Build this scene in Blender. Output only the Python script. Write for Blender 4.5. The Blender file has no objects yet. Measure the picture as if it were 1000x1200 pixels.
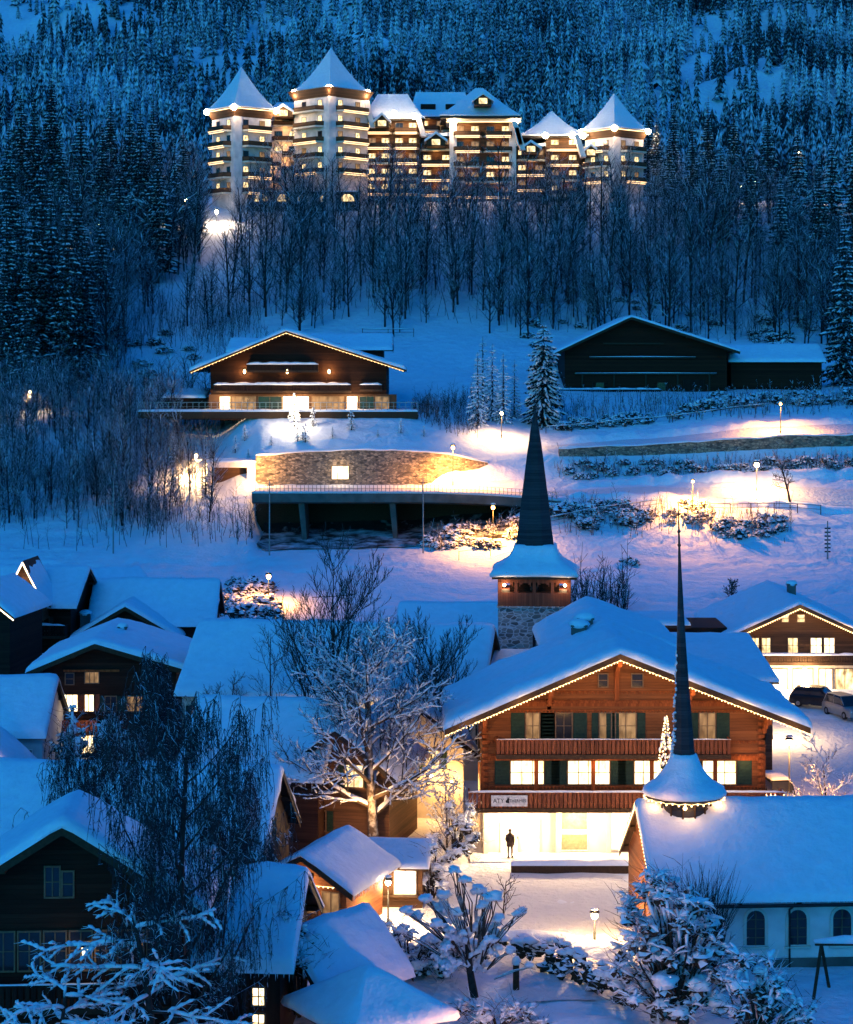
import bpy, math, random
import numpy as np
from mathutils import Vector, Matrix, noise as mn
from bisect import bisect_right
random.seed(7)
LP = .42; EP = .4
R = math.radians
PI = math.pi
sc = bpy.context.scene
C = sc.collection
F = 2400.0; HZ = 430.0; CZ = 30.0      # focal length in reference pixels, eye-level row, eye height

def at(px, py, Y):
    """point in the world seen at reference pixel (px,py) at distance Y"""
    return Vector(((px-500)*Y/F, Y, CZ-(py-HZ)*Y/F))

# ------------------------------------------------------------------ materials
def mat(name):
    m = bpy.data.materials.new(name); m.use_nodes = True
    nt = m.node_tree
    return m, nt, nt.nodes['Principled BSDF']
def N(nt, t, **kw):
    n = nt.nodes.new(t)
    for k, v in kw.items():
        if k in n.inputs: n.inputs[k].default_value = v
        else: setattr(n, k, v)
    return n
def ramp(nt, stops, fac=None):
    n = nt.nodes.new('ShaderNodeValToRGB'); e = n.color_ramp.elements
    e[0].position, e[0].color = stops[0][0], (*stops[0][1], 1)
    e[1].position, e[1].color = stops[-1][0], (*stops[-1][1], 1)
    for p, c in stops[1:-1]:
        x = e.new(p); x.color = (*c, 1)
    if fac is not None: nt.links.new(fac, n.inputs[0])
    return n
def coords(nt, scale=(1,1,1), kind='Object'):
    t = nt.nodes.new('ShaderNodeTexCoord'); mp = nt.nodes.new('ShaderNodeMapping')
    mp.inputs['Scale'].default_value = scale
    nt.links.new(t.outputs[kind], mp.inputs[0]); return mp.outputs[0]
def bump(nt, b, src, strength=.4, dist=.05):
    n = nt.nodes.new('ShaderNodeBump'); n.inputs['Strength'].default_value = strength
    n.inputs['Distance'].default_value = dist
    nt.links.new(src, n.inputs['Height']); nt.links.new(n.outputs[0], b.inputs['Normal']); return n
SNOW = (.80, .83, .88)
def m_snow(name='snow', scale=1.6, st=.6, dist=.2, col=SNOW):
    m, nt, b = mat(name); L = nt.links
    v = coords(nt, (1,1,1))
    n1 = N(nt, 'ShaderNodeTexNoise', Scale=scale, Detail=6.0, Roughness=.6); L.new(v, n1.inputs['Vector'])
    r = ramp(nt, [(.3, tuple(c*.9 for c in col)), (.7, col)], n1.outputs['Fac'])
    L.new(r.outputs[0], b.inputs['Base Color']); b.inputs['Roughness'].default_value = .75
    bump(nt, b, n1.outputs['Fac'], st, dist)
    return m
def m_plain(name, col, rough=.7, metal=0, nscale=6, var=.25, bs=.2):
    m, nt, b = mat(name); L = nt.links
    v = coords(nt)
    n1 = N(nt, 'ShaderNodeTexNoise', Scale=nscale, Detail=5.0); L.new(v, n1.inputs['Vector'])
    r = ramp(nt, [(.3, tuple(c*(1-var) for c in col)), (.7, tuple(min(1,c*(1+var)) for c in col))], n1.outputs['Fac'])
    L.new(r.outputs[0], b.inputs['Base Color']); b.inputs['Roughness'].default_value = rough
    b.inputs['Metallic'].default_value = metal; b.inputs['Specular IOR Level'].default_value = .5 if rough < .5 else .15
    if bs: bump(nt, b, n1.outputs['Fac'], bs, .02)
    return m
def m_wood(name, c1, c2, plank=.18, vertical=False, rough=.7):
    """boards: dark joints every plank metres, grain along the board"""
    m, nt, b = mat(name); L = nt.links
    tc = nt.nodes.new('ShaderNodeTexCoord'); sx = nt.nodes.new('ShaderNodeSeparateXYZ')
    L.new(tc.outputs['Object'], sx.inputs[0])
    if vertical:
        a = N(nt, 'ShaderNodeMath', operation='ADD'); L.new(sx.outputs[0], a.inputs[0]); L.new(sx.outputs[1], a.inputs[1]); src = a.outputs[0]
    else: src = sx.outputs[2]
    dv = N(nt, 'ShaderNodeMath', operation='DIVIDE'); L.new(src, dv.inputs[0]); dv.inputs[1].default_value = plank
    fr = N(nt, 'ShaderNodeMath', operation='FRACT'); L.new(dv.outputs[0], fr.inputs[0])
    fl = N(nt, 'ShaderNodeMath', operation='FLOOR'); L.new(dv.outputs[0], fl.inputs[0])
    wn = N(nt, 'ShaderNodeTexWhiteNoise', noise_dimensions='1D'); L.new(fl.outputs[0], wn.inputs['W'])
    mp = nt.nodes.new('ShaderNodeMapping'); mp.inputs['Scale'].default_value = (8,8,.6) if vertical else (.7,.7,14)
    L.new(tc.outputs['Object'], mp.inputs[0])
    n1 = N(nt, 'ShaderNodeTexNoise', Scale=1.0, Detail=7.0, Roughness=.65); L.new(mp.outputs[0], n1.inputs['Vector'])
    mx = N(nt, 'ShaderNodeMath', operation='ADD'); L.new(n1.outputs['Fac'], mx.inputs[0])
    ws = N(nt, 'ShaderNodeMath', operation='MULTIPLY'); L.new(wn.outputs['Value'], ws.inputs[0]); ws.inputs[1].default_value = .45
    L.new(ws.outputs[0], mx.inputs[1])
    r = ramp(nt, [(.35, c1), (1.0, c2)], mx.outputs[0])
    j = ramp(nt, [(0, (.25,.25,.25)), (.09, (1,1,1))], fr.outputs[0])
    mm = N(nt, 'ShaderNodeMix', data_type='RGBA', blend_type='MULTIPLY'); mm.inputs[0].default_value = 1
    L.new(r.outputs[0], mm.inputs[6]); L.new(j.outputs[0], mm.inputs[7])
    L.new(mm.outputs[2], b.inputs['Base Color']); b.inputs['Roughness'].default_value = rough; b.inputs['Specular IOR Level'].default_value = .12
    bump(nt, b, j.outputs[0], .5, .02)
    return m
def m_stone(name, sc_=2.2, c1=(.12,.12,.12), c2=(.45,.43,.40), mortar=(.62,.62,.62), flat=.55, warm=0):
    m, nt, b = mat(name); L = nt.links
    tc = nt.nodes.new('ShaderNodeTexCoord'); mp = nt.nodes.new('ShaderNodeMapping')
    mp.inputs['Scale'].default_value = (sc_*flat, sc_*flat, sc_)
    L.new(tc.outputs['Object'], mp.inputs[0])
    vo = N(nt, 'ShaderNodeTexVoronoi', feature='DISTANCE_TO_EDGE'); L.new(mp.outputs[0], vo.inputs['Vector']); vo.inputs['Scale'].default_value = 1
    vc = N(nt, 'ShaderNodeTexVoronoi'); L.new(mp.outputs[0], vc.inputs['Vector']); vc.inputs['Scale'].default_value = 1
    sp = nt.nodes.new('ShaderNodeSeparateColor'); L.new(vc.outputs['Color'], sp.inputs[0])
    r = ramp(nt, [(0, c1), (1, c2)], sp.outputs[0])
    e = ramp(nt, [(.03, (1,1,1)), (.10, (0,0,0))], vo.outputs['Distance'])
    mx = N(nt, 'ShaderNodeMix', data_type='RGBA'); L.new(e.outputs[0], mx.inputs[0]); L.new(r.outputs[0], mx.inputs[6]); mx.inputs[7].default_value = (*mortar, 1)
    L.new(mx.outputs[2], b.inputs['Base Color']); b.inputs['Roughness'].default_value = .9
    bump(nt, b, vo.outputs['Distance'], .7, .08)
    return m
def m_dusted(name, base, thr=.35, soft=.15, nscale=2.0, namp=.5, base2=None, kind='Object', rough=.8, snow=SNOW, big=0):
    """base colour with snow lying on whatever faces up, broken by noise"""
    m, nt, b = mat(name); L = nt.links
    g = nt.nodes.new('ShaderNodeNewGeometry'); s = nt.nodes.new('ShaderNodeSeparateXYZ'); L.new(g.outputs['Normal'], s.inputs[0])
    v = coords(nt, kind=kind)
    n1 = N(nt, 'ShaderNodeTexNoise', Scale=nscale, Detail=4.0, Roughness=.6); L.new(v, n1.inputs['Vector'])
    k = N(nt, 'ShaderNodeMath', operation='MULTIPLY_ADD'); L.new(n1.outputs['Fac'], k.inputs[0]); k.inputs[1].default_value = namp*2; k.inputs[2].default_value = -namp
    a = N(nt, 'ShaderNodeMath', operation='ADD'); L.new(s.outputs[2], a.inputs[0]); L.new(k.outputs[0], a.inputs[1])
    if big:
        nb_ = N(nt, 'ShaderNodeTexNoise', Scale=.022, Detail=3.0); L.new(coords(nt, kind=kind), nb_.inputs['Vector'])
        kb = N(nt, 'ShaderNodeMath', operation='MULTIPLY_ADD'); L.new(nb_.outputs['Fac'], kb.inputs[0]); kb.inputs[1].default_value = big*2; kb.inputs[2].default_value = -big
        a2 = N(nt, 'ShaderNodeMath', operation='ADD'); L.new(a.outputs[0], a2.inputs[0]); L.new(kb.outputs[0], a2.inputs[1]); a = a2
    mr = N(nt, 'ShaderNodeMapRange'); L.new(a.outputs[0], mr.inputs[0]); mr.inputs[1].default_value = thr-soft; mr.inputs[2].default_value = thr+soft
    n2 = N(nt, 'ShaderNodeTexNoise', Scale=nscale*3, Detail=3.0); L.new(v, n2.inputs['Vector'])
    b2 = base2 or tuple(c*1.8 for c in base)
    r = ramp(nt, [(.35, base), (.7, b2)], n2.outputs['Fac'])
    mx = N(nt, 'ShaderNodeMix', data_type='RGBA'); L.new(mr.outputs[0], mx.inputs[0]); L.new(r.outputs[0], mx.inputs[6]); mx.inputs[7].default_value = (*snow, 1)
    L.new(mx.outputs[2], b.inputs['Base Color']); b.inputs['Roughness'].default_value = rough
    b.inputs['Specular IOR Level'].default_value = .2
    return m
def m_emit(name, col, st, var=0, nscale=2.5, dark=None, base=None):
    m, nt, b = mat(name); L = nt.links
    b.inputs['Base Color'].default_value = (*(base or tuple(c*.12 for c in col)), 1); b.inputs['Roughness'].default_value = .3
    b.inputs['Emission Strength'].default_value = st*EP
    if var:
        v = coords(nt, (nscale, nscale, nscale*.45))
        n1 = N(nt, 'ShaderNodeTexNoise', Scale=1.0, Detail=3.0); L.new(v, n1.inputs['Vector'])
        d = dark or tuple(c*(1-var)*f for c, f in zip(col, (1, .85, .6)))
        r = ramp(nt, [(.36, d), (.6, col)], n1.outputs['Fac']); L.new(r.outputs[0], b.inputs['Emission Color'])
    else: b.inputs['Emission Color'].default_value = (*col, 1)
    return m

M = {}
M['snow'] = m_snow()
M['ground'] = m_snow('ground_snow', .6, .8, .6)
M['trodden'] = m_snow('trodden_snow', 2.2, 1.0, .3, (.74,.74,.76))
M['orange_wood'] = m_wood('larch_boards', (.11,.036,.013), (.25,.088,.031), .2)
M['carved_wood'] = m_wood('carved_larch', (.14,.035,.010), (.30,.08,.022), .16, True)
M['rail_wood'] = m_wood('railing_larch', (.13,.038,.017), (.25,.078,.036), .16, True)
M['dark_wood'] = m_wood('weathered_boards', (.012,.005,.003), (.040,.017,.010), .2)
M['dark_vwood'] = m_wood('weathered_upright_boards', (.012,.005,.004), (.038,.017,.010), .16, True)
M['brown_wood'] = m_wood('brown_boards', (.05,.028,.016), (.12,.06,.032), .2)
M['red_wood'] = m_wood('red_brown_boards', (.10,.03,.018), (.20,.065,.035), .2, True)
M['beam'] = m_plain('beam_wood', (.055,.03,.016), .7)
M['roof'] = m_plain('dark_roofing', (.03,.025,.022), .8)
M['plaster'] = m_plain('cream_plaster', (.62,.56,.46), .85, 0, 1.5, .08)
M['white_plaster'] = m_plain('white_plaster', (.76,.66,.62), .85, 0, .7, .2)
M['grey_plaster'] = m_plain('grey_plaster', (.42,.44,.46), .85, 0, 1.2, .12)
M['concrete'] = m_plain('concrete', (.11,.10,.09), .9, 0, .8, .3)
M['stone'] = m_stone('tower_rubble', 3.6, (.07,.07,.07), (.30,.29,.28), (.42,.42,.43))
M['wall_stone'] = m_stone('retaining_rubble', 4.4, (.05,.04,.03), (.40,.30,.20), (.10,.09,.08), .5)
M['shingle'] = m_wood('larch_shingle', (.022,.02,.022), (.06,.055,.06), .22)
M['shutter'] = m_plain('green_shutter', (.014,.035,.026), .6)
M['frame'] = m_plain('window_frame', (.16,.10,.06), .6)
M['white_frame'] = m_plain('white_frame', (.6,.58,.55), .6)
M['iron'] = m_plain('dark_iron', (.03,.03,.032), .5, .6)
M['metal'] = m_plain('galvanised', (.25,.26,.27), .45, .8)
M['bark'] = m_dusted('bark_dusted', (.018,.014,.012), .62, .12, 1.2, .25, (.05,.04,.035))
M['twig'] = m_dusted('twig_dusted', (.022,.018,.016), .66, .15, .9, .35, (.05,.04,.036))
M['snowy_twig'] = m_dusted('snowy_twig', (.03,.022,.018), .25, .2, 1.6, .4, (.07,.05,.04))
M['birch_twig'] = m_dusted('birch_twig', (.02,.018,.022), .62, .2, 1.1, .5, (.05,.045,.05))
M['ice'] = m_plain('ice', (.62,.70,.78), .15, 0, 3, .1, 0)
M['needle'] = m_dusted('needle_dusted', (.006,.011,.009), 1.0, .14, 1.6, .62, (.014,.024,.018))
M['needle_snowy'] = m_dusted('needle_snowy', (.008,.012,.010), .75, .2, 1.7, .5, (.02,.03,.022))
M['far_needle'] = m_dusted('far_needle', (.006,.016,.020), (.64), .28, .9, 1.0, (.015,.028,.032), big=1.0)
M['far_twig'] = m_dusted('far_twig', (.010,.010,.013), .42, .3, .5, .7)
M['bush'] = m_dusted('bush_dusted', (.018,.014,.011), .40, .2, 2.6, .55, (.06,.04,.025))
M['hedge'] = m_dusted('hedge_dusted', (.012,.016,.010), .45, .2, 3.0, .5, (.03,.03,.018))
M['rock'] = m_dusted('rock_dusted', (.02,.022,.026), .30, .2, .16, .45, (.06,.062,.07))
M['glass'] = m_plain('dark_glass', (.02,.022,.028), .08, 0, 1, .2, 0)
M['black'] = m_plain('black_rubber', (.01,.01,.01), .6)
M['lit'] = m_emit('lit_window', (1,.70,.33), 2.0, .85, 2.2)
M['lit_dim'] = m_emit('dim_window', (1,.55,.22), .32, .8, 2.0)
M['lit_white'] = m_emit('bright_window', (1,.86,.52), 2.8, .75, 2.6, (.9,.5,.18))
M['shop'] = m_emit('shop_window', (1,.84,.55), 4.6, .75, 2.4, (1,.55,.22))
M['barn'] = m_wood('barn_boards', (.024,.006,.003), (.070,.018,.007), .3)
M['panel'] = m_plain('painted_panel', (.16,.17,.10), .6)
M['kiosk'] = m_emit('kiosk_window', (1,.80,.62), 5.5, .3)
M['bulb'] = m_emit('warm_bulb', (1,.66,.30), 14)
M['string'] = m_emit('string_bulb', (1,.60,.24), 4.5)
M['hotel_glow'] = m_emit('balcony_strip', (1,.58,.26), 3.0)
M['hotel_bulb'] = m_emit('eave_flood', (1,.80,.5), 60)
M['orange_bulb'] = m_emit('sodium_bulb', (1,.42,.08), 40)
M['rake_light'] = m_emit('rake_light', (1,.72,.42), 5)

# ------------------------------------------------------------------ mesh builder
class MB:
    def __init__(s): s.v = []; s.f = []; s.m = []
    def add(s, vs, fs, mi=0):
        o = len(s.v); s.v.extend(vs)
        for f in fs: s.f.append([i+o for i in f]); s.m.append(mi)
    def box(s, x0, x1, y0, y1, z0, z1, mi=0):
        s.add([(x0,y0,z0),(x1,y0,z0),(x1,y1,z0),(x0,y1,z0),(x0,y0,z1),(x1,y0,z1),(x1,y1,z1),(x0,y1,z1)],
              [(0,3,2,1),(4,5,6,7),(0,1,5,4),(1,2,6,5),(2,3,7,6),(3,0,4,7)], mi)
    def hexa(s, p, mi=0):      # 4 bottom, 4 top
        s.add(p, [(0,3,2,1),(4,5,6,7),(0,1,5,4),(1,2,6,5),(2,3,7,6),(3,0,4,7)], mi)
    def tube(s, p0, p1, r0, r1=None, n=6, mi=0, cap=True):
        r1 = r0 if r1 is None else r1
        a = Vector(p0); b = Vector(p1); d = b-a
        if d.length < 1e-6: return
        d.normalize(); u = d.orthogonal().normalized(); w = d.cross(u)
        vs = []
        for k in range(n):
            t = 2*PI*k/n; q = u*math.cos(t)+w*math.sin(t); vs.append(tuple(a+q*r0))
        for k in range(n):
            t = 2*PI*k/n; q = u*math.cos(t)+w*math.sin(t); vs.append(tuple(b+q*r1))
        fs = [(k, (k+1)%n, n+(k+1)%n, n+k) for k in range(n)]
        if cap: fs += [tuple(reversed(range(n))), tuple(range(n, 2*n))]
        s.add(vs, fs, mi)
    def path(s, pts, radii, n=5, mi=0):
        vs = []; pr = None; L = len(pts); P = [Vector(p) for p in pts]
        for i in range(L):
            d = (P[min(i+1,L-1)]-P[max(i-1,0)]);
            if d.length < 1e-9: d = Vector((0,0,1))
            d.normalize()
            u = d.orthogonal().normalized() if pr is None else (pr-d*pr.dot(d))
            if u.length < 1e-6: u = d.orthogonal()
            u.normalize(); pr = u; w = d.cross(u)
            for k in range(n):
                t = 2*PI*k/n; vs.append(tuple(P[i]+(u*math.cos(t)+w*math.sin(t))*radii[i]))
        fs = [(i*n+k, i*n+(k+1)%n, (i+1)*n+(k+1)%n, (i+1)*n+k) for i in range(L-1) for k in range(n)]
        fs += [tuple(reversed(range(n))), tuple(range((L-1)*n, L*n))]
        s.add(vs, fs, mi)
    def rings(s, rings, close=True, cap=True, mi=0):
        n = len(rings[0]); vs = [tuple(p) for r in rings for p in r]; fs = []
        for i in range(len(rings)-1):
            for k in range(n if close else n-1):
                fs.append((i*n+k, i*n+(k+1)%n, (i+1)*n+(k+1)%n, (i+1)*n+k))
        if cap: fs += [tuple(reversed(range(n))), tuple(range((len(rings)-1)*n, len(rings)*n))]
        s.add(vs, fs, mi)
    def blob(s, c, r, seed=0, rough=.35, flat=1.0, n=8, m=5, mi=0, fr=1.2):
        c = Vector(c); vs = []; r = Vector(r) if hasattr(r, '__len__') else Vector((r,r,r*flat))
        for i in range(m+1):
            th = PI*i/m
            for k in range(n):
                ph = 2*PI*k/n
                d = Vector((math.sin(th)*math.cos(ph), math.sin(th)*math.sin(ph), math.cos(th)))
                q = 1+rough*mn.noise(d*fr+Vector((seed*3.7, seed*1.3, seed*.7)))*1.6
                vs.append((c.x+d.x*r.x*q, c.y+d.y*r.y*q, c.z+d.z*r.z*q))
        s.add(vs, [(i*n+k, (i+1)*n+k, (i+1)*n+(k+1)%n, i*n+(k+1)%n) for i in range(m) for k in range(n)], mi)
    def mesh(s, name, mats, smooth=False):
        me = bpy.data.meshes.new(name); me.from_pydata([tuple(v) for v in s.v], [], s.f)
        for mm in (mats if isinstance(mats, (list, tuple)) else [mats]): me.materials.append(mm)
        if any(s.m): me.polygons.foreach_set('material_index', s.m)
        if smooth: me.polygons.foreach_set('use_smooth', [True]*len(s.f))
        me.update(); return me
    def build(s, name, mats, parent=None, smooth=False, loc=None, rz=0):
        return link(name, s.mesh(name, mats, smooth), parent, loc, rz)
def link(name, me, parent=None, loc=None, rz=0):
    o = bpy.data.objects.new(name, me); C.objects.link(o)
    if parent is not None: o.parent = parent
    if loc is not None: o.location = loc
    if rz: o.rotation_euler = (0,0,rz)
    return o
def tag(o, label, cat, group=None, kind=None):
    o['label'] = label
    if cat: o['category'] = cat
    if group: o['group'] = group
    if kind: o['kind'] = kind
    return o
def thing(name, label, cat, loc=(0,0,0), rz=0, group=None):
    o = bpy.data.objects.new(name, None); C.objects.link(o)
    o.location = loc; o.rotation_euler = (0,0,rz); o.empty_display_size = .5
    return tag(o, label, cat, group)
def setting(name, mb, m, smooth=False, kind='structure'):
    o = mb.build(name, m, None, smooth); o['kind'] = kind; return o
KIDS = {}
def dup(root, loc, rz=0, s=1, label=None, group=None):
    r = root.copy(); C.objects.link(r); r.location = loc; r.rotation_euler = (0,0,rz); r.scale = (s,s,s) if not hasattr(s,'__len__') else s
    if label: r['label'] = label
    if group: r['group'] = group
    if root.name not in KIDS: KIDS[root.name] = [(c, list(c.children)) for c in root.children]
    for ch, gs in KIDS[root.name]:
        c = ch.copy(); C.objects.link(c); c.parent = r
        for g in gs:
            d = g.copy(); C.objects.link(d); d.parent = c
    return r
def lamp(name, loc, power, col, parent=None, r=.15, kind='POINT'):
    l = bpy.data.lights.new(name, kind); l.energy = power*LP; l.color = col; l.shadow_soft_size = r
    o = bpy.data.objects.new(name, l); C.objects.link(o); o.location = loc
    if parent is not None: o.parent = parent
    return o
WARM = (1,.66,.34); SOD = (1,.42,.10); WHT = (1,.78,.5); AMB = (1,.50,.16)
# ------------------------------------------------------------------ terrain
base = [(-80,0),(140,0),(158,.6),(175,2.2),(195,5.2),(212,7.8)]
farp = [(400,62),(432,66),(520,72),(600,80),(1100,255),(1300,360),(1700,520)]
PR = [
 (-900, [(222,8.6),(232,11),(285,24),(300,28),(330,37)]),
 (250,  [(222,8.6),(232,11),(245,15),(262,21),(285,25),(300,29),(330,37.5)]),
 (296,  [(222,8.6),(232,11),(240,13.5),(248,17.5),(257,23.0),(259,23.6),(287,24.2),(302,29.5),(330,38)]),
 (303,  [(222,9.0),(236,10.0),(242,10.6),(243,15.6),(246.9,15.9),(247.4,19.4),(257,23.4),(259,23.8),(287,24.2),(302,29.5),(330,38.5)]),
 (470,  [(222,9.2),(236,10.4),(242,11),(243,15.5),(246.9,15.8),(247.4,19.6),(257,23.4),(259,23.8),(287,24.4),(302,29.5),(330,38.5)]),
 (565,  [(222,9.0),(230,11.2),(242,12),(243,15.5),(246.9,16.2),(249,18.6),(257,21.2),(262,22.5),(280,25),(302,29.5),(330,38)]),
 (640,  [(222,9.0),(232,13.3),(234.5,15.0),(243,15.5),(247,16.6),(251,19.3),(257,20.3),(264,22.0),(280,25),(302,29),(330,37.5)]),
 (760,  [(222,9.4),(232,13.2),(236,14.9),(244,16.0),(248,17.2),(251.5,19.6),(260,21.4),(266,23.4),(280,25.6),(305,28),(330,36)]),
 (900,  [(222,9.2),(230,12),(236,13.9),(245,16.6),(250,18.6),(253,21.0),(261,22.8),(267,24.6),(280,25.8),(308,27.8),(330,34.5)]),
 (1000, [(222,9.0),(230,11.4),(236,13.2),(245,16.8),(250,18.9),(253,21.3),(261,23.2),(267,25.0),(280,26.0),(308,27.8),(330,34)]),
 (1900, [(222,9.0),(236,13.2),(250,18.5),(280,26.0),(330,34)]),
]
PX = [p[0] for p in PR]
PP = []
for p in PR:
    q = base + p[1] + farp; PP.append(([a for a,_ in q], [b for _,b in q]))
def prof(i, y):
    ys, zs = PP[i]
    if y <= ys[0]: return zs[0]
    if y >= ys[-1]: return zs[-1]
    k = bisect_right(ys, y)-1; t = (y-ys[k])/(ys[k+1]-ys[k]); return zs[k]+(zs[k+1]-zs[k])*t
TRK = [(640,215,1010,221), (690,224.5,860,227.5), (-20,213,330,219.5), (330,216,560,220), (-20,220.5,300,222.5), (560,206,760,213), (690,243.9,1010,244.6), (700,204,1010,208)]
def Hs(x, y):
    if y < 140: return 0.0
    px = 500+x/y*F
    if px <= PX[0]: return prof(0, y)
    if px >= PX[-1]: return prof(len(PX)-1, y)
    k = bisect_right(PX, px)-1; t = (px-PX[k])/(PX[k+1]-PX[k])
    if k != 2: t = t*t*(3-2*t)
    a = prof(k, y); return a+(prof(k+1, y)-a)*t
def sm(a, b, t): t = max(0, min(1, (t-a)/(b-a))); return t*t*(3-2*t)
def H(x, y):
    z = Hs(x, y)
    amp = .10+.45*sm(262, 330, y)+4*sm(430, 700, y)
    z += mn.noise(Vector((x*.12, y*.12, 3)))*amp*.8 + mn.noise(Vector((x*.5, y*.5, 9)))*.07
    if 150 < y < 262:
        px = 500+x/y*F; z += mn.noise(Vector((x*.9, y*.7, 19)))*.10
        for (pa, ya, pb, yb) in TRK:
            if pa < px < pb:
                t_ = (px-pa)/(pb-pa); yc = ya+(yb-ya)*t_+1.3*math.sin(px*.045)+.5*math.sin(px*.13); d_ = abs(y-yc)
                if d_ < 1.6: z -= .32*(1-d_/1.6)**2*(.65+.5*math.sin(x*4.0)); z += .10*math.exp(-((d_-1.7)/.5)**2)
    if 96 < y < 140 and -2 < x < 20: z += mn.noise(Vector((x*1.4, y*1.1, 33)))*.07-.10*max(0, 1-abs(x-6.5-1.2*math.sin(y*.25))/.5)-.10*max(0, 1-abs(x-8.6-1.2*math.sin(y*.25))/.5)
    if y > 430: z += mn.noise(Vector((x*.02, y*.02, 5)))*14*sm(430, 700, y)
    return z
def G(px, Y): x = (px-500)*Y/F; return Vector((x, Y, H(x, Y)))
rows = [-120, -40, 20, 60, 80]
y = 84
while y < 240: rows.append(y); y += .9
rows = [r for r in rows if r < 215]
y = 215
while y < 262: rows.append(round(y, 2)); y += .5
rows += [246.9, 247.4, 242.0, 243.0]
rows = sorted(set(rows))
y = 262
while y < 345: rows.append(y); y += 1.3
while y < 440: rows.append(y); y += 3
while y < 1000: rows.append(y); y += 7
rows += [1030, 1080, 1150, 1250, 1400, 1700]
NC = 360
g = MB(); vs = []
for yy in rows:
    hw = 50+.26*max(yy, 0) if yy < 1001 else 50+.26*yy
    for k in range(NC+1):
        t = 2*k/NC-1; x = t*hw
        if abs(t) > .93: x *= 1+ (abs(t)-.93)/.07*2.0
        vs.append((x, yy, H(x, yy)))
fs = []
for i in range(len(rows)-1):
    for k in range(NC):
        a = i*(NC+1)+k; fs.append((a, a+1, a+NC+2, a+NC+1))
g.add(vs, fs)
setting('ground', g, M['ground'], True)

def strip(name, pts, w, m, lift=.03, kind='structure', n=8, snowedge=True):
    """a road or path sheet following the terrain; pts = [(x,y)]"""
    mb = MB(); L = len(pts); vs = []
    dense = []
    for i in range(L-1):
        a, b = Vector(pts[i]), Vector(pts[i+1]); k = max(2, int((b-a).length/1.0))
        dense += [a.lerp(b, t/k) for t in range(k)]
    dense.append(Vector(pts[-1]))
    for i, p in enumerate(dense):
        d = (dense[min(i+1, len(dense)-1)]-dense[max(i-1, 0)]).normalized(); nrm = Vector((-d.y, d.x))
        ww = w*(1+.22*mn.noise(Vector((p.x*.25, p.y*.25, 4))))
        for k in range(n+1):
            q = p+nrm*ww*(k/n-.5); vs.append((q.x, q.y, H(q.x, q.y)+lift+(.0 if 0<k<n else -.08)))
    mb.add(vs, [(i*(n+1)+k, i*(n+1)+k+1, (i+1)*(n+1)+k+1, (i+1)*(n+1)+k) for i in range(len(dense)-1) for k in range(n)])
    return setting(name, mb, m, True, kind)
def xy(px, Y): return ((px-500)*Y/F, Y)
strip('square', [xy(700,97), xy(650,108), xy(640,124)], 9, M['trodden'], .06)
strip('lane', [xy(395,92), xy(470,104), xy(490,121)], 5.5, M['trodden'], .09)
strip('road', [xy(650,238.6), xy(720,240), xy(800,240), xy(900,240.5), xy(1080,239)], 4.2, M['trodden'], .12)
strip('upper_road', [xy(640,254), xy(760,255.5), xy(900,257), xy(1100,257)], 4.4, M['trodden'], .12)
strip('yard', [xy(870,135), xy(930,150), xy(960,166)], 9, M['trodden'], .12)

# rock band above the hotel
def cliff(name, p, L, Hh, rz, seed):
    mb = MB(); rings = []; nx, nz = 46, 16
    for i in range(nz+1):
        r = []
        for k in range(nx+1):
            u = k/nx*2-1; v = i/nz
            x = u*L/2; zz = v*Hh*(1-.75*abs(u)**1.8)
            st = math.floor(v*6+mn.noise(Vector((u*5,v*2,seed)))*1.4)/6
            y = zz*.35+ st*Hh*.45 + mn.noise(Vector((x*.12, zz*.16, seed)))*4+mn.noise(Vector((x*.4, zz*.4, seed+4)))*1.6 + (abs(u)**3)*8
            r.append((x+mn.noise(Vector((x*.1, zz*.3, seed+8)))*3, y, zz-3))
        rings.append(r)
    mb.rings(rings, False, False)
    o = mb.build(name, M['rock'], None, False, p, rz); o['kind'] = 'structure'; return o
for q, (px, Y, L_, Hh, a, s) in enumerate([(255,700,36,10,-.7,1),(325,745,46,15,-.6,2),(395,800,56,18,-.5,3),(330,830,42,13,-.4,5)]):
    p = G(px, Y); cliff('cliff', (p.x, p.y, p.z), L_, Hh, a, s)
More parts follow.
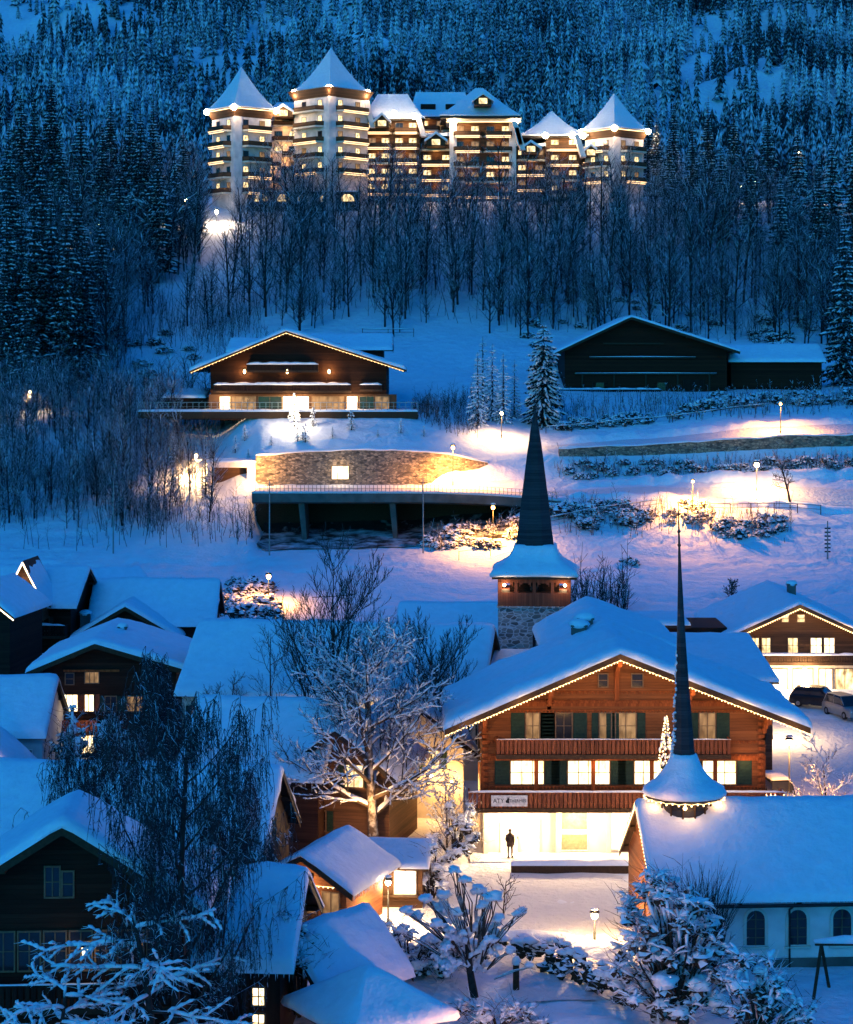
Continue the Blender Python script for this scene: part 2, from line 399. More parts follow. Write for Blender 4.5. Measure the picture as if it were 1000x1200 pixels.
# ------------------------------------------------------------------ building helpers
def TR(cx, cy, axis):
    if axis == 'y': return lambda u, v, z: (cx+u, cy+v, z)
    return lambda u, v, z: (cx+v, cy-u, z)
def gable(root, cx, cy, w, d, z0, he, rise, axis='y', ov=.8, ovf=1.0, ovb=None, snow=.45, wall='dark_wood', roofm='roof', ro=0.0,
          fascia=True, seed=1, gwall=None, lump=.10, ice=0):
    """walls, roof (> snow) of one gabled block; ridge along v, gables at v=-d/2 and d/2; ro shifts the ridge"""
    T = TR(cx, cy, axis); ovb = ovf if ovb is None else ovb
    mb = MB(); hw = w/2
    pr = [(-hw, z0), (hw, z0), (hw, he), (ro, he+rise), (-hw, he)]
    v0, v1 = -d/2, d/2
    vs = [T(u, v0, z) for u, z in pr]+[T(u, v1, z) for u, z in pr]
    mb.add(vs, [(0,1,2,3,4), (9,8,7,6,5), (0,5,6,1), (1,6,7,2), (4,9,5,0)])
    W = mb.build('wall', M[wall], root)
    sl, sr = rise/(hw+ro), rise/(hw-ro)
    def zr(u): return he+rise-(ro-u)*sl if u < ro else he+rise-(u-ro)*sr
    th = .16; a0, a1 = v0-ovf, v1+ovb
    rb = MB()
    for (ua, ub) in ((-hw-ov, ro), (ro, hw+ov)):
        za, zb = zr(ua), zr(ub)
        p = [T(ua,a0,za+.01), T(ub,a0,zb+.01), T(ub,a1,zb+.01), T(ua,a1,za+.01)]
        q = [(x, y, z+th) for x, y, z in p]
        rb.hexa(p+q)
    if fascia:      # barge boards and purlins
        for (ua, ub) in ((-hw-ov, ro), (ro, hw+ov)):
            for (va, vb) in ((a0-.05, a0-.003), (a1+.003, a1+.05)):
                za, zb = zr(ua), zr(ub)
                rb.hexa([T(ua,va,za-.20), T(ub,va,zb-.20), T(ub,vb,zb-.20), T(ua,vb,za-.20), T(ua,va,za+th+.02), T(ub,va,zb+th+.02), T(ub,vb,zb+th+.02), T(ua,vb,za+th+.02)])
        for u in (-hw*.97, -hw*.5, ro, hw*.5, hw*.97):
            z = zr(u)
            for (va, vb) in ((a0+.05, v0), (v1, a1-.05)):
                p = [T(u-.11,va,z-.26), T(u+.11,va,z-.26), T(u+.11,vb,z-.26), T(u-.11,vb,z-.26)]
                rb.hexa(p+[(x, y, z-.03) for x, y, _ in p])
    Rf = rb.build('roof', M[roofm], root)
    if ice:
        ri = random.Random(seed); ib = MB()
        for side in (-1, 1):
            u = side*(hw+ov+.02); v = a0+.1
            while v < a1-.1:
                L_ = ri.uniform(.06, .34)*(1.6 if ri.random() < .12 else 1); x, y, z = T(u, v, zr(u)+.04); ib.tube((x,y,z), (x,y,z-L_), .028, .003, 4, 0, False); v += ri.uniform(.08, .5)
        ib.build('icicles', M['ice'], root)
    if snow:
        sb = MB(); nu = max(10, int((w+2*ov)/.45)); nv = max(6, int((a1-a0)/.6))
        U = []
        k1 = int(nu*(hw+ov+ro)/(w+2*ov))
        uL, uR = -hw-ov-.10, hw+ov+.10
        U = [uL+(ro-uL)*i/k1 for i in range(k1)]+[ro+(uR-ro)*i/(nu-k1) for i in range(nu-k1+1)]
        V = [a0-.10+(a1-a0+.2)*j/nv for j in range(nv+1)]
        # finer spacing at the rims
        U = [U[0], U[0]+.07, U[0]+.2]+[u for u in U[1:-1] if U[0]+.25 < u < U[-1]-.25]+[U[-1]-.2, U[-1]-.07, U[-1]]
        V = [V[0], V[0]+.07, V[0]+.2]+[v for v in V[1:-1] if V[0]+.25 < v < V[-1]-.25]+[V[-1]-.2, V[-1]-.07, V[-1]]
        def edge(t): t = max(0, min(1, t/.42)); return math.sqrt(1-(1-t)**2)
        top = []
        for v in V:
            r = []
            for u in U:
                e = min(edge(u-U[0]), edge(U[-1]-u), edge(v-V[0]), edge(V[-1]-v))
                x, y, _ = T(u, v, 0); nz = mn.noise(Vector((x*.35+seed, y*.35, seed)))
                rnd = .18*math.exp(-((u-ro)/.5)**2)*min(sl, .8)
                if v in (V[0], V[-1]) or u in (U[0], U[-1]):      # slumped, uneven rim
                    dd_ = .16*mn.noise(Vector((x*.9+seed, y*.9, 7)))
                    x2, y2, _ = T(u+(dd_ if u == U[-1] else -dd_ if u == U[0] else 0), v+(dd_ if v == V[-1] else -dd_ if v == V[0] else 0), 0); x, y = x2, y2
                r.append((x+.0, y, zr(u)+th-.04+snow*(.22+.78*e)*(1+.28*nz)-rnd+lump*e*mn.noise(Vector((x*1.1, y*1.1, seed+3)))))
            top.append(r)
        n_ = len(U); m_ = len(V)
        vs = [p for r in top for p in r]
        bot = [T(u, v, zr(u)+th+.012-.05*(u < U[0]+.01 or u > U[-1]-.01)) for v in V for u in U]
        sb.add(vs+bot, [(j*n_+i, j*n_+i+1, (j+1)*n_+i+1, (j+1)*n_+i) for j in range(m_-1) for i in range(n_-1)])
        o = n_*m_
        per = [i for i in range(n_)]+[j*n_+n_-1 for j in range(1, m_)]+[(m_-1)*n_+i for i in range(n_-2, -1, -1)]+[j*n_ for j in range(m_-2, 0, -1)]
        sb.f += [[per[(i+1)%len(per)], per[i], per[i]+o, per[(i+1)%len(per)]+o] for i in range(len(per))]; sb.m += [0]*len(per)
        sb.build('snow', M['snow'], Rf, True)
    return W, Rf, zr
WC = {}
def window(root, x, y, z, w, h, nx=2, ny=2, pane='lit', shut=0, rz=0, frame='frame', shutm='shutter', name='window'):
    """framed window facing -y at (x,y), z of its sill; > pane, shutters"""
    key = (round(w,2), round(h,2), nx, ny, pane, shut, frame, shutm)
    if key not in WC:
        f = MB(); t = .07; b = .05
        f.box(-w/2-t, w/2+t, -.09, .0, -t, 0); f.box(-w/2-t, w/2+t, -.09, .0, h, h+t)
        f.box(-w/2-t, -w/2, -.085, 0, 0, h); f.box(w/2, w/2+t, -.085, 0, 0, h)
        for i in range(1, nx): q = -w/2+w*i/nx; f.box(q-b/2, q+b/2, -.07, -.02, 0, h)
        for i in range(1, ny): q = h*i/ny; f.box(-w/2, w/2, -.062, -.024, q-b*.4, q+b*.4)
        p = MB(); p.box(-w/2, w/2, -.018, -.006, 0, h)
        s = None
        if shut:
            s = MB(); s.box(-shut/2, shut/2, -.06, -.012, -.03, h+.03)
            for i in range(7): zz = h*(i+.5)/7; s.box(-shut/2+.05, shut/2-.05, -.075, -.055, zz-h*.04, zz+h*.02)
        WC[key] = (f.mesh(name, M[frame]), p.mesh('pane', M[pane]), s.mesh('shutter', M[shutm]) if s else None)
    a, b_, c = WC[key]
    o = link(name, a, root, (x, y, z), rz); link('pane', b_, o)
    if c:
        link('shutter', c, o, (-w/2-.10-shut/2, 0, 0)); link('shutter', c, o, (w/2+.10+shut/2, 0, 0))
    return o
def balcony(root, x0, x1, y, z, dep=1.2, h=.95, mt='rail_wood', cap=.14, step=.24, rz=0, fl='beam', solid=False):
    """slab, pierced boards, handrail with snow, facing -y; > railing, snow"""
    o = MB(); o.box(x0, x1, -dep, 0, -.18, 0); o.box(x0, x1, -dep-.04, -dep+.002, -.24, .03)
    B = o.build('balcony', M[fl], root, False, (0, y, z), rz)
    r = MB(); n = max(2, int((x1-x0)/step)); st = (x1-x0)/n
    for i in range(n):
        a = x0+i*st; g_ = 0 if solid else .035
        r.box(a+g_, a+st-g_, -dep+.01, -dep+.045, .06, h-.08)
        if not solid: r.box(a+st*.32, a+st*.68, -dep+.05, -dep+.06, h*.3, h*.6)
    r.box(x0, x1, -dep-.02, -dep+.08, h-.08, h)
    for xx in (x0+.05, x1-.05): r.box(xx-.05, xx+.05, -dep+.09, -.01, h-.07, h-.01); r.box(xx-.02, xx+.02, -dep+.09, -.01, .05, h-.08)
    r.build('railing', M[mt], B)
    if cap:
        s = MB(); k = max(4, int((x1-x0)/.5)); rg = []
        for i in range(k+1):
            x = x0+(x1-x0)*i/k; c = cap*(1+.5*mn.noise(Vector((x*1.3, y, z))))
            if i in (0, k): c *= .3
            yy = -dep+.03
            rg.append([(x, yy-.09, h+.01), (x, yy-.07, h+c*.7), (x, yy, h+c), (x, yy+.07, h+c*.7), (x, yy+.09, h+.01)])
        s.rings(rg, True, True); s.build('snow', M['snow'], B, True)
    return B
def chimney(root, x, y, z, w=.6, h=1.2, snow=.3, mt='concrete'):
    b = MB(); b.box(x-w/2, x+w/2, y-w/2, y+w/2, z-1.2, z+h); b.box(x-w/2-.08, x+w/2+.08, y-w/2-.08, y+w/2+.08, z+h+.003, z+h+.12)
    c = b.build('chimney', M[mt], root)
    s = MB(); s.blob((x, y, z+h+.14), (w*.75, w*.75, snow), x, .1, 1, 10, 6); s.build('snow', M['snow'], c, True); return c
def bulbs(name, pts, r, root, m='string', n=5, mm=3):
    b = MB()
    for p in pts: b.blob(p, r, 0, 0, 1, n, mm)
    for a, c in zip(pts[:-1], pts[1:]):
        if (Vector(a)-Vector(c)).length < 1.5: b.tube((a[0], a[1], a[2]+r), (c[0], c[1], c[2]+r), .012, None, 3)
    return b.build(name, M[m], root)
def house(name, label, x, y, z=None, rz=0, cat='house', group=None):
    return thing(name, label, cat, (x, y, H(x, y) if z is None else z), rz, group)
def flat_snow(root, x0, x1, y0, y1, z, t=.45, seed=0, slope=0, lump=.1, name='snow'):
    s = MB(); nx = max(6, int((x1-x0)/.5)); ny = max(4, int((y1-y0)/.5))
    xs = [x0, x0+.07, x0+.2]+[x0+.2+(x1-x0-.4)*i/nx for i in range(1, nx)]+[x1-.2, x1-.07, x1]
    ys = [y0, y0+.07, y0+.2]+[y0+.2+(y1-y0-.4)*i/ny for i in range(1, ny)]+[y1-.2, y1-.07, y1]
    def edge(t): t = max(0, min(1, t/.4)); return math.sqrt(1-(1-t)**2)
    top = []; bot = []
    for b_ in ys:
        for a in xs:
            e = min(edge(a-x0), edge(x1-a), edge(b_-y0), edge(y1-b_)); zb = z+slope*(b_-y0)
            top.append((a, b_, zb+t*(.2+.8*e)+lump*e*mn.noise(Vector((a*.7+seed, b_*.7, seed)))))
            bot.append((a, b_, zb+.01))
    n_ = len(xs); m_ = len(ys); o = n_*m_
    s.add(top+bot, [(j*n_+i, j*n_+i+1, (j+1)*n_+i+1, (j+1)*n_+i) for j in range(m_-1) for i in range(n_-1)])
    per = [i for i in range(n_)]+[j*n_+n_-1 for j in range(1, m_)]+[(m_-1)*n_+i for i in range(n_-2, -1, -1)]+[j*n_ for j in range(m_-2, 0, -1)]
    s.f += [[per[(i+1)%len(per)], per[i], per[i]+o, per[(i+1)%len(per)]+o] for i in range(len(per))]; s.m += [0]*len(per)
    return s.build(name, M['snow'], root, True)
def cap_cone(root, prof, n, z0, twist=0, seed=0, lump=.03, name='snow', m='snow', smooth=True, flat=False):
    """solid of revolution (n sides) from (radius,z) pairs"""
    b = MB(); rg = []
    for r, z in prof:
        ring = []
        for k in range(n):
            t = 2*PI*(k+.5)/n+twist; x, y = math.cos(t)*r, math.sin(t)*r
            q = 1+lump*mn.noise(Vector((x*1.4+seed, y*1.4, z*1.2)))
            ring.append((x*q, y*q, z0+z))
        rg.append(ring)
    b.rings(rg); return b.build(name, M[m], root, smooth)
# ================================================================== MAIN CHALET
s19 = F/126
mc = thing('chalet', 'wide three-storey orange larch chalet with snowy roof, bright shop front and strings of bulbs', 'house', (12.15, 126, 0), 0)
Wm = 17.4; dm = 21
RO = -.45
_, rf, zr = gable(mc, 0, 5.5, Wm, 11, 3.05, 8.95, 3.55, 'y', 2.35, 2.3, .1, .62, 'orange_wood', 'beam', RO, seed=2, lump=.14, ice=1)
hw_ = 3.8; sl_m = 3.55/8.7
_, rfb, zrb = gable(mc, RO+.9, 17.6, hw_*2, 13, 3.05, 8.95+3.55-sl_m*hw_, sl_m*hw_, 'y', .9, .3, .8, .55, 'brown_wood', 'beam', -.9, seed=3, lump=.12)
gable(mc, -2.2, 14.8, 2.8, 4.0, 8.0, 10.9, 1.0, 'y', .45, .6, 0, .35, 'brown_wood', 'beam', 0, seed=6)
window(mc, -2.2, 12.8, 9.9, .8, .8, 2, 2, 'glass', .4)
# ground floor: plaster walls, bright shop
b = MB(); b.box(-8.7, 8.7, .15, 11, -.4, 3.0); b.build('ground_floor_wall', M['plaster'], mc)
b = MB()
for x in (-8.5, -4.05, -.95, 1.35, 5.0, 8.5): b.box(x-.14, x+.14, -.18, .14, -.3, 2.78)
b.box(-8.7, 8.7, -.2, .14, 2.75, 3.02); b.build('shop_post', M['plaster'], mc)
def big_pane(x0, x1, z0, z1, m, name='shop_window', y=.10, mul=2):
    f = MB(); f.box(x0, x1, y-.03, y+.04, z0, z0+.07); f.box(x0, x1, y-.03, y+.04, z1-.07, z1); f.box(x0, x0+.06, y-.03, y+.04, z0+.07, z1-.07); f.box(x1-.06, x1, y-.03, y+.04, z0+.07, z1-.07)
    for i in range(1, mul): q = x0+(x1-x0)*i/mul; f.box(q-.03, q+.03, y-.02, y+.03, z0+.07, z1-.07)
    o = f.build(name, M['white_frame'], mc); p = MB(); p.box(x0+.06, x1-.06, y+.0, y+.02, z0+.07, z1-.07); p.build('pane', M[m], o); return o
big_pane(-.8, 1.2, .25, 2.7, 'shop', mul=2); big_pane(1.5, 4.85, .05, 2.7, 'shop', mul=3); big_pane(5.2, 8.3, .5, 2.7, 'shop', mul=2)
big_pane(-3.9, -2.2, .2, 1.3, 'panel', 'display_board', mul=1); big_pane(-3.9, -2.2, 1.45, 2.7, 'panel', 'display_board', mul=1)
d = MB(); d.box(-7.6, -6.5, .02, .13, 0, 2.15); d.box(-6.3, -5.2, .02, .13, 0, 2.15); do = d.build('door', M['white_frame'], mc)
d = MB(); d.box(-7.45, -6.65, 0, .018, .7, 2.0); d.box(-6.15, -5.35, 0, .018, .7, 2.0); d.build('pane', M['lit_white'], do)
d = MB(); d.box(-6.6, -6.55, -.05, 0.02, .95, 1.15); d.build('handle', M['iron'], do)
# first-floor windows with green shutters
def wrow(z, h, specs):
    for x0, x1, n, pane, sh in specs: window(mc, (x0+x1)/2, 0, z, x1-x0, h, n, 2, pane, sh)
X = lambda px: (px-500)/s19-12.15
wrow(4.35, 1.42, [(X(599), X(637), 3, 'lit_white', .9), (X(666), X(714), 4, 'lit_white', .95), (X(744), X(774), 3, 'lit_white', .95), (X(824), X(862), 3, 'lit_white', .9)])
wrow(7.15, 1.55, [(X(617), X(632), 2, 'lit_dim', .85), (X(652), X(670), 2, 'glass', .85), (X(703), X(716), 1, 'lit_dim', .4), (X(722), X(745), 2, 'lit_dim', .5), (X(820), X(838), 2, 'lit_dim', .8)])
wrow(10.35, .75, [(X(702), X(712), 1, 'glass', 0), (X(741), X(753), 1, 'glass', 0)])
window(mc, -8.7, 8.0, 4.4, 1.2, 1.3, 2, 2, 'lit_dim', .6, -PI/2); window(mc, -8.7, 14, 4.4, 1.2, 1.3, 2, 2, 'glass', .6, -PI/2)
balcony(mc, -9.6, 9.6, -.01, 3.1, 1.35, 1.0, 'rail_wood', .12, .26)
balcony(mc, -7.9, 6.4, -.01, 6.35, 1.25, .95, 'rail_wood', .05, .26)
# carved friezes, posts, brackets
b = MB()
for z, x0, x1 in ((9.35, -7.2, 8.0), (6.02, -8.7, 8.7)):
    b.box(x0, x1, -.14, 0, z, z+.16); b.box(x0, x1, -.09, 0, z-.22, z-.003)
    n = int((x1-x0)/.3)
    for i in range(n): a = x0+(x1-x0)*i/n; b.box(a+.04, a+.2, -.2, -.142, z-.02, z+.1)
for x in (-8.7, -5.4, -1.9, 1.7, 5.6, 8.55): b.box(x-.13, x+.13, -.16, 0, 3.3, 5.8)
for x in (-6.9, RO, 7.4): b.box(x-.14, x+.14, -.17, 0, 9.52, zr(x)-.05)
for z_, x0, x1 in ((10.0,-4.6,4.4), (6.95,-8.6,8.6), (4.15,-8.6,8.6), (8.85,-8.0,8.2)):
    b.box(x0, x1, -.07, 0, z_, z_+.07); n = int((x1-x0)/.22)
    for i in range(n): a = x0+(x1-x0)*i/n; b.box(a+.03, a+.12, -.11, -.072, z_-.10, z_-.002)
for x in (-8.55, 8.4):
    for i in range(14): b.box(x-.2, x+.2, -.24, -.161, 3.4+i*.38, 3.4+i*.38+.2)
b.build('carved_trim', M['carved_wood'], mc)
for x in (-8.6, -4.6, RO, 4.0, 8.6):
    b = MB()
    for i in range(6):
        t = i/5; yy = -2.2+2.2*t; zz = zr(x)-.35-t*t*1.3
        b.box(x-.12, x+.12, yy, yy+.46 if i < 5 else 0, zz-.28, zz+.05)
    b.build('bracket', M['carved_wood'], mc)

# strings of bulbs on the barge boards
for sgn in (-1, 1):
    pts = []; u0 = RO; u1 = sgn*(8.7+2.3); n = 58
    for i in range(n+1):
        u = u0+(u1-u0)*i/n; pts.append((u, -2.42, zr(u)-.24-.03*(i%2)))
    bulbs('light_string', pts, .045, mc)
for x in (-9.5, -6.3, -3.1, -.2, 3.4, 6.8, 9.8): lamp('string_glow', (x, -2.75, zr(x)-.75), 100, (1,.56,.2), mc, .4)
for x in (-7.0, -3.0, 3.2, 6.7): lamp('shop_glow', (x, -1.15, 2.35), 950, WARM, mc, .3)
for x in (-6, -1.5, 3.5, 7.5): lamp('balcony_glow', (x, -.8, 5.7), 40, AMB, mc, .2)
chimney(rf, -2.1, 9.2, zr(-2.1)+.3, .95, .8, .35); chimney(rf, -1.6, 10.4, zr(-1.6)+.4, 1.0, .8, .35)
b = MB(); b.box(-9.5, 9.5, -2.2, .12, -.3, .1); b.build('terrace', M['trodden'], mc)
# sign on the lower balcony
sg = thing('shop_sign', 'white sign board with dark lettering fixed to the lower balcony rail of the orange chalet', 'sign', (X(596)+12.15, 124.58, 3.28))
b = MB(); b.box(-1.1, 1.1, -.05, 0, 0, .66); b.build('board', M['white_frame'], sg)
def text(body, x, z, size, parent, name='lettering', y=-.06, m='iron'):
    c = bpy.data.curves.new(name, 'FONT'); c.body = body; c.size = size; c.extrude = .008; c.align_x = 'CENTER'; c.align_y = 'CENTER'
    t = bpy.data.objects.new(name, c); C.objects.link(t); bpy.context.view_layer.update()
    me = bpy.data.meshes.new_from_object(t.evaluated_get(bpy.context.evaluated_depsgraph_get())); bpy.data.objects.remove(t)
    me.materials.clear(); me.materials.append(M[m]); o = link(name, me, parent, (x, y, z)); o.rotation_euler = (PI/2, 0, 0); return o
text('ATY', -.66, .33, .36, sg); text('THERMES', .5, .33, .25, sg)
b = MB(); b.add([(-.17,-.07,.3),(-.02,-.07,.16),(.0,-.07,.6),(-.02,-.07,.62),(-.17,-.053,.3)], [(0,1,2,3)]); b.tube((-.13,-.06,.3),(-.13,-.072,.3),.1,None,10); b.box(-.15,-.11,-.072,-.055,.3,.56)
b.build('emblem', M['iron'], sg)

# nook of the entrance: planter box with snow before the shop
pl = thing('planter', 'long low snow-covered planter on the square before the bright shop front', 'planter', (at(650,1000,122).x, 121.5, .1))
b = MB(); b.box(-2.6, 4.6, -.35, .35, -.1, .38); b.build('box', M['beam'], pl); flat_snow(pl, -2.65, 4.65, -.4, .4, .385, .3, 3)

# ================================================================== NEAR CHAPEL
ch = thing('chapel', 'white-walled chapel with broad snowy roof, arched windows and slender shingled spire', 'chapel', (11.3, 106.8, 0), R(3.5))
gable(ch, 16, 0, 9.6, 32, -.3, 3.9, 3.25, 'x', .75, .35, .3, .38, 'white_plaster', 'beam', 0, seed=5, lump=.12, ice=1)
def arch_window(x):
    f = MB(); w, h = .46, 1.35; rg = []
    for rr, yy in ((w+.22, -.03), (w+.05, -.03)):
        pass
    outer = [(-w-.16, 0), (-w-.16, h)]+[(-(w+.16)*math.cos(PI*i/10), h+(w+.16)*math.sin(PI*i/10)) for i in range(1, 10)]+[(w+.16, h), (w+.16, 0)]
    inner = [(-w, .06), (-w, h)]+[(-w*math.cos(PI*i/10), h+w*math.sin(PI*i/10)) for i in range(1, 10)]+[(w, h), (w, .06)]
    n = len(outer); vs = [(a, -.07, z) for a, z in outer]+[(a, -.07, z) for a, z in inner]+[(a, 0, z) for a, z in outer]+[(a, -.01, z) for a, z in inner]
    fs = []
    for i in range(n-1): fs += [(i, i+1, n+i+1, n+i), (2*n+i, i, i+1, 2*n+i+1)[::-1], (n+i, n+i+1, 3*n+i+1, 3*n+i)]
    f.add(vs, fs); f.box(-w-.2, w+.2, -.14, 0, -.1, -.003)
    o = f.build('window', M['plaster'], ch, False, (x, -4.8, 1.05))
    p = MB(); p.add([(a, -.012, z) for a, z in inner], [tuple(range(n))]); p.build('pane', M['glass'], o)
    q = MB(); q.box(-.025, .025, -.045, -.014, .06, h+w)
    for z in (.45, .9, 1.35): q.box(-w, w, -.04, -.016, z-.018, z+.018)
    q.build('glazing_bar', M['frame'], o)
for px in (880, 930, 983): arch_window(at(px, 1070, 102).x-11.3+.0)
arch_window(17.6)
b = MB(); b.tube((-.3,-5.62,3.28),(31.5,-5.62,3.28),.09,None,8); b.tube((6.55,-5.6,3.2),(6.55,-4.9,2.9),.05,None,6); b.tube((6.55,-4.9,2.9),(6.55,-4.9,0),.05,None,6); b.build('gutter', M['iron'], ch)
b = MB(); b.box(-.05, 32, -4.9, -4.801, -.3, .45); b.build('plinth', M['concrete'], ch)
for k_ in (.9, 3.9, 6.9, 9.9): 
    b = MB(); b.box(k_-.12, k_+.12, -5.5, -4.8, 3.2, 3.38); b.build('rafter_end', M['beam'], ch)
# gable end face (towards the square): warm wood
b = MB(); b.add([(-.02, -4.7, -.2), (-.02, 4.7, -.2), (-.02, 4.7, 3.9), (-.02, 0, 7.05), (-.02, -4.7, 3.9)], [(0,1,2,3,4)])
b.box(-.09, -.025, -.9, .9, 0, 2.4); b.build('gable_facing', M['orange_wood'], ch)
# turret: round shingled belfry, snow hat and spire
tx, ty = 2.15, 0
tu = bpy.data.objects.new('turret', None); C.objects.link(tu); tu.parent = ch; tu.location = (tx, ty, 0)
def barrel():
    b = MB(); rg = []; n = 28
    for z, r in ((5.0,.55),(5.5,.95),(6.0,1.22),(6.5,1.36),(7.1,1.38),(7.15,1.3),(7.55,1.3),(7.56,1.42),(7.7,1.42)):
        rg.append([(math.cos(2*PI*k/n)*r, math.sin(2*PI*k/n)*r, z) for k in range(n)])
    b.rings(rg); return b
barrel().build('belfry', M['shingle'], tu)
b = MB()
for k in range(14):
    t = 2*PI*k/14; x, y = math.cos(t)*1.42, math.sin(t)*1.42
    b.tube((x,y,6.6),(x,y,7.6),.05)
    b.tube((x*.98,y*.98,6.62),(math.cos(t+.45)*1.4,math.sin(t+.45)*1.4,6.62),.04)
b.build('gallery_post', M['beam'], tu)
cap_cone(tu, [(1.95,7.62),(2.06,7.62),(2.1,7.66),(1.9,7.75),(1.0,8.6),(.7,9.3),(.55,9.9)], 12, 0, name='spire_skirt', m='shingle', smooth=False)
cap_cone(tu, [(1.9,7.70),(2.16,7.74),(2.2,7.86),(2.16,8.02),(1.98,8.16),(1.55,8.42),(1.2,8.78),(.92,9.18),(.76,9.55),(.66,9.8),(.4,9.86)], 24, .0, name='snow', seed=3, lump=.06)
b = MB(); rg = []
for z, r in ((9.2,.64),(10.2,.56),(11.5,.47),(13,.38),(15,.27),(17,.18),(19,.11),(20.6,.06),(20.7,.1),(20.8,.06),(22.0,.035),(22.9,.02)):
    rg.append([(math.cos(2*PI*(k+.5)/8)*r-(z-9.2)*.022, math.sin(2*PI*(k+.5)/8)*r, z) for k in range(8)])
b.rings(rg); b.blob((-.27,0,21.4), .09, 0, 0); b.build('spire', M['shingle'], tu)
b = MB(); random.seed(4)
for i in range(75):
    t = random.random()**1.5; z = 9.7+t*5.5; r = .62-(z-9.2)*.06+.02; a = PI+random.uniform(-1.1, .5)
    b.blob((math.cos(a)*r-(z-9.2)*.022, math.sin(a)*r, z), (.09*(1.3-t), .12, .055+.03*random.random()), i, .4, 1, 6, 4)
b.build('spire_snow', M['snow'], tu, True)
pts = [(math.cos(2*PI*k/40)*2.08, math.sin(2*PI*k/40)*2.08, 7.5+.06*(k%2)) for k in range(41)]
bulbs('light_string', pts, .055, tu)
b = MB(); b.blob((math.cos(-1.9)*1.7+.3, -1.62, 7.3), .10, 0, 0); b.build('lantern', M['bulb'], tu)
for t in range(5): a = PI*.75+t*PI*.375; lamp('eave_glow', (math.cos(a)*1.8, math.sin(a)*1.8, 7.35), 22, AMB, tu, .2)
lamp('gable_glow', (-1.6, 0, 6.0), 260, AMB, ch, .3); lamp('roof_glow', (.5, -2.6, 7.9), 30, SOD, ch, .3)
pts = [(-.42, -5.4+5.4*i/26, 3.55+3.55*i/26) for i in range(27)]+[(-.42, 5.4*i/26, 7.1-3.55*i/26) for i in range(1, 27)]
bulbs('light_string', pts, .05, ch)

# ================================================================== BELL TOWER
bt = thing('bell_tower', 'square rubble-stone church tower with timber belfry, snow-capped flare and tall dark spire', 'church tower', (at(627,700,160).x, 160, 1.5), R(-4))
b = MB()
for z0, z1, h in ((-1.5, 10.0, 2.78), (10.0, 10.12, 2.86)): b.box(-h, h, -h, h, z0, z1)
b.build('stone_shaft', M['stone'], bt)
b = MB(); b.box(-.12, .12, -2.83, -2.79, 6.9, 8.2); b.build('slit_window', M['glass'], bt)
b = MB(); h = 2.8
b.box(-h, h, -h, h, 10.13, 11.15)
for sx in (-1, 1):
    for sy in (-1, 1): b.box(sx*h-.28 if sx > 0 else -h, h if sx > 0 else -h+.28, sy*h-.28 if sy > 0 else -h, h if sy > 0 else -h+.28, 11.15, 12.1)
b.box(-h, h, -h, h, 11.95, 12.25)
for i in range(1, 4):
    q = -h+2*h*i/4
    for (a, c, e, f_) in ((q-.12, q+.12, -h, -h+.2), (q-.12, q+.12, h-.2, h)): b.box(a, c, e, f_, 11.15, 11.95)
    b.box(-h, -h+.2, q-.12, q+.12, 11.15, 11.95); b.box(h-.2, h, q-.12, q+.12, 11.15, 11.95)
for i in range(4):      # arch heads
    q = -h+2*h*(i+.5)/4
    for k in range(6):
        a0 = PI*k/6; x0 = math.cos(a0)*.45; x1 = math.cos(PI*(k+1)/6)*.45; zz = 11.62+.3*min(math.sin(a0), math.sin(PI*(k+1)/6))
        b.box(q+x1, q+x0, -h+.02, -h+.12, zz, 11.948)
b.build('belfry', M['red_wood'], bt)
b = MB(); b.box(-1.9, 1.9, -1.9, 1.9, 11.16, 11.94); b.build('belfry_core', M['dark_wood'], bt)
b = MB(); b.blob((0,-2.2,11.5), (.38,.3,.38), 1, .0); b.build('bell', M['iron'], bt)
def sq(prof, name, m, tw=0, sm_=False, lump=.0, par=None): return cap_cone(par or bt, prof, 4, 0, tw, 0, lump, name, m, sm_)
Q = math.sqrt(2)
def sqring(prof, mats, name, par, n=6, lump=.05, smooth=True):
    b = MB(); rg = []
    for h_, z in prof:
        ring = []
        for sd in range(4):
            for i in range(n):
                t = i/n*2-1; x, y = [(t, -1), (1, t), (-t, 1), (-1, -t)][sd]
                rr = h_*(1-.04*(1-abs(t))) ; q = 1+lump*mn.noise(Vector((x*h_*1.3, y*h_*1.3, z)))
                ring.append((x*rr*q, y*rr*q, z))
        rg.append(ring)
    b.rings(rg); return b.build(name, mats, par, smooth)
sqring([(3.0,12.2),(3.25,12.22),(3.22,12.42),(2.2,13.1),(1.6,14.2)], M['beam'], 'eaves', bt, 6, 0, False)
sqring([(3.1,12.38),(3.33,12.42),(3.36,12.62),(3.2,12.86),(2.6,13.2),(2.15,13.55),(1.85,13.95),(1.70,14.3),(1.62,14.6),(1.3,14.72)], M['snow'], 'snow', bt, 8, .07)
b = MB(); rg = []
for z, r in ((13.2,1.75),(14.3,1.58),(16,1.36),(18,1.12),(20,.86),(22,.6),(23.6,.36),(24.6,.16),(25.3,.05)):
    rg.append([(math.cos(2*PI*(k+.5)/8)*r*1.03, math.sin(2*PI*(k+.5)/8)*r*1.03, z) for k in range(8)])
b.rings(rg); b.tube((0,0,25.2),(0,0,26.4),.03); b.box(-.22,.22,-.02,.02,25.85,25.92); b.build('spire', M['shingle'], bt)
for x, y in ((-2.3,-2.9), (2.35,-2.9)): b = MB(); b.blob((x, y, 11.75), .13, 0, 0); b.build('floodlight', M['bulb'], bt)
lamp('belfry_glow', (-2.2,-3.3,11.7), 45, WARM, bt, .2); lamp('belfry_glow', (2.3,-3.3,11.7), 45, WARM, bt, .2)
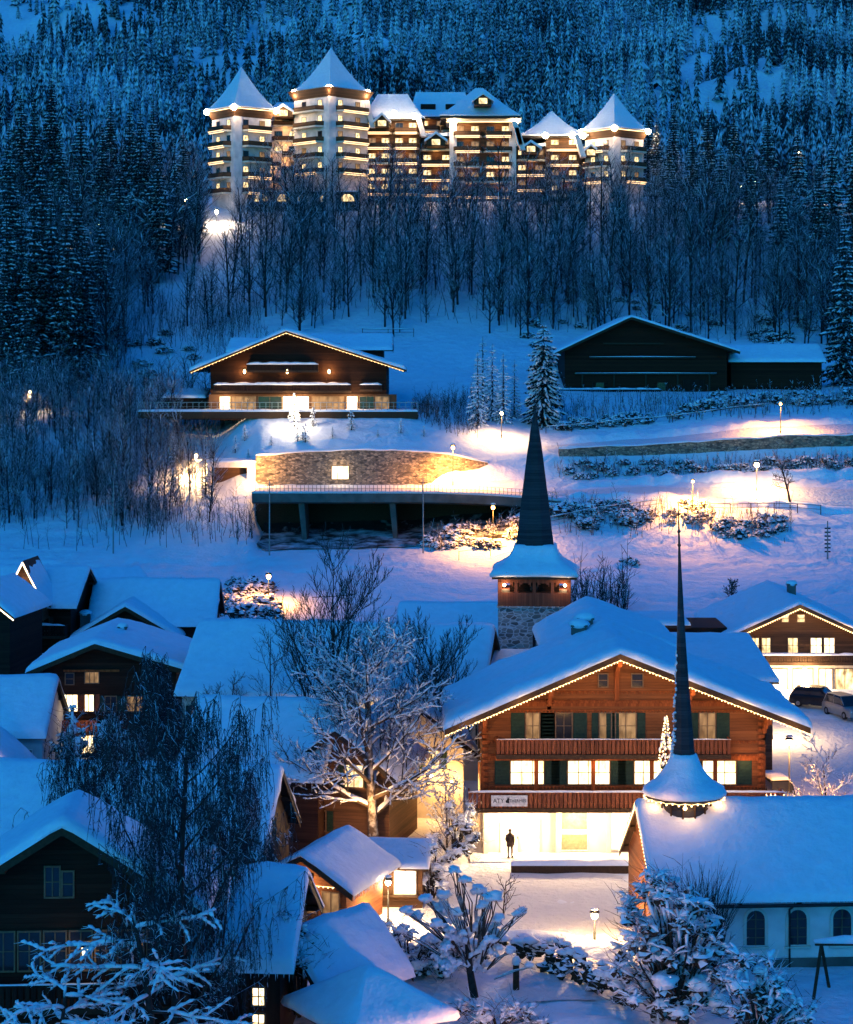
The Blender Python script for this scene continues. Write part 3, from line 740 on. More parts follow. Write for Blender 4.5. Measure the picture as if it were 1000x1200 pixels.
lamp('belfry_inside', (2.3,0,11.5), 60, WARM, bt, .2); lamp('belfry_inside', (-2.3,0,11.5), 60, WARM, bt, .2)
# nave behind-left of the tower, low porch
nv = house('church_nave', 'long low snow-roofed nave joined behind the stone tower', at(540,720,172).x, 172, 0, R(-3), 'church')
gable(nv, 0, 0, 12, 9.5, 0, 6.6, 3.3, 'x', .5, .4, .4, .4, 'white_plaster', 'roof', 0, seed=9)
window(nv, -1, -6, 3.4, .8, 1.8, 2, 3, 'glass', 0)
po = house('porch', 'small lean-to with a smooth snow roof at the foot of the stone tower', at(607,770,155).x, 155, 0, R(-3), 'porch')
b = MB(); b.box(-2.2, 1.8, -2.4, 1.8, -.3, 7.0); b.build('wall', M['white_plaster'], po); b = MB(); b.hexa([(-2.5,-2.8,6.9),(2.0,-2.8,6.9),(2.0,1.6,8.0),(-2.5,1.6,8.0),(-2.5,-2.8,7.03),(2.0,-2.8,7.03),(2.0,1.6,8.13),(-2.5,1.6,8.13)]); b.build('roof', M['roof'], po)
flat_snow(po, -2.55, 2.05, -2.85, 1.65, 7.03, .4, 2, .25)

# ================================================================== houses right of the tower
n2 = house('house', 'dark house tucked behind the rear roof of the orange chalet, right of the stone tower', at(712,740,172).x, 172, 1.0, 0)
gable(n2, 0, 5, 7.5, 10, -1, 5.2, 1.8, 'y', .5, .5, .4, .4, 'brown_wood', 'roof', 0, seed=12)
window(n2, 0, 0, 4.5, .9, .8, 2, 2, 'glass', .45)
_c = chimney(n2, -1.6, 6.5, 7.0, .8, .7)
ga = house('garage', 'low flat-roofed dark building with a lit doorway lamp behind the chapel spire', at(795,730,176).x, 176, 2.0, 0, 'building')
b = MB(); b.box(-4.4, 4.2, 0, 7, -1, 5.6); b.build('wall', M['dark_wood'], ga); b = MB(); b.box(-4.8, 1.0, -.6, 7, 5.61, 5.85); b.box(1.01, 4.4, -.6, 7, 4.3, 4.5); b.build('roof', M['roof'], ga)
flat_snow(ga, -4.85, 1.0, -.65, 7, 5.85, .45, 5); 
b = MB(); b.box(.9, 4.2, -.5, 0, -1, 4.28); b.build('entrance_bay', M['plaster'], ga)
flat_snow(ga, 1.0, 4.45, -.65, 0, 4.5, .4, 6, name='entrance_snow')
window(ga, 2.5, -.51, 2.3, 2.4, 1.4, 4, 2, 'lit', 0)
b = MB(); b.blob((2.3, -.8, 3.9), .14, 0, 0); b.build('wall_lamp', M['bulb'], ga); lamp('wall_glow', (2.3, -1.1, 3.8), 220, WARM, ga, .2)
fl = house('low_house', 'broad low building with smooth sloping snow roof between chapel spire and lit chalet', at(838,790,150).x, 150, 1.0, 0, 'building')
b = MB(); b.box(-5.5, 4.2, 0, 13, -1, 5.8); b.build('wall', M['brown_wood'], fl)
b = MB(); b.hexa([(-6,-.6,5.85),(4.6,-.6,5.85),(4.6,13.4,7.35),(-6,13.4,7.35),(-6,-.6,6.0),(4.6,-.6,6.0),(4.6,13.4,7.5),(-6,13.4,7.5)]); b.build('roof', M['roof'], fl)
flat_snow(fl, -6.05, 4.65, -.65, 13.45, 6.0, .4, 7, 1.5/14)
# right chalet
rc = house('lit_chalet', 'dark chalet with rows of yellow windows, bulbs along its gable and a glaring entrance lamp', at(934,800,176).x, 176, 2.2, 0)
_, rf2, zr2 = gable(rc, 0, 7.5, 11.0, 15, -1, 4.9, 2.5, 'y', 1.2, 1.4, .6, .45, 'brown_wood', 'roof', 0, seed=21)
zo = 0
window(rc, -1.0, 0, 5.9, .55, .6, 1, 2, 'lit', 0); window(rc, .35, 0, 5.9, .6, .6, 1, 2, 'lit', 0)
for x0, x1 in ((-3.9, -3.3), (-3.0, -2.3), (-.75, .05), (1.2, 2.1), (2.35, 3.2)): window(rc, (x0+x1)/2, 0, 3.25, x1-x0, 1.25, 2, 2, 'lit_white' if x0 > .5 else 'lit', 0)
balcony(rc, -4.9, 5.4, -.01, 2.55, 1.1, .6, 'beam', .2, .22)
b = MB(); b.box(-5.3, 5.3, -.08, -.003, -.5, 2.3); b.build('ground_floor_wall', M['plaster'], rc)
for x0, x1, p in ((-4.3,-3.0,'lit'), (-2.2,-.9,'shop'), (-.3,1.3,'shop'), (1.9,3.0,'lit_white'), (3.3,4.9,'lit')): window(rc, (x0+x1)/2, -.09, .1, x1-x0, 1.75, 2, 1, p, 0)
b = MB(); b.blob((.4, -1.5, 2.0), .2, 0, 0); b.blob((-1.9, -1.4, .9), .16, 0, 0); b.build('porch_lamp', M['bulb'], rc)
lamp('porch_glow', (.4, -1.9, 1.9), 900, WARM, rc, .3); lamp('porch_glow', (-2.2, -2.2, 1.2), 500, WARM, rc, .3)
for s in (-1, 1): bulbs('light_string', [(s*6.6*i/34, -1.52, zr2(s*6.6*i/34)-.25) for i in range(35)], .055, rc)
for x in (-4, 0, 4): lamp('string_glow', (x, -1.9, zr2(x)-.5), 60, AMB, rc, .3)
chimney(rf2, .6, 6, zr2(.6)+.3, .7, 1.0)
# ================================================================== left houses
# A: gable with two yellow windows
ha = house('chalet', 'dark chalet with two curtained yellow windows and a small lit balcony under its snowy gable', at(117,880,155).x, 155, 0, R(1))
_, rfa, zra = gable(ha, .7, 6, 10.2, 12, -.3, 7.3, 1.75, 'y', .9, 1.2, .3, .5, 'dark_wood', 'beam', -.9, seed=31)
XA = lambda px: (px-117)/15.48
for x0, x1, n in ((XA(71), XA(93), 3), (XA(98), XA(110), 2)): window(ha, (x0+x1)/2, 0, 3.95, x1-x0, 1.25, n, 1, 'lit_white', .35, 0, 'beam', 'red_wood')
window(ha, XA(108), 0, 6.1, 1.0, .8, 3, 1, 'lit_dim', 0); window(ha, XA(82), 0, 6.0, .6, .8, 1, 2, 'glass', 0); window(ha, XA(130), 0, 3.95, .8, 1.1, 2, 2, 'glass', .3)
window(ha, XA(158), 0, 3.95, 1.1, 1.1, 2, 2, 'lit_dim', .3)
balcony(ha, XA(58), XA(117), -.01, 2.55, 1.2, .9, 'rail_wood', .0, .3); lamp('balcony_glow', (-1.5, -1.9, 4.2), 30, WARM, ha, .2); lamp('balcony_glow', (-.6, -2.3, 2.9), 18, WARM, ha, .2)
window(ha, XA(103), 0, .8, 1.0, 1.4, 2, 1, 'lit_white', 0); window(ha, XA(80), 0, .6, .9, 1.4, 2, 2, 'glass', 0)
b = MB(); b.box(XA(75), XA(140), -.14, -.003, 6.95, 7.1); b.build('beam', M['carved_wood'], ha)
chimney(rfa, .9, 6.5, zra(.9)+.2, .6, .7)
# B: cross-gabled behind
hb = house('chalet', 'dark chalet with wide front gable right behind the chalet with two yellow windows', at(168,740,183).x, 183, 3.0, R(1))
gable(hb, .8, 4, 9, 10.6, -1, 4.2, 3.2, 'x', .5, .4, .4, .4, 'dark_wood', 'roof', 0, seed=33)
gable(hb, -1.1, .2, 7.8, 6.5, -1, 3.6, 2.3, 'y', .9, .9, 0, .42, 'dark_wood', 'beam', 0, seed=34)
for x in (-1.9, -.6): window(hb, x, -3.06, 3.9, .5, .6, 1, 2, 'lit_dim', .3)
chimney(hb, -5.0, -1, 4.2, .8, .8)
# E: small gable right of B
he_ = house('hut', 'small dark gabled hut before the snow-laden hedge, its front lit yellow', at(248,735,172).x, 172, 1.6, R(-12), 'hut')
gable(he_, 0, 2, 2.6, 5, -1, 4.9, 2.0, 'y', .25, .3, .2, .22, 'dark_vwood', 'roof', 0, seed=36)
lamp('hut_glow', (.6, -2.5, 3.6), 60, WARM, he_, .2)
# F: little roof by the orange lamp
hf = house('shed', 'little snow-roofed shed below the glowing orange street lamp', at(338,728,170).x, 170, 1.6, R(-14), 'shed')
gable(hf, 0, 2, 5.2, 5, -1, 5.0, 1.6, 'y', .5, .6, .3, .35, 'dark_wood', 'roof', .6, seed=37)
# C: far-left complex
hc = house('chalet', 'large dark chalet with snow-edged balconies and a bright light outline on its steep dormer', at(40,770,180).x, 180, 3.0, R(-4))
gable(hc, -1.6, 4, 9, 10, -1, 6.2, 2.6, 'x', .6, .6, .6, .4, 'dark_wood', 'roof', 0, seed=41)
_, _, zrc = gable(hc, -.1, -.6, 3.1, 4.5, 5.0, 7.1, 3.0, 'y', .35, .5, 0, .14, 'brown_wood', 'roof', 0, seed=42)
b = MB()
for s in (-1, 1): b.tube((-.1, -3.45, zrc(0)-.0+.0), (-.1+s*1.85, -3.45, zrc(1.85)+.0), .07, None, 6)
b.build('light_string', M['rake_light'], hc); lamp('rake_glow', (-.1, -3.7, 8.6), 40, WARM, hc, .3)
for z in (1.0, 3.6): balcony(hc, -6.2, 3.2, -.45, z, 1.4, .9, 'dark_vwood', .24, .25)
for i, (x, z) in enumerate(((-4.5, 3.9), (-2.4, 3.9), (1, 3.9), (-4, 1.3), (-1, 1.3))): window(hc, x, -.45, z, .9, 1.2, 2, 2, 'lit_dim' if i == 0 else 'glass', .3)
hc2 = house('chalet', 'low dark chalet roof ridge running down behind the light-outlined dormer', at(84,690,193).x, 193, 3.6, R(-52))
gable(hc2, 0, 3, 6.5, 8, -1, 4.8, 2.2, 'y', .6, .6, .4, .35, 'dark_wood', 'roof', 0, seed=43)
hc3 = house('chalet', 'chalet corner cut by the picture edge, its snowy rake outlined with lights', at(0,720,165).x-1.6, 165, 2, R(-8))
_, _, zr3 = gable(hc3, 0, 4, 5, 8, -1, 8.3, 1.9, 'y', .6, .8, .4, .45, 'dark_wood', 'roof', 0, seed=44)
b = MB()
for s in (-1, 1): b.tube((0, -.86, zr3(0)-.1), (s*3.1, -.86, zr3(3.1)-.1), .05)
b.build('light_string', M['rake_light'], hc3)
# D: blue roof with pale wall annexe
hd = house('annexe', 'pale board-walled annexe with one white-framed window and a thick snow roof', at(14,880,146).x, 146, 0, R(0), 'building')
gable(hd, -.4, 4.2, 8.6, 5.2, -.3, 4.0, 3.0, 'x', .6, .3, .3, .5, 'grey_plaster', 'roof', 0, seed=46)
window(hd, 1.0, -.11, 1.35, .9, 1.35, 2, 2, 'glass', 0, 0, 'white_frame')
hd2 = house('hut', 'dark hut at the picture edge whose rake glows orange, before the pale annexe', at(-2,880,139).x, 139, 0, R(-6), 'hut')
gable(hd2, -1.2, 2, 4.6, 4, -.3, 2.6, 2.0, 'y', .4, .4, .3, .35, 'dark_wood', 'roof', 0, seed=47)
lamp('rake_glow', (-.2, -1.8, 4.2), 60, SOD, hd2, .2)

# R1: long building in the middle
r1 = house('long_house', 'long building with pointed dark end gable and huge smooth snow roof behind the bare tree', at(405,800,155).x, 155, 0, R(-9), 'building')
gable(r1, 0, 0, 12.5, 22, -.3, 6.3, 4.0, 'x', .7, .35, .35, .5, 'plaster', 'roof', 0, seed=51, lump=.12)
for i in range(8): window(r1, -9.6+i*2.7, -6.25, 3.4, 1.3, 1.7, 2, 2, 'lit' if i in (2,3,4,5) else 'lit_dim', .35)
b = MB(); b.add([(11.02,-6.2,6.3),(11.02,6.2,6.3),(11.02,0,10.2)], [(0,1,2)]); b.build('gable_boarding', M['brown_wood'], r1)
lamp('gable_lamp_glow', (11.8,-4.6,6.9), 60, WARM, r1, .2); b = MB(); b.blob((11.3,-5.0,6.9), .16, 0, 0); b.build('wall_lamp', M['bulb'], r1)
lamp('wall_glow', (-2,-7.6,4.8), 120, WARM, r1, .3); lamp('wall_glow', (4,-7.6,4.8), 120, WARM, r1, .3)
# R2
r2 = house('house', 'dark house with steep snowy roof directly behind the broad near blue roof', at(316,860,131).x, 131, 0, R(-10))
gable(r2, 0, 0, 9.6, 8.6, -.3, 5.0, 3.5, 'x', .6, .4, .4, .45, 'dark_wood', 'roof', 0, seed=53, ice=1)
r2b = house('house', 'dark gabled house with a yellow window behind the trunk of the snowy bare tree', at(398,905,127).x, 127, 0, R(-14))
gable(r2b, 0, 3.5, 6.4, 7, -.3, 5.1, 2.4, 'y', .7, .9, .3, .4, 'brown_wood', 'roof', 0, seed=54, ice=1)
lamp('lantern_glow', (2.6, -2.6, 3.4), 420, AMB, r2b, .2); b = MB(); b.blob((2.3, -.25, 3.6), .12, 0, 0); b.build('lantern', M['bulb'], r2b)  # lantern and its light added to warm the snowy tree from below
window(r2b, .95, 0, 4.0, 1.15, 1.35, 2, 2, 'lit', .4); window(r2b, -1.4, 0, 1.2, 1.0, 1.2, 2, 2, 'glass', .4)
# M: lit house left of the main chalet
r4 = house('house', 'cream-walled house with dark eaves beside the orange chalet, warm lanterns on its front', at(485,930,136).x, 136, 0, R(4))
gable(r4, 0, 4.5, 6.6, 9, -.3, 5.0, 2.3, 'y', .9, 1.1, .4, .4, 'plaster', 'roof', .4, seed=56)
window(r4, -1.6, 0, 3.3, 1.0, 1.2, 2, 2, 'lit', .4); window(r4, 1.2, 0, 3.3, 1.0, 1.2, 2, 2, 'lit', .4); window(r4, -1.6, 0, .8, 1.2, 1.4, 2, 2, 'lit_dim', .4)
window(r4, 3.3, 2.2, 3.3, 1.0, 1.2, 2, 2, 'lit', .4, PI/2)
b = MB()
for q in ((1.15,-.55,2.9), (2.5,-.6,2.5)): b.blob(q, .13, 0, 0)
b.build('lantern', M['bulb'], r4)
lamp('lantern_glow', (1.15,-1.1,2.9), 200, AMB, r4, .2); lamp('lantern_glow', (2.6,-1.0,2.4), 260, AMB, r4, .2)
# R3: big near roof
r3 = house('long_house', 'long house whose broad blue snow roof lies behind the weeping birch', at(100,960,112).x-.6, 112, 0, R(-6), 'building')
gable(r3, 0, 0, 10.4, 22, -.3, 4.4, 3.7, 'x', .6, .5, .5, .45, 'dark_wood', 'roof', 0, seed=61, ice=1, lump=.10)
b = MB(); b.add([(11.02,-5.1,4.35),(11.02,5.1,4.35),(11.02,0,8.0)], [(0,1,2)]); b.build('gable_boarding', M['dark_vwood'], r3)
window(r3, 11.02, 0, 4.6, .9, 1.0, 2, 2, 'glass', 0, PI/2)
# J: little lit hut
hj = house('hut', 'small timber hut with warm lit front below a pink snow roof, near the kiosk', at(362,1040,108).x, 108, 0, R(-20), 'hut')
gable(hj, 0, 2.6, 4.3, 5.2, -.3, 3.0, 1.35, 'y', .75, 1.0, .6, .34, 'orange_wood', 'beam', 0, seed=65, ice=1, lump=.14)
b = MB(); b.box(-1.9, 1.9, -.06, -.003, 1.0, 2.6); b.build('panelling', M['orange_wood'], hj)
for x in (-1.3, 0, 1.3): window(hj, x, -.06, 1.3, .9, 1.1, 2, 1, 'lit_dim', 0)
b = MB(); b.box(-.5, .7, -1.0, -.94, 3.35, 3.6); b.build('name_board', M['carved_wood'], hj)
lamp('eave_glow', (0, -.75, 2.7), 110, WARM, hj, .2)
pts = [(-2.4+4.8*i/18, -.55, 2.78) for i in range(19)]; bulbs('light_string', pts, .04, hj)
# kiosk
kk = house('kiosk', 'low market kiosk with two glaring white openings beside the street lamp', at(455,1050,113.5).x, 113.5, 0, R(-4), 'kiosk')
b = MB(); b.box(-2.0, 1.9, 0, 2.6, -.2, 2.3); b.build('wall', M['brown_wood'], kk)
b = MB(); b.hexa([(-2.6,-.9,2.3),(2.3,-.9,2.3),(2.3,3,2.9),(-2.6,3,2.9),(-2.6,-.9,2.42),(2.3,-.9,2.42),(2.3,3,3.02),(-2.6,3,3.02)]); b.build('roof', M['beam'], kk)
flat_snow(kk, -2.65, 2.35, -.95, 3.05, 2.42, .3, 2, .6/3.9, .12)
window(kk, -.95, 0, .85, 1.1, 1.25, 2, 1, 'kiosk', 0, 0, 'white_frame'); window(kk, .95, 0, .85, 1.1, 1.25, 2, 1, 'kiosk', 0, 0, 'white_frame')
b = MB(); b.box(-1.9, 1.8, -.5, -.02, .72, .8); b.build('counter', M['beam'], kk); lamp('kiosk_glow', (0, -1.3, 1.6), 330, WARM, kk, .3)
# I: bottom-left house
hi = house('chalet', 'near dark chalet with a glazed balcony band and small yellow wall lantern', at(95,1100,84).x, 84, 0, R(3))
_, rfi, zri = gable(hi, -.6, 2.2, 9.6, 4.4, -3, 8.3, 3.0, 'y', 1.1, 1.3, .4, .5, 'dark_wood', 'beam', 0, seed=71, ice=1)
XI = lambda px: (px-95)/28.6
for i in range(7):
    x = XI(5)+i*1.05; window(hi, x, -.0, 5.3, .85, 1.55, 2, 2, 'glass', 0, 0, 'frame')
window(hi, XI(62), 0, 8.3, .55, 1.2, 2, 2, 'glass', 0, 0, 'frame'); window(hi, XI(80), 0, 8.3, .4, 1.0, 1, 2, 'glass', 0)
balcony(hi, -5.2, 4.0, -.01, 4.1, 1.3, .95, 'dark_vwood', .06, .25)
b = MB(); b.tube((XI(101), -.5, 6.0), (XI(101), -.5, 6.35), .10, .15, 6); b.build('lantern', M['lit_white'], hi)
b = MB(); b.tube((XI(101), -.5, 6.36), (XI(101), -.5, 6.5), .19, .03, 6); b.tube((XI(101), -.5, 6.5), (XI(101), 0, 6.6), .02); b.build('lantern_cap', M['iron'], hi)
lamp('lantern_glow', (XI(101), -.8, 6.1), 14, WARM, hi, .1)
# K: dark house lower middle
hk = house('house', 'dark house with drooping snow-loaded roof and two small yellow panes by the bottom edge', at(262,1150,90).x, 90, 0, R(-4))
gable(hk, 0, 4, 9.2, 5.2, -1, 4.1, 2.5, 'x', .7, .6, .6, .55, 'dark_vwood', 'beam', 0, seed=73, ice=1, lump=.3)
for z in (1.05, 2.2): window(hk, at(304,1150,89).x-at(262,1150,90).x, -.65, z, .5, .75, 2, 2, 'lit_white', 0)
# K2 swooping snow-ridge roof
k2 = house('gateway_roof', 'small open gateway roof with two curved snow-covered slopes above the garden path', at(385,1100,94).x, 94, 0, R(-42), 'gateway')
gable(k2, 0, 0, 3.6, 4.6, 2.6, 2.75, 1.7, 'y', .9, .5, .5, .5, 'dark_wood', 'beam', 0, seed=75, lump=.2)
for x in (-1.6, 1.6):
    for y in (-2.1, 2.1):
        b = MB(); b.box(x-.1, x+.1, y-.1, y+.1, -.2, 2.6); b.build('post', M['beam'], k2)
# L: pavilion
pv = house('pavilion', 'round-shouldered pavilion roof under smooth snow at the bottom edge', at(433,1180,88).x, 88, 0, R(30), 'pavilion')
b = MB()
for k in range(6):
    t = 2*PI*k/6; b.tube((math.cos(t)*2.3, math.sin(t)*2.3, -.2), (math.cos(t)*2.3, math.sin(t)*2.3, 2.3), .1)
b.build('post', M['beam'], pv)
cap_cone(pv, [(2.9,2.1),(2.95,2.2),(.2,3.85)], 6, 0, name='roof', m='beam', smooth=False)
sqring([(2.4,2.2),(2.75,2.24),(2.85,2.4),(2.78,2.66),(2.45,2.88),(1.9,3.2),(1.3,3.58),(.8,3.92),(.35,4.2),(.05,4.28)], M['snow'], 'snow', pv, 8, .05)
FLO = (1,.66,.36)
# ================================================================== HOTEL on the ledge
ho = thing('hotel', 'grand floodlit hotel with pointed snowy tower roofs and rows of glowing balconies above the wood', 'hotel', (at(500,225,405).x, 405, 62))
def HX(px, Y): return (px-500)*Y/F
def HZp(py, Y): return CZ-(py-HZ)*Y/F-62
def flare_roof(par, x, y, half, ze, za, rot=0, top=.02, ov=1.0, k=1.35, rid=0, n=8, sn=.35):
    """square/rectangular hipped roof with concave slopes; rid = half length of the ridge along x"""
    for nm, off, m in (('roof', 0, 'roof'), ('snow', sn, 'snow')):
        b = MB(); rg = []
        seq = [(1.0 if nm == 'roof' else .985, -.35 if nm == 'roof' else .05)]
        for i in range(n+1):
            t = i/n; seq.append(((1-t)*(1+(.01 if off else 0)), (za-ze)*t**k+off*(1 if i else .75)))
        for f, z in seq:
            hx = half[0]*f+(rid if rid else 0)*(1-f)+.02; hy = half[1]*f+.02; ring = []
            for sx, sy in ((-1,-1),(0,-1),(1,-1),(1,0),(1,1),(0,1),(-1,1),(-1,0)):
                ax = sx*hx*(.97 if sy == 0 else 1); ay = sy*hy*(.97 if sx == 0 else 1)
                ring.append((x+ax*math.cos(rot)-ay*math.sin(rot), y+ax*math.sin(rot)+ay*math.cos(rot), ze+z))
            rg.append(ring)
        b.rings(rg)
        if nm == 'roof': R0 = b.build('roof', M[m], par)
        else: b.build('snow', M[m], R0)
    return R0
def hbal(par, x, y, z, w, rot, dep=1.5, glow=True, rail='brown_wood'):
    """a hotel balcony: cream slab edge, timber parapet, light strip under the soffit; front faces -y before rot"""
    b = MB(); b.hexa([(-w/2,0,-.2),(w/2,0,-.2),(w/2,0,-.2),(-w/2,0,-.2),(-w/2,0,.1),(w/2,0,.1),(w/2,0,.1),(-w/2,0,.1)])
    b = MB(); k = .82
    b.hexa([(-w/2,0,-.22),(-w/2*k,-dep,-.22),(w/2*k,-dep,-.22),(w/2,0,-.22),(-w/2,0,.1),(-w/2*k,-dep,.1),(w/2*k,-dep,.1),(w/2,0,.1)])
    o = b.build('balcony', M['plaster'], par, False, (x, y, z), rot)
    r = MB()
    P = [(-w/2,0),(-w/2*k,-dep),(w/2*k,-dep),(w/2,0)]
    for a, c in zip(P[:-1], P[1:]):
        r.hexa([(a[0],a[1],.12),(c[0],c[1],.12),(c[0]*.97,c[1]+.1,.12),(a[0]*.97,a[1]+.1,.12),(a[0],a[1],.95),(c[0],c[1],.95),(c[0]*.97,c[1]+.1,.95),(a[0]*.97,a[1]+.1,.95)])
    r.build('parapet', M[rail], o)
    if glow and random.random() < .72:
        g_ = MB(); g_.box(-w/2*.8, w/2*.8, -dep*.9, -dep*.9+.12, -.32, -.225); g_.build('light_strip', M['hotel_glow'], o)
        g_ = MB(); g_.box(-w/2*k, w/2*k, -dep-.03, -dep-.004, .0, .1); g_.build('edge_light', M['hotel_glow'], o)
    return o
def htower(px, Y, pe, pa, he, hb, pb, rot=PI/4, floors=4, k=1.35):
    """square tower, corner to the viewer; pixel rows of eave, apex, base; half widths in pixels"""
    s = F/Y; x = HX(px, Y)-ho.location.x; y = Y-405; ze = HZp(pe, Y); za = HZp(pa, Y); zb = HZp(pb, Y)-3
    a = hb/s/math.sqrt(2)            # half side
    b = MB(); c, sn = math.cos(rot), math.sin(rot)
    def W(u, v, z): return (x+u*c-v*sn, y+u*sn+v*c, z)
    b.hexa([W(-a,-a,zb),W(a,-a,zb),W(a,a,zb),W(-a,a,zb),W(-a,-a,ze),W(a,-a,ze),W(a,a,ze),W(-a,a,ze)])
    t = b.build('tower', M['white_plaster'], ho)
    b = MB(); q = a*1.18; z0 = ze-1.7
    b.hexa([W(-a*1.02,-a*1.02,z0),W(a*1.02,-a*1.02,z0),W(a*1.02,a*1.02,z0),W(-a*1.02,a*1.02,z0),W(-q,-q,ze),W(q,-q,ze),W(q,q,ze),W(-q,q,ze)])
    b.build('cornice', M['brown_wood'], t)
    E = he/s/math.sqrt(2); R0 = flare_roof(t, x, y, (E, E), ze, za, rot, k=k)
    g_ = MB()
    for (u, v) in ((-1,-1), (1,-1), (-1,1)):
        p = W(u*E*.98, v*E*.98, ze-.1); g_.blob(p, .6, 0, 0)
        lamp('eave_flood', (p[0]*1.0, p[1]-1.0, p[2]-.9), 340, FLO, t, .3)
    for (u0,v0,u1,v1) in ((-1,-1,1,-1),(-1,-1,-1,1)):
        g2 = MB(); g2.tube(W(u0*E,v0*E,ze-.2), W(u1*E,v1*E,ze-.2), .10, None, 4); g2.build('eave_light', M['hotel_glow'], t)
    g_.build('floodlight', M['hotel_bulb' if True else 'bulb'], t)
    # pier at the near corner
    b = MB(); p0 = W(-a,-a,0); b.hexa([W(-a-.25,-a-.25,zb),W(-a+1.5,-a-.25,zb),W(-a+1.5,-a+.2,zb),W(-a-.25,-a+.2,zb),W(-a-.25,-a-.25,z0),W(-a+1.5,-a-.25,z0),W(-a+1.5,-a+.2,z0),W(-a-.25,-a+.2,z0)])
    b.build('pier', M['white_plaster'], t)
    step = 3.0; z = z0-2.6; i = 0
    while z > zb+1.5 and i < floors:
        for face in (0, 1):
            if face == 0: cx_, cy_ = .75/1, -a; r_ = rot
            else: cx_, cy_ = -a, .4; r_ = rot-PI/2
            p = W(cx_ if face == 0 else -a, -a if face == 0 else .5, z)
            hbal(t, p[0], p[1], z, a*2*.80, r_)
            for kx in (-.45, .25):
                pp = W((cx_+kx*a*1.3), -a-.0, z) if face == 0 else W(-a, .5+kx*a*1.3, z)
                window(t, pp[0], pp[1], z+.15, 1.1, 1.9, 1, 1, 'lit' if random.random() < .45 else 'lit_dim' if random.random() < .6 else 'glass', 0, r_)
        z -= step; i += 1
    return t
random.seed(11)
htower(283, 398, 130, 80, 42, 35, 236, R(38), 5)
htower(388, 400, 108, 58, 44, 43, 236, R(45), 5)
htower(720, 404, 154, 111, 40, 34, 222, R(40), 4)
def hblock(px0, px1, Y, pt, pb, floors, wallm='brown_wood', dep=9, glow=True, seedw=0, roofz=1.2, lit=.5, step=3.0):
    s = F/Y; x0 = HX(px0, Y)-ho.location.x; x1 = HX(px1, Y)-ho.location.x; y = Y-405; zt = HZp(pt, Y); zb = HZp(pb, Y)-3
    b = MB(); b.box(x0, x1, y, y+dep, zb, zt); t = b.build('wing', M[wallm], ho)
    z = zt-2.7; w = x1-x0; n = max(1, int(w/2.6))
    for f in range(floors):
        nb = max(1, int(round(w/6.5)))
        for i in range(nb): hbal(t, x0+w*(i+.5)/nb, y, z, w/nb*.97, 0, 1.5, glow, 'brown_wood')
        for i in range(n):
            r_ = random.random(); window(t, x0+w*(i+.5)/n, y, z+.1, 1.5, 1.9, 2, 1, 'lit' if r_ < lit else 'lit_dim' if r_ < lit+.3 else 'glass', 0)
        for i in range(nb): lamp('balcony_glow', (x0+w*(i+.5)/nb, y-1.0, z+2.1), 60, AMB, t, .3)
        z -= step
        if z < zb+1: break
    return t, x0, x1, y, zt
# linking blocks, left to right
t, x0, x1, y, zt = hblock(318, 352, 404, 132, 236, 4, 'white_plaster', 8, False, lit=.2)
flare_roof(t, (x0+x1)/2, y+4, ((x1-x0)/2+.8, 5), zt, zt+2.2, 0, rid=2)
t, x0, x1, y, zt = hblock(300, 330, 401, 180, 236, 3, 'white_plaster', 5); flat_snow(t, x0-.3, x1+.3, y-.3, y+5, zt, .6)
t, x0, x1, y, zt = hblock(428, 492, 402, 140, 232, 5, 'brown_wood', 9, lit=.6); flare_roof(t, (x0+x1)/2, y+4.5, ((x1-x0)/2+1, 6), zt, HZp(112, 406), 0, rid=3.0)
g_ = MB()
for px, py in ((462,134),(485,137)): p = Vector((HX(px,400)-ho.location.x, -6.2, HZp(py,400))); g_.blob(p, .6, 0, 0); lamp('eave_flood', (p.x, p.y-1.0, p.z-.9), 260, FLO, t, .3)
g_.build('floodlight', M['hotel_bulb'], t)
t, x0, x1, y, zt = hblock(490, 534, 405, 160, 236, 4, 'brown_wood', 8, lit=.6); flat_snow(t, x0-.3, x1+.3, y-1.2, y+8, zt, .7)
t, x0, x1, y, zt = hblock(530, 602, 403, 144, 228, 5, 'brown_wood', 11, lit=.5)
b = MB(); b.hexa([(x0-1,y-2,zt+.0),(x1+1.2,y-2,zt+.0),(x1+1.2,y+11,zt+.0),(x0-1,y+11,zt+.0),(x0-1.2,y-2.2,zt+.9),(x1+1.4,y-2.2,zt+.9),(x1+1.4,y+11.2,zt+.9),(x0-1.2,y+11.2,zt+.9)]); b.build('cornice', M['plaster'], t)
flare_roof(t, (x0+x1)/2-.6, y+4.5, ((x1-x0)/2+1.8, 8), zt+.9, HZp(104, 406), 0, rid=.8, k=1.15)
g_ = MB()
for px in (532, 604): p = Vector((HX(px,400)-ho.location.x, y-2.4, zt-.1)); g_.blob(p, .6, 0, 0); lamp('eave_flood', (p.x, p.y-1.0, p.z-.9), 260, FLO, t, .3)
g2 = MB(); g2.tube((x0-1.2, y-2.3, zt-.05), (x1+1.4, y-2.3, zt-.05), .10, None, 4); g2.build('eave_light', M['hotel_glow'], t); g_.build('floodlight', M['hotel_bulb'], t)
for (zz0, zz1) in ((HZp(228,403)-3, zt),):      # pale corner piers
    b = MB(); b.box(x0-.5, x0+.9, y-.5, y+.4, zz0, zz1); b.box(x1-.9, x1+.5, y-.5, y+.4, zz0, zz1); b.build('pier', M['white_plaster'], t)
t, x0, x1, y, zt = hblock(488, 545, 412, 138, 200, 2, 'brown_wood', 9, False); flare_roof(t, (x0+x1)/2, y+4.5, ((x1-x0)/2+1.5, 6), zt, HZp(108, 414), 0, rid=5, k=1.1)
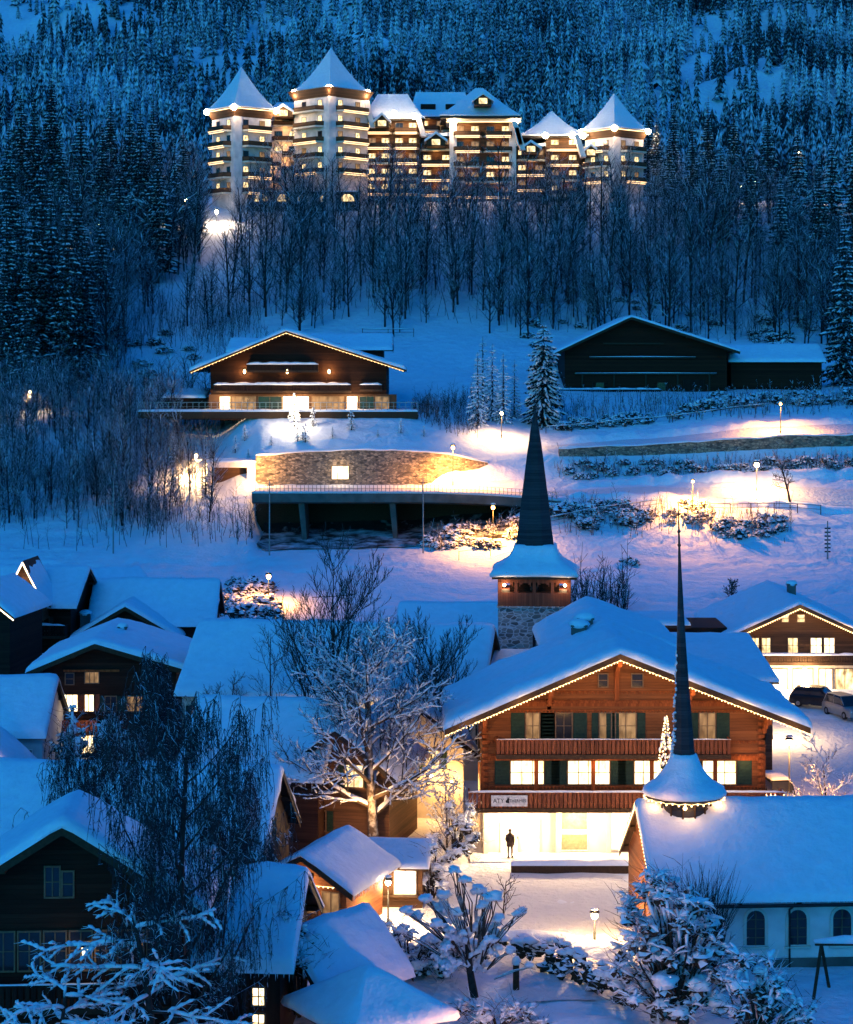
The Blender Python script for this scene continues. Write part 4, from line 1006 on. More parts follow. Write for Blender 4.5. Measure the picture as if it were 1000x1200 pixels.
for dx in (-2.5, 2.5):
    b = MB(); b.box(dx+(x0+x1)/2-1.5, dx+(x0+x1)/2+1.5, y+.2, y+3, zt+.4, zt+2.8); b.build('dormer', M['dark_wood'], t)
t, x0, x1, y, zt = hblock(602, 642, 406, 172, 232, 3, 'brown_wood', 8, lit=.4); flat_snow(t, x0-.3, x1+.3, y-1.2, y+8, zt, .7)
t, x0, x1, y, zt = hblock(640, 682, 404, 160, 222, 4, 'brown_wood', 9, lit=.5)
flare_roof(t, (x0+x1)/2-2.2, y+4.5, ((x1-x0)/2+3.4, 6), zt, HZp(131, 406), 0, rid=.3, k=1.5)
g_ = MB()
for px in (640, 672, 684): p = Vector((HX(px,400)-ho.location.x, y-2.4, zt-.1)); g_.blob(p, .6, 0, 0); lamp('eave_flood', (p.x, p.y-1.0, p.z-.9), 260, FLO, t, .3)
g_.build('floodlight', M['hotel_bulb'], t)
t, x0, x1, y, zt = hblock(680, 708, 407, 176, 222, 3, 'brown_wood', 7, lit=.4); flat_snow(t, x0-.3, x1+.3, y-1.2, y+7, zt, .7)
for (pa, ya, pb, yb) in ((430,118,437,150), (490,137,497,160), (603,142,610,170), (606,150,613,176), (676,158,684,184)):
    b = MB(); x0_, z0_ = HX(pa,400)-ho.location.x, HZp(ya,400); x1_, z1_ = HX(pb,400)-ho.location.x, HZp(yb,400)
    b.hexa([(x1_-.5,-5.6,z1_),(x1_+.5,-5.6,z1_),(x1_+.5,-3,z1_),(x1_-.5,-3,z1_),(x0_-.5,-5.6,z0_),(x0_+.5,-5.6,z0_),(x0_+.5,-3,z0_),(x0_-.5,-3,z0_)]); b.build('buttress', M['white_plaster'], ho)
for (pa, pb, ya, yb, Y_) in ((440,456,136,150,400), (500,522,158,172,401), (612,632,168,180,402), (684,700,172,184,402), (322,344,126,138,400), (556,576,112,124,399)):
    zz = HZp(yb, Y_); x0_, x1_ = HX(pa,Y_)-ho.location.x, HX(pb,Y_)-ho.location.x; b = MB(); xm = (x0_+x1_)/2; hh = HZp(ya, Y_)-zz; y0_ = Y_-405-1.6
    b.add([(x0_,y0_,zz),(x1_,y0_,zz),(x1_,y0_,zz+hh*.4),(xm,y0_,zz+hh),(x0_,y0_,zz+hh*.4),(x0_,y0_+5,zz),(x1_,y0_+5,zz),(x1_,y0_+5,zz+hh*.4),(xm,y0_+5,zz+hh),(x0_,y0_+5,zz+hh*.4)], [(0,1,2,3,4),(9,8,7,6,5),(0,5,6,1),(1,6,7,2),(4,9,5,0)]); dm_ = b.build('dormer', M['brown_wood'], ho)
    b = MB()
    for (xa_, za_, xb_, zb_) in ((x0_-.4,zz+hh*.4-.2,xm,zz+hh), (xm,zz+hh,x1_+.4,zz+hh*.4-.2)): b.hexa([(xa_,y0_-.6,za_+.02),(xb_,y0_-.6,zb_+.02),(xb_,y0_+5,zb_+.02),(xa_,y0_+5,za_+.02),(xa_,y0_-.6,za_+.5),(xb_,y0_-.6,zb_+.5),(xb_,y0_+5,zb_+.5),(xa_,y0_+5,za_+.5)])
    b.build('snow', M['snow'], dm_); window(dm_, xm, y0_, zz+.2, 1.6, 1.1, 2, 1, 'lit', 0)
# terrace with lit arches at the foot
b = MB(); x0, x1 = HX(268,394)-ho.location.x, HX(420,394)-ho.location.x; y0 = 394-405
b.box(x0, x1, y0, y0+5, -4, HZp(225,394)); tb = b.build('terrace', M['beam'], ho); flat_snow(tb, x0, x1, y0-.1, y0+5, HZp(225,394), .35)
for i in range(6):
    xx = x0+(x1-x0)*(i+.5)/6; b = MB(); p = [(xx-1.3, y0-.03, HZp(236,394))]+[(xx+1.3*math.cos(PI-PI*k/8), y0-.03, HZp(235,394)+1.25*math.sin(PI*k/8)) for k in range(9)]+[(xx+1.3, y0-.03, HZp(236,394))]
    b.add(p, [tuple(range(len(p)))]); b.build('arch', M['lit'], tb)

# ================================================================== MID-SLOPE CHALET
m2 = thing('chalet', 'broad dark chalet on a terrace halfway up the slope, lanterns glowing on its snow-lined front', 'house', (at(352,475,259.5).x, 262, 24.2))
S2 = F/262; X2 = lambda px: (px-500)/S2-m2.location.x
_, rf3, zr3_ = gable(m2, X2(350), 9, 22.5, 18, -1, 6.1, 4.1, 'y', 2.4, 2.6, 1, .5, 'dark_wood', 'beam', X2(337)-X2(350), seed=81)
bulbs('light_string', [(X2(337)-13.2*i/40, -2.75, zr3_(X2(337)-X2(350)-13.2*i/40)-.1) for i in range(41)][:1]+[(X2(350)+u, -2.75, zr3_(u)-.15) for u in [-13.4+26.8*i/60 for i in range(61)]], .05, m2)
b = MB(); b.box(X2(245), X2(465), -.1, -.004, 0, 2.3); b.build('ground_floor_wall', M['brown_wood'], m2)
for a, c, p in ((258,270,'lit_white'), (272,300,'lit_dim'), (303,330,'glass'), (332,346,'shop'), (348,362,'shop'), (366,403,'lit_dim'), (407,419,'shop'), (422,438,'glass'), (440,456,'lit_dim')):
    window(m2, (X2(a)+X2(c))/2, -.1, .25, X2(c)-X2(a), 1.75, 2 if c-a > 15 else 1, 1, p, 0)
for z, a, c, dp in ((2.75, 252, 412, 1.6), (5.35, 290, 374, 1.3)): balcony(m2, X2(a), X2(c), -.02, z, dp, .75, 'dark_vwood', .32, .3)
balcony(m2, X2(422), X2(448), -.02, 2.9, 1.0, .6, 'dark_vwood', .3, .3)
for px in (287, 337, 386):
    b = MB(); b.blob((X2(px), -.35, 5.2), (.16,.16,.28), 0, 0); b.build('wall_lantern', M['bulb'], m2); lamp('lantern_glow', (X2(px), -.8, 5.2), 300, AMB, m2, .15)
for px in (264, 339, 355, 413): lamp('window_glow', (X2(px), -1.8, 1.8), 380, WARM, m2, .3)
gable(m2, X2(300), 20, 12, 9, -1, 7.8, 1.6, 'x', .5, .6, .6, .4, 'dark_wood', 'roof', 0, seed=82)
gable(m2, X2(405), 19, 8.5, 9, -1, 8.2, 1.8, 'x', .5, 1.2, 1.2, .4, 'dark_wood', 'roof', 0, seed=83)
an = MB(); an.box(X2(192), X2(243), 2, 8, -1, 1.8); an.build('annexe_wall', M['dark_wood'], m2); flat_snow(m2, X2(188), X2(240), 1.3, 8.5, 1.8, .4, 3, .12)
# terrace: retaining edge and glass railing
te = thing('terrace_wall', 'dark terrace edge with thin snow-capped railing below the lantern-lit chalet', 'terrace', (0, 257.6, 0))
xa, xb = HX(162, 257.6), HX(490, 257.6)
b = MB(); b.box(xa, xb, 0, 3.2, 23.5, 24.35); b.build('retaining_edge', M['beam'], te); flat_snow(te, xa, xb, -.05, 3.2, 24.36, .28, 6)
b = MB(); n = 46
for i in range(n+1): x = xa+(xb-xa)*i/n; b.box(x-.03, x+.03, .05, .11, 24.5, 25.5)
b.box(xa, xb, .05, .11, 25.5, 25.57); b.box(xa, xb, .06, .10, 25.0, 25.03); b.build('railing', M['metal'], te)

# ================================================================== BARN with annexe
ba = thing('barn', 'huge unlit dark timber barn with low snow-edged gable at the right of the slope', 'barn', (at(757,465,290).x, 290, 25.6))
gable(ba, 0, 9, 23.0, 18, -2, 6.9, 4.4, 'y', 1.6, 1.6, .6, .4, 'barn', 'beam', -2.2, seed=85)
b = MB()
for z, a, c in ((3.3,-10,10), (5.6,-8,7), (7.6,-6,2.5)): b.box(a, c, -.30, -.003, z, z+.22)
for x in (-9,-4.5,0,4.5,9): b.box(x-.12, x+.12, -.2, -.004, -1, 3.3)
b.build('beam', M['beam'], ba)
for z, a, c in ((3.52,-10,10), (5.82,-8,7)):
    b = MB(); b.path([(a,-.15,z),((a+c)/2,-.16,z+.03),(c,-.15,z)], [.06,.1,.06], 5); b.build('snow', M['snow'], ba, True)
for x in (-6.5, 2.2): window(ba, x, 0, 1.2, 1.0, .9, 2, 2, 'glass', .5, 0, 'frame', 'dark_wood')
b = MB(); b.box(5.2, 8.4, -.12, -.004, -.5, 2.6); b.build('door', M['dark_vwood'], ba)
balcony(ba, -12.4, 2.0, -.3, .7, 1.0, .5, 'dark_vwood', .25, .3); balcony(ba, -12.4, 2.0, -1.5, -.4, 1.0, .5, 'dark_vwood', .25, .3)
bb = thing('shed', 'low dark shed with smooth blue snow roof joined to the right of the huge barn', 'shed', (at(910,440,293).x, 293, 25.6))
gable(bb, 0, 4, 8, 13.0, -2, 5.4, 1.9, 'x', .8, .4, .4, .4, 'barn', 'roof', 0, seed=86)

# ================================================================== ROAD BRIDGE AND WALLS
br = thing('viaduct', 'long low road bridge with snowy deck and dark space beneath, under the stone wall', 'bridge', (0, 238, 0))
n = 40; pxs = [299+(655-299)*i/n for i in range(n+1)]
def deck_z(px): return 15.55-.9*max(0, (px-480)/175)**2
b = MB(); rg = []
for px in pxs:
    x = HX(px, 238); z = deck_z(px); rg.append([(x,-4.2,z-1.0),(x,-4.2,z),(x,4.7,z),(x,4.7,z-1.0),(x,-3.0,z-1.25)])
b.rings(rg); b.build('deck', M['concrete'], br)
b = MB(); rg = []
for i, px in enumerate(pxs):
    x = HX(px, 238); z = deck_z(px); t_ = .22+.08*mn.noise(Vector((x*.6, 0, 0))); rg.append([(x,-4.25,z+.004),(x,-4.27,z+t_*.6),(x,-4.1,z+t_),(x,-3.4,z+t_*.6),(x,4.7,z+t_*.6),(x,4.7,z+.004)])
b.rings(rg); b.build('snow', M['trodden'], br, True)
for px in (356, 462):
    b = MB(); x = HX(px, 236); b.hexa([(x+.1,-3.2,8.5),(x+.55,-3.2,8.5),(x+.55,4,8.5),(x+.1,4,8.5),(x-.55,-3.4,14.6),(x+.15,-3.4,14.6),(x+.15,4,14.6),(x-.55,4,14.6)]); b.build('pier', M['concrete'], br)
b = MB(); b.box(HX(300,242.6), HX(625,242.6), 4.0, 4.6, 7.5, 14.6); b.build('abutment', M['beam'], br)
b = MB()
for i in range(75):
    px = 300+352*i/74; x = HX(px, 234); z = deck_z(px); b.box(x-.03, x+.03, -4.1, -4.04, z, z+1.0)
for dz in (.55, .98):
    for i in range(n): x0_, x1_ = HX(pxs[i],234), HX(pxs[i+1],234); z0_, z1_ = deck_z(pxs[i]), deck_z(pxs[i+1]); b.tube((x0_,-4.07,z0_+dz),(x1_,-4.07,z1_+dz),.03,None,4,0,False)
b.build('railing', M['metal'], br)
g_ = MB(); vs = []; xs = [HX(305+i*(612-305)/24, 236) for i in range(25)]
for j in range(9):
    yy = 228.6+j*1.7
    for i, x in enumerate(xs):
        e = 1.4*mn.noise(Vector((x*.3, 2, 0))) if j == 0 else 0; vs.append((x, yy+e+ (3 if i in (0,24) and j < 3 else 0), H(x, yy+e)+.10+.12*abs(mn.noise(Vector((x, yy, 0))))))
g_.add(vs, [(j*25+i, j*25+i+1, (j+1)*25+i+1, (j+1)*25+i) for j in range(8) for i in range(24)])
setting('bridge_shade', g_, m_dusted('bridge_shade_paint', (.02,.018,.016), 1.05, .12, .5, .35), True)  # dark sheet laid over the snow, paints the shade under the deck
def wall(name, label, pts, th, m, cap=.25, cat='wall', capn='snow'):
    """wall following points (x,y,z_bottom,z_top)"""
    t = thing(name, label, cat, (pts[0][0], pts[0][1], 0)); ox, oy = pts[0][0], pts[0][1]
    D = []
    for a, c in zip(pts[:-1], pts[1:]):
        k = max(1, int(abs(c[0]-a[0])/1.2)); D += [tuple(a[j]+(c[j]-a[j])*i/k for j in range(4)) for i in range(k)]
    D.append(pts[-1]); b = MB(); rg = []
    for x, y, z0, z1 in D:
        z1 += .2*mn.noise(Vector((x*.4, y, 1))); x -= ox; y -= oy; rg.append([(x,y,z0),(x,y,z1),(x,y+th,z1),(x,y+th,z0)])
    b.rings(rg); b.build('masonry', M[m], t)
    if cap:
        b = MB(); rg = []
        for x, y, z0, z1 in D:
            z1 += .2*mn.noise(Vector((x*.4, y, 1))); c_ = cap*(1+.6*mn.noise(Vector((x*.5, 5, 1)))); x -= ox; y -= oy
            rg.append([(x,y-.1,z1+.005),(x,y-.08,z1+c_*.7),(x,y+.1,z1+c_),(x,y+th,z1+c_),(x,y+th+.3,z1+.005)])
        b.rings(rg); b.build(capn, M['snow'], t, True)
    return t
sw = wall('stone_wall', 'tall curved rubble-stone retaining wall lit orange, with a glowing window, above the bridge', [(HX(300,246.7),246.7,14.8,19.3),(HX(360,246.7),246.7,14.8,19.7),(HX(430,246.7),246.7,14.8,20.0),(HX(500,246.8),246.8,14.8,19.7),(HX(540,247.5),247.5,15,19.1),(HX(572,248.6),248.6,15.8,18.4)], .7, 'wall_stone', .3)
window(sw, HX(399,246.7)-sw.location.x, 0, 16.5, 2.0, 1.55, 3, 1, 'lit_white', 0); lamp('window_glow', (HX(399,246.7)-sw.location.x, -1.0, 17.6), 130, WARM, sw, .3)
wall('stone_wall', 'low dark rubble wall edging the upper road right of the tower spire', [(HX(655,250.6),250.6,17.6,20.0),(HX(760,250.9),250.9,18.2,20.4),(HX(900,251.6),251.6,19,21.4),(HX(1060,251.8),251.8,19.3,21.8)], .5, 'wall_stone', .2)
gp = thing('garage_portal', 'concrete garage portal with dark opening beside the lit end of the stone wall', 'garage', (HX(272,247), 247, 14.6))
b = MB(); b.box(-2.9, -2.5, -.8, 5, -1, 3.3); b.box(1.9, 2.9, -.8, 5, -1, 4.1); b.box(-2.9, 2.9, -.9, 5, 3.31, 3.9); b.build('frame', M['white_plaster'], gp)
b = MB(); b.box(-2.49, 1.89, .6, .8, -1, 3.3); b.build('door', M['brown_wood'], gp); flat_snow(gp, -3, 3, -1, 5, 3.91, .35, 2)
lamp('portal_glow', (3.2, -2.6, 3.4), 1300, AMB, gp, .2)
# ================================================================== TREES
def rv(rnd, s=1): return Vector((rnd.uniform(-s,s), rnd.uniform(-s,s), rnd.uniform(-s,s)))
def grow(T, K, S, p, d, L, r, dep, cfg, rnd):
    """recursive limb: T thick limbs, K twigs, S snow lying on limbs"""
    r = max(r, cfg.get('rmin', (0,0,0,0,0))[dep]); n = cfg['seg'] if dep else cfg['seg']+3; pts = [p.copy()]; rad = [r]; dd = d.normalized(); st = L/n
    end = cfg['taper'] if dep < cfg['max'] else .35
    for i in range(n):
        dd = (dd+rv(rnd, cfg['wob']*(1 if dep else .45))+Vector((0,0,cfg['up']*(1 if dep else .3)-cfg.get('grav', 0)*dep))).normalized()
        p = p+dd*st; pts.append(p.copy()); rad.append(r*(1-(1-end)*(i+1)/n))
    mb = T if dep <= cfg.get('tdep', 1) else K
    mb.path(pts, rad, 7 if dep == 0 else 5 if dep == 1 else 4 if dep == 2 else 3)
    if S is not None and cfg.get('snow', 0) and dep <= cfg.get('sdep', 3):
        for i in range(len(pts)-1):
            a, c = pts[i], pts[i+1]; v = (c-a)
            if v.length > .01 and abs(v.normalized().z) < .82 and rnd.random() < cfg['snow']:
                k = .55+rnd.random()*.7; t = cfg.get('st', .05)*k
                S.path([a+Vector((0,0,rad[i]*.7)), (a+c)/2+Vector((0,0,rad[i]*.7+t*.6)), c+Vector((0,0,rad[i+1]*.7))], [rad[i]*.8+t*.7, rad[i]*.8+t*1.2, rad[i+1]*.8+t*.6], 5)
    if dep < cfg['max']:
        nc = cfg['n'][dep]
        for j in range(nc):
            t = cfg['lo'][dep]+(1-cfg['lo'][dep])*(j+rnd.random()*.8)/nc; t = min(t, .999); i = int(t*n); q = pts[i].lerp(pts[i+1], t*n-i)
            ax = (pts[i+1]-pts[i]).normalized(); az = j*2.4+rnd.uniform(-.5,.5); u = ax.orthogonal().normalized(); w_ = ax.cross(u)
            side = u*math.cos(az)+w_*math.sin(az); an = R(cfg['ang'][dep]+rnd.uniform(-12,12)); nd = ax*math.cos(an)+side*math.sin(an)
            nd.z *= cfg.get('flat', 1)
            ll = L*cfg['len'][dep]*(1-.45*t if dep == 0 else 1-.3*t)*rnd.uniform(.75,1.15)
            grow(T, K, S, q, nd, ll, rad[i]*cfg['rr'], dep+1, cfg, rnd)
def bare(name, label, x, y, h, cfg, seed, lean=(0,0), barkm='bark', twigm='twig', group=None, z=None, r0=None, cat='tree', trunks=1, link_=True):
    rnd = random.Random(seed); T, K, S = MB(), MB(), MB()
    for q in range(trunks):
        a = q*2.4; ln = Vector((lean[0]+(math.cos(a)*.35 if trunks > 1 else 0), lean[1]+(math.sin(a)*.35 if trunks > 1 else 0), 1))
        grow(T, K, S, Vector((0,0,-.3)), ln, h*cfg.get('trunk', .8)*rnd.uniform(.85,1), r0 or h*.018, 0, cfg, rnd)
    t = thing(name, label, cat, (x, y, H(x, y) if z is None else z), 0, group)
    T.build('trunk', M[barkm], t, True); K.build('crown', M[twigm], t)
    if S.f: S.build('snow', M['snow'], t, True)
    return t
forest = dict(seg=3, taper=.4, max=2, wob=.2, up=.10, n=[24,8], lo=[.16,.1], ang=[44,42], len=[.42,.5], rr=.5, tdep=0, trunk=1.0)
FL = 'bare leafless tree standing in the dark wood between the hotel and the chalets'
GF = 'bare trees of the wooded slope'
FT = [bare('bare_tree', FL, -60+i*4, 340, 15+i%3, dict(forest, wob=.10+.03*(i%3), n=[20+i, 7]), 100+i, r0=.2, twigm='far_twig', group=GF) for i in range(8)]
for i, t in enumerate(FT): t['_s'] = i
random.seed(21); used = [False]*8
def blocked(px, y):      # keep clear of buildings and open snow
    if 395 < y < 432 and 235 < px < 775: return True
    return False
pts = []
tries = 0
while len(pts) < 255 and tries < 6000:
    tries += 1; y = random.choice([random.uniform(318, 394), random.uniform(335, 394), random.uniform(292, 335)]); px = random.uniform(60, 990)
    if y < 325 and (180 < px < 560 or 560 < px < 1000): continue
    if y < 332 and px > 160 and y < 322: continue
    if 150 < px < 260 and y < 345: continue
    if 236 < px < 272 and y > 335: continue
    x = (px-500)*y/F
    if any((x-a)**2+(y-b)**2 < 5 for a, b, _ in pts): continue
    pts.append((x, y, px))
for i, (x, y, px) in enumerate(pts):
    k = i % 8; s = random.uniform(.65, 1.15)*(.8 if px > 420 and px < 760 and y > 375 else 1.0)
    if px > 240 and y > 378: s *= .72
    sc3 = (s*random.uniform(.8,1.1), s*.95, s)
    if not used[k]: FT[k].location = (x, y, H(x, y)); FT[k].scale = sc3; FT[k].rotation_euler = (0,0,random.uniform(0,6)); used[k] = True
    else: dup(FT[k], (x, y, H(x, y)), random.uniform(0,6), sc3)
# the rest of the same wood, too many to count
def merged_wood(name, label, n, region, srcs, sr, seed, mats):
    rnd = random.Random(seed); VV = []; LL = []; LS = []; off = 0; lo_ = 0; arr = []
    for t in srcs:
        vs = []; fl = []
        for c in t.children:
            if c.type != 'MESH': continue
            o_ = len(vs); vs += [tuple(v.co) for v in c.data.vertices]; fl += [[i+o_ for i in p.vertices] for p in c.data.polygons]
        arr.append((np.array(vs), np.concatenate([np.array(f) for f in fl]), np.array([len(f) for f in fl])))
    k = 0; TT = []
    while k < n:
        px, y = region(rnd)
        if px is None: continue
        x = HX(px, y); z = H(x, y)-.2; v, l, c = rnd.choice(arr); s = rnd.uniform(*sr); a = rnd.uniform(0, 6.28); co_, si = math.cos(a), math.sin(a)
        P = np.empty_like(v); P[:,0] = (v[:,0]*co_-v[:,1]*si)*s+x; P[:,1] = (v[:,0]*si+v[:,1]*co_)*s+y; P[:,2] = v[:,2]*s+z
        VV.append(P); LL.append(l+off); TT.append(c); off += len(v); k += 1
    VV = np.concatenate(VV); LL = np.concatenate(LL).astype(np.int32); TT = np.concatenate(TT); st = np.concatenate([[0], np.cumsum(TT)[:-1]]).astype(np.int32)
    me = bpy.data.meshes.new(name); me.vertices.add(len(VV)); me.vertices.foreach_set('co', VV.ravel()); me.loops.add(len(LL)); me.loops.foreach_set('vertex_index', LL)
    me.polygons.add(len(st)); me.polygons.foreach_set('loop_start', st); me.materials.append(M[mats]); me.update(calc_edges=True)
    o = bpy.data.objects.new(name, me); C.objects.link(o); tag(o, label, 'wood', kind='stuff'); return o
def reg1(r):
    y = r.uniform(292, 398); px = r.uniform(-20, 1020)
    lim = 298 if px < 150 else 326 if px < 240 else 320 if px < 640 else 324
    if 236 < px < 272 and 340 < y < 396: return None, 0
    return (px, y) if y > lim+6*math.sin(px*.05) else (None, 0)
merged_wood('wood', 'dense leafless wood filling the dark slope between the hotel and the chalets', 430, reg1, FT, (.4,.85), 5, 'far_twig')
merged_wood('thicket', 'thicket of leafless young trees covering the slope at the left edge, below the spruces', 210, lambda r: ((lambda px, Y: (None, 0) if px > 150 and r.random() < (px-150)/130 else (px, Y))(r.uniform(-15, 250), r.uniform(233, 288))), FT, (.28,.58), 6, 'far_twig')
for t in FT:
    if '_s' in t: del t['_s']
for o in bpy.data.objects:
    if '_s' in o: del o['_s']

# ---- spruces
def spruce(h, r, seed, whorls, nb, needle='needle', snowm=.0, dens=1.0, drop=.35, prof=1.0, bare_low=.06, sp=.5):
    rnd = random.Random(seed); T, K, S = MB(), MB(), MB()
    T.path([(0,0,-.4),(0,0,h*.4),(0,0,h)], [h*.014+.05, h*.010+.03, .02], 6)
    for w in range(whorls):
        t = bare_low+(1-bare_low)*(w+rnd.random()*.6)/whorls; z = h*t; R_ = r*(1-t)**prof*rnd.uniform(.78,1.12)+.12
        for b in range(nb):
            az = b*2*PI/nb+w*1.1+rnd.uniform(-.25,.25); L = R_*rnd.uniform(.75,1.15); dr = drop*(1-t*.7)*rnd.uniform(.6,1.3)
            n = 4; d = Vector((math.cos(az), math.sin(az), 0)); sd = Vector((-d.y, d.x, 0)); pp = []
            for i in range(n+1):
                u = i/n; pp.append(Vector((0,0,z))+d*L*u+Vector((0,0,-dr*L*u*(1-.35*u)+ .05*math.sin(u*3+b))))
            for i in range(n):
                a, c = pp[i], pp[i+1]; wd = sp*min(1, L*.5)*(1-.55*i/n)*dens
                for s in (-1, 1):
                    tip = c+sd*s*wd+d*wd*.35+Vector((0,0,-wd*.45*rnd.uniform(.5,1.5)))
                    K.add([tuple(a), tuple(a.lerp(c,.7)+sd*s*.03), tuple(tip), tuple(c)], [(0,1,2,3)] if s > 0 else [(3,2,1,0)])
                    if rnd.random() < .6: 
                        tip2 = a.lerp(c,.5)+sd*s*wd*.5+Vector((0,0,-wd*rnd.uniform(.5,.9))); K.add([tuple(a), tuple(tip2), tuple(c)], [(0,1,2)])
                if snowm and rnd.random() < snowm and i:
                    k_ = min(.14, L*.06+.04)*rnd.uniform(.6,1.2); o_ = sd*rnd.uniform(-.3,.3)*wd+Vector((0,0,.05)); S.path([a.lerp(c,-.1)+o_, a.lerp(c,.3)+o_+Vector((0,0,.03)), a.lerp(c,.75)+o_, c+d*wd*.3+o_+Vector((0,0,-.1))], [k_*.35, k_, k_*.85, k_*.25], 6)
    return T, K, S
def spruce_thing(name, label, x, y, args, needle='needle', group=None, rz=0, s=1, cat='spruce'):
    T, K, S = spruce(**args); t = thing(name, label, cat, (x, y, H(x, y)-.1), rz, group)
    T.build('trunk', M['bark'], t); K.build('crown', M[needle], t)
    if S.f: S.build('snow', M['snow'], t, True)
    t.scale = (s,s,s); return t
SL = 'tall snow-dusted spruce in the dark stand by the left picture edge'
p = G(40, 288); A1 = spruce_thing('spruce', SL, p.x, p.y, dict(h=31, r=5.2, seed=1, whorls=44, nb=9, snowm=.12, drop=.5, sp=1.0, bare_low=.1), group='spruces of the left stand')
p = G(78, 286); A2 = spruce_thing('spruce', SL, p.x, p.y, dict(h=30, r=5.0, seed=2, whorls=40, nb=9, snowm=.14, drop=.4, sp=1.0, bare_low=.1), group='spruces of the left stand')
for px, Y, s in ((8,287,.95),(25,292,.9),(60,294,1.0),(100,292,.8),(-8,296,1.0),(118,312,.8),(50,306,1.05),(12,310,1.1),(90,318,.9),(30,280,.7),(4,283,.75)):
    p = G(px, Y); dup(A1 if int(px) % 2 else A2, (p.x, p.y, p.z-.1), px*.7, s)
SD = 'dark spruce crowded on the wooded slope left of the hotel'
for px, Y, s in ((140,352,.75),(165,358,.95),(185,350,.85),(205,366,.7),(152,372,.9),(120,366,.8),(95,376,.9),(70,366,.8),(40,380,.9),(10,370,.8),(180,385,.8),(215,388,.6),(130,392,.8),(230,375,.5),(60,392,.9),(25,396,.8)):
    p = G(px, Y); dup(A2 if int(px) % 3 else A1, (p.x, p.y, p.z-.1), px*.7, s, SD, 'spruces left of the hotel')
p = G(990, 298); A3 = spruce_thing('spruce', 'great snow-laden spruce cut by the right picture edge beside the low shed', p.x, p.y, dict(h=26, r=5.0, seed=5, whorls=38, nb=9, snowm=.30, drop=.5, sp=1.0, bare_low=.04))
SR = 'snow-dusted spruce on the slope right of the hotel, above the barn'
for px, Y, s in ((960,352,.8),(915,356,.75),(880,372,.7),(845,378,.75),(812,384,.7),(785,392,.6),(935,384,.8),(975,372,.85),(1000,345,.9),(900,396,.7),(860,398,.7),(830,402,.7),(770,404,.6),(1005,392,.9),(790,420,.7),(760,430,.7)):
    p = G(px, Y); dup(A3 if int(px) % 2 else A2, (p.x, p.y, p.z-.1), px*.7, s, SR, 'spruces right of the hotel')
p = G(637, 266.5); spruce_thing('spruce', 'dense spruce heavy with snow standing directly behind the tip of the church tower spire', p.x, p.y, dict(h=13.2, r=3.3, seed=7, whorls=30, nb=12, snowm=.6, drop=1.1, sp=.7, prof=.55, bare_low=.04), 'needle')
p = G(560, 262); A5 = spruce_thing('spruce', 'slim snowy spruce on the lit bank, one of the cluster left of the dense spruce', p.x, p.y, dict(h=9.5, r=1.6, seed=8, whorls=20, nb=8, snowm=.5, drop=.7, sp=.35, prof=.75, bare_low=.04), 'needle_snowy', 'spruce cluster on the bank')
for px, Y, s in ((577,266,1.05),(590,265,.95),(603,270,.8),(566,270,1.1)): p = G(px, Y); dup(A5, (p.x, p.y, p.z), px, s)
p = G(241, 243); A6 = spruce_thing('spruce', 'slim dark young spruce on the glowing bank beside the garage portal', p.x, p.y, dict(h=7.2, r=1.15, seed=9, whorls=20, nb=7, snowm=.15, drop=.5, sp=.3, bare_low=.05), 'needle', 'young spruces by the garage')
p = G(203, 245); dup(A6, p, 1, .95)
p = G(355, 251); A7 = spruce_thing('conifer', 'small clipped conifer poking from the lit snow bank below the terrace', p.x, p.y, dict(h=1.9, r=.6, seed=10, whorls=9, nb=7, snowm=.3, drop=.5, sp=.25, bare_low=.05), 'needle_snowy', 'small conifers on the garden bank', cat='conifer')
for px, Y, s in ((262,250,.8),(276,253,1.1),(287,254,1.0),(291,250,.7),(349,251,.9),(358,250.5,1.2),(367,255,1.2),(412,254,1.3),(390,251.5,.8),(443,252,.5),(318,250,.6),(470,253,.9),(497,253,.7)): p = G(px, Y); dup(A7, p, px, s)
p = G(345, 255); xt = spruce_thing('lit_tree', 'small garden tree wrapped in glaring white lights on the bank below the terrace', p.x, p.y, dict(h=4.2, r=.9, seed=12, whorls=14, nb=7, snowm=.6, drop=.5, sp=.3), 'needle_snowy', cat='lit tree')
b = MB(); rnd = random.Random(3)
for i in range(120):
    t = rnd.random(); a = rnd.uniform(0, 2*PI); r_ = .95*(1-t)+.05; b.blob((math.cos(a)*r_, math.sin(a)*r_, .3+t*3.9), .045, 0, 0, 1, 5, 3)
b.build('light_string', M['kiosk'], xt); lamp('tree_glow', (0,-1.3,2.0), 650, WHT, xt, .4); lamp('tree_glow', (.3,-1.8,.9), 300, WHT, xt, .4)
# christmas tree by the orange chalet
p = at(779, 900, 122.8); xm = spruce_thing('christmas_tree', 'slender fir covered in warm lights in front of the orange chalet, beside the chapel spire', p.x, 122.0, dict(h=9.4, r=1.35, seed=13, whorls=20, nb=8, snowm=.3, drop=.4, sp=.35), 'needle_snowy', cat='christmas tree')
b = MB(); rnd = random.Random(5)
for i in range(330):
    t = rnd.random()**.8; a = rnd.uniform(0, 2*PI); r_ = 1.35*(1-t)+.05; b.blob((math.cos(a)*r_, math.sin(a)*r_, .8+t*8.5), .045, 0, 0, 1, 5, 3)
b.build('light_string', M['string'], xm); lamp('tree_glow', (-1.2,-1.6,6.5), 120, WARM, xm, .5); lamp('tree_glow', (-1.2,-1.6,3.0), 120, WARM, xm, .5)

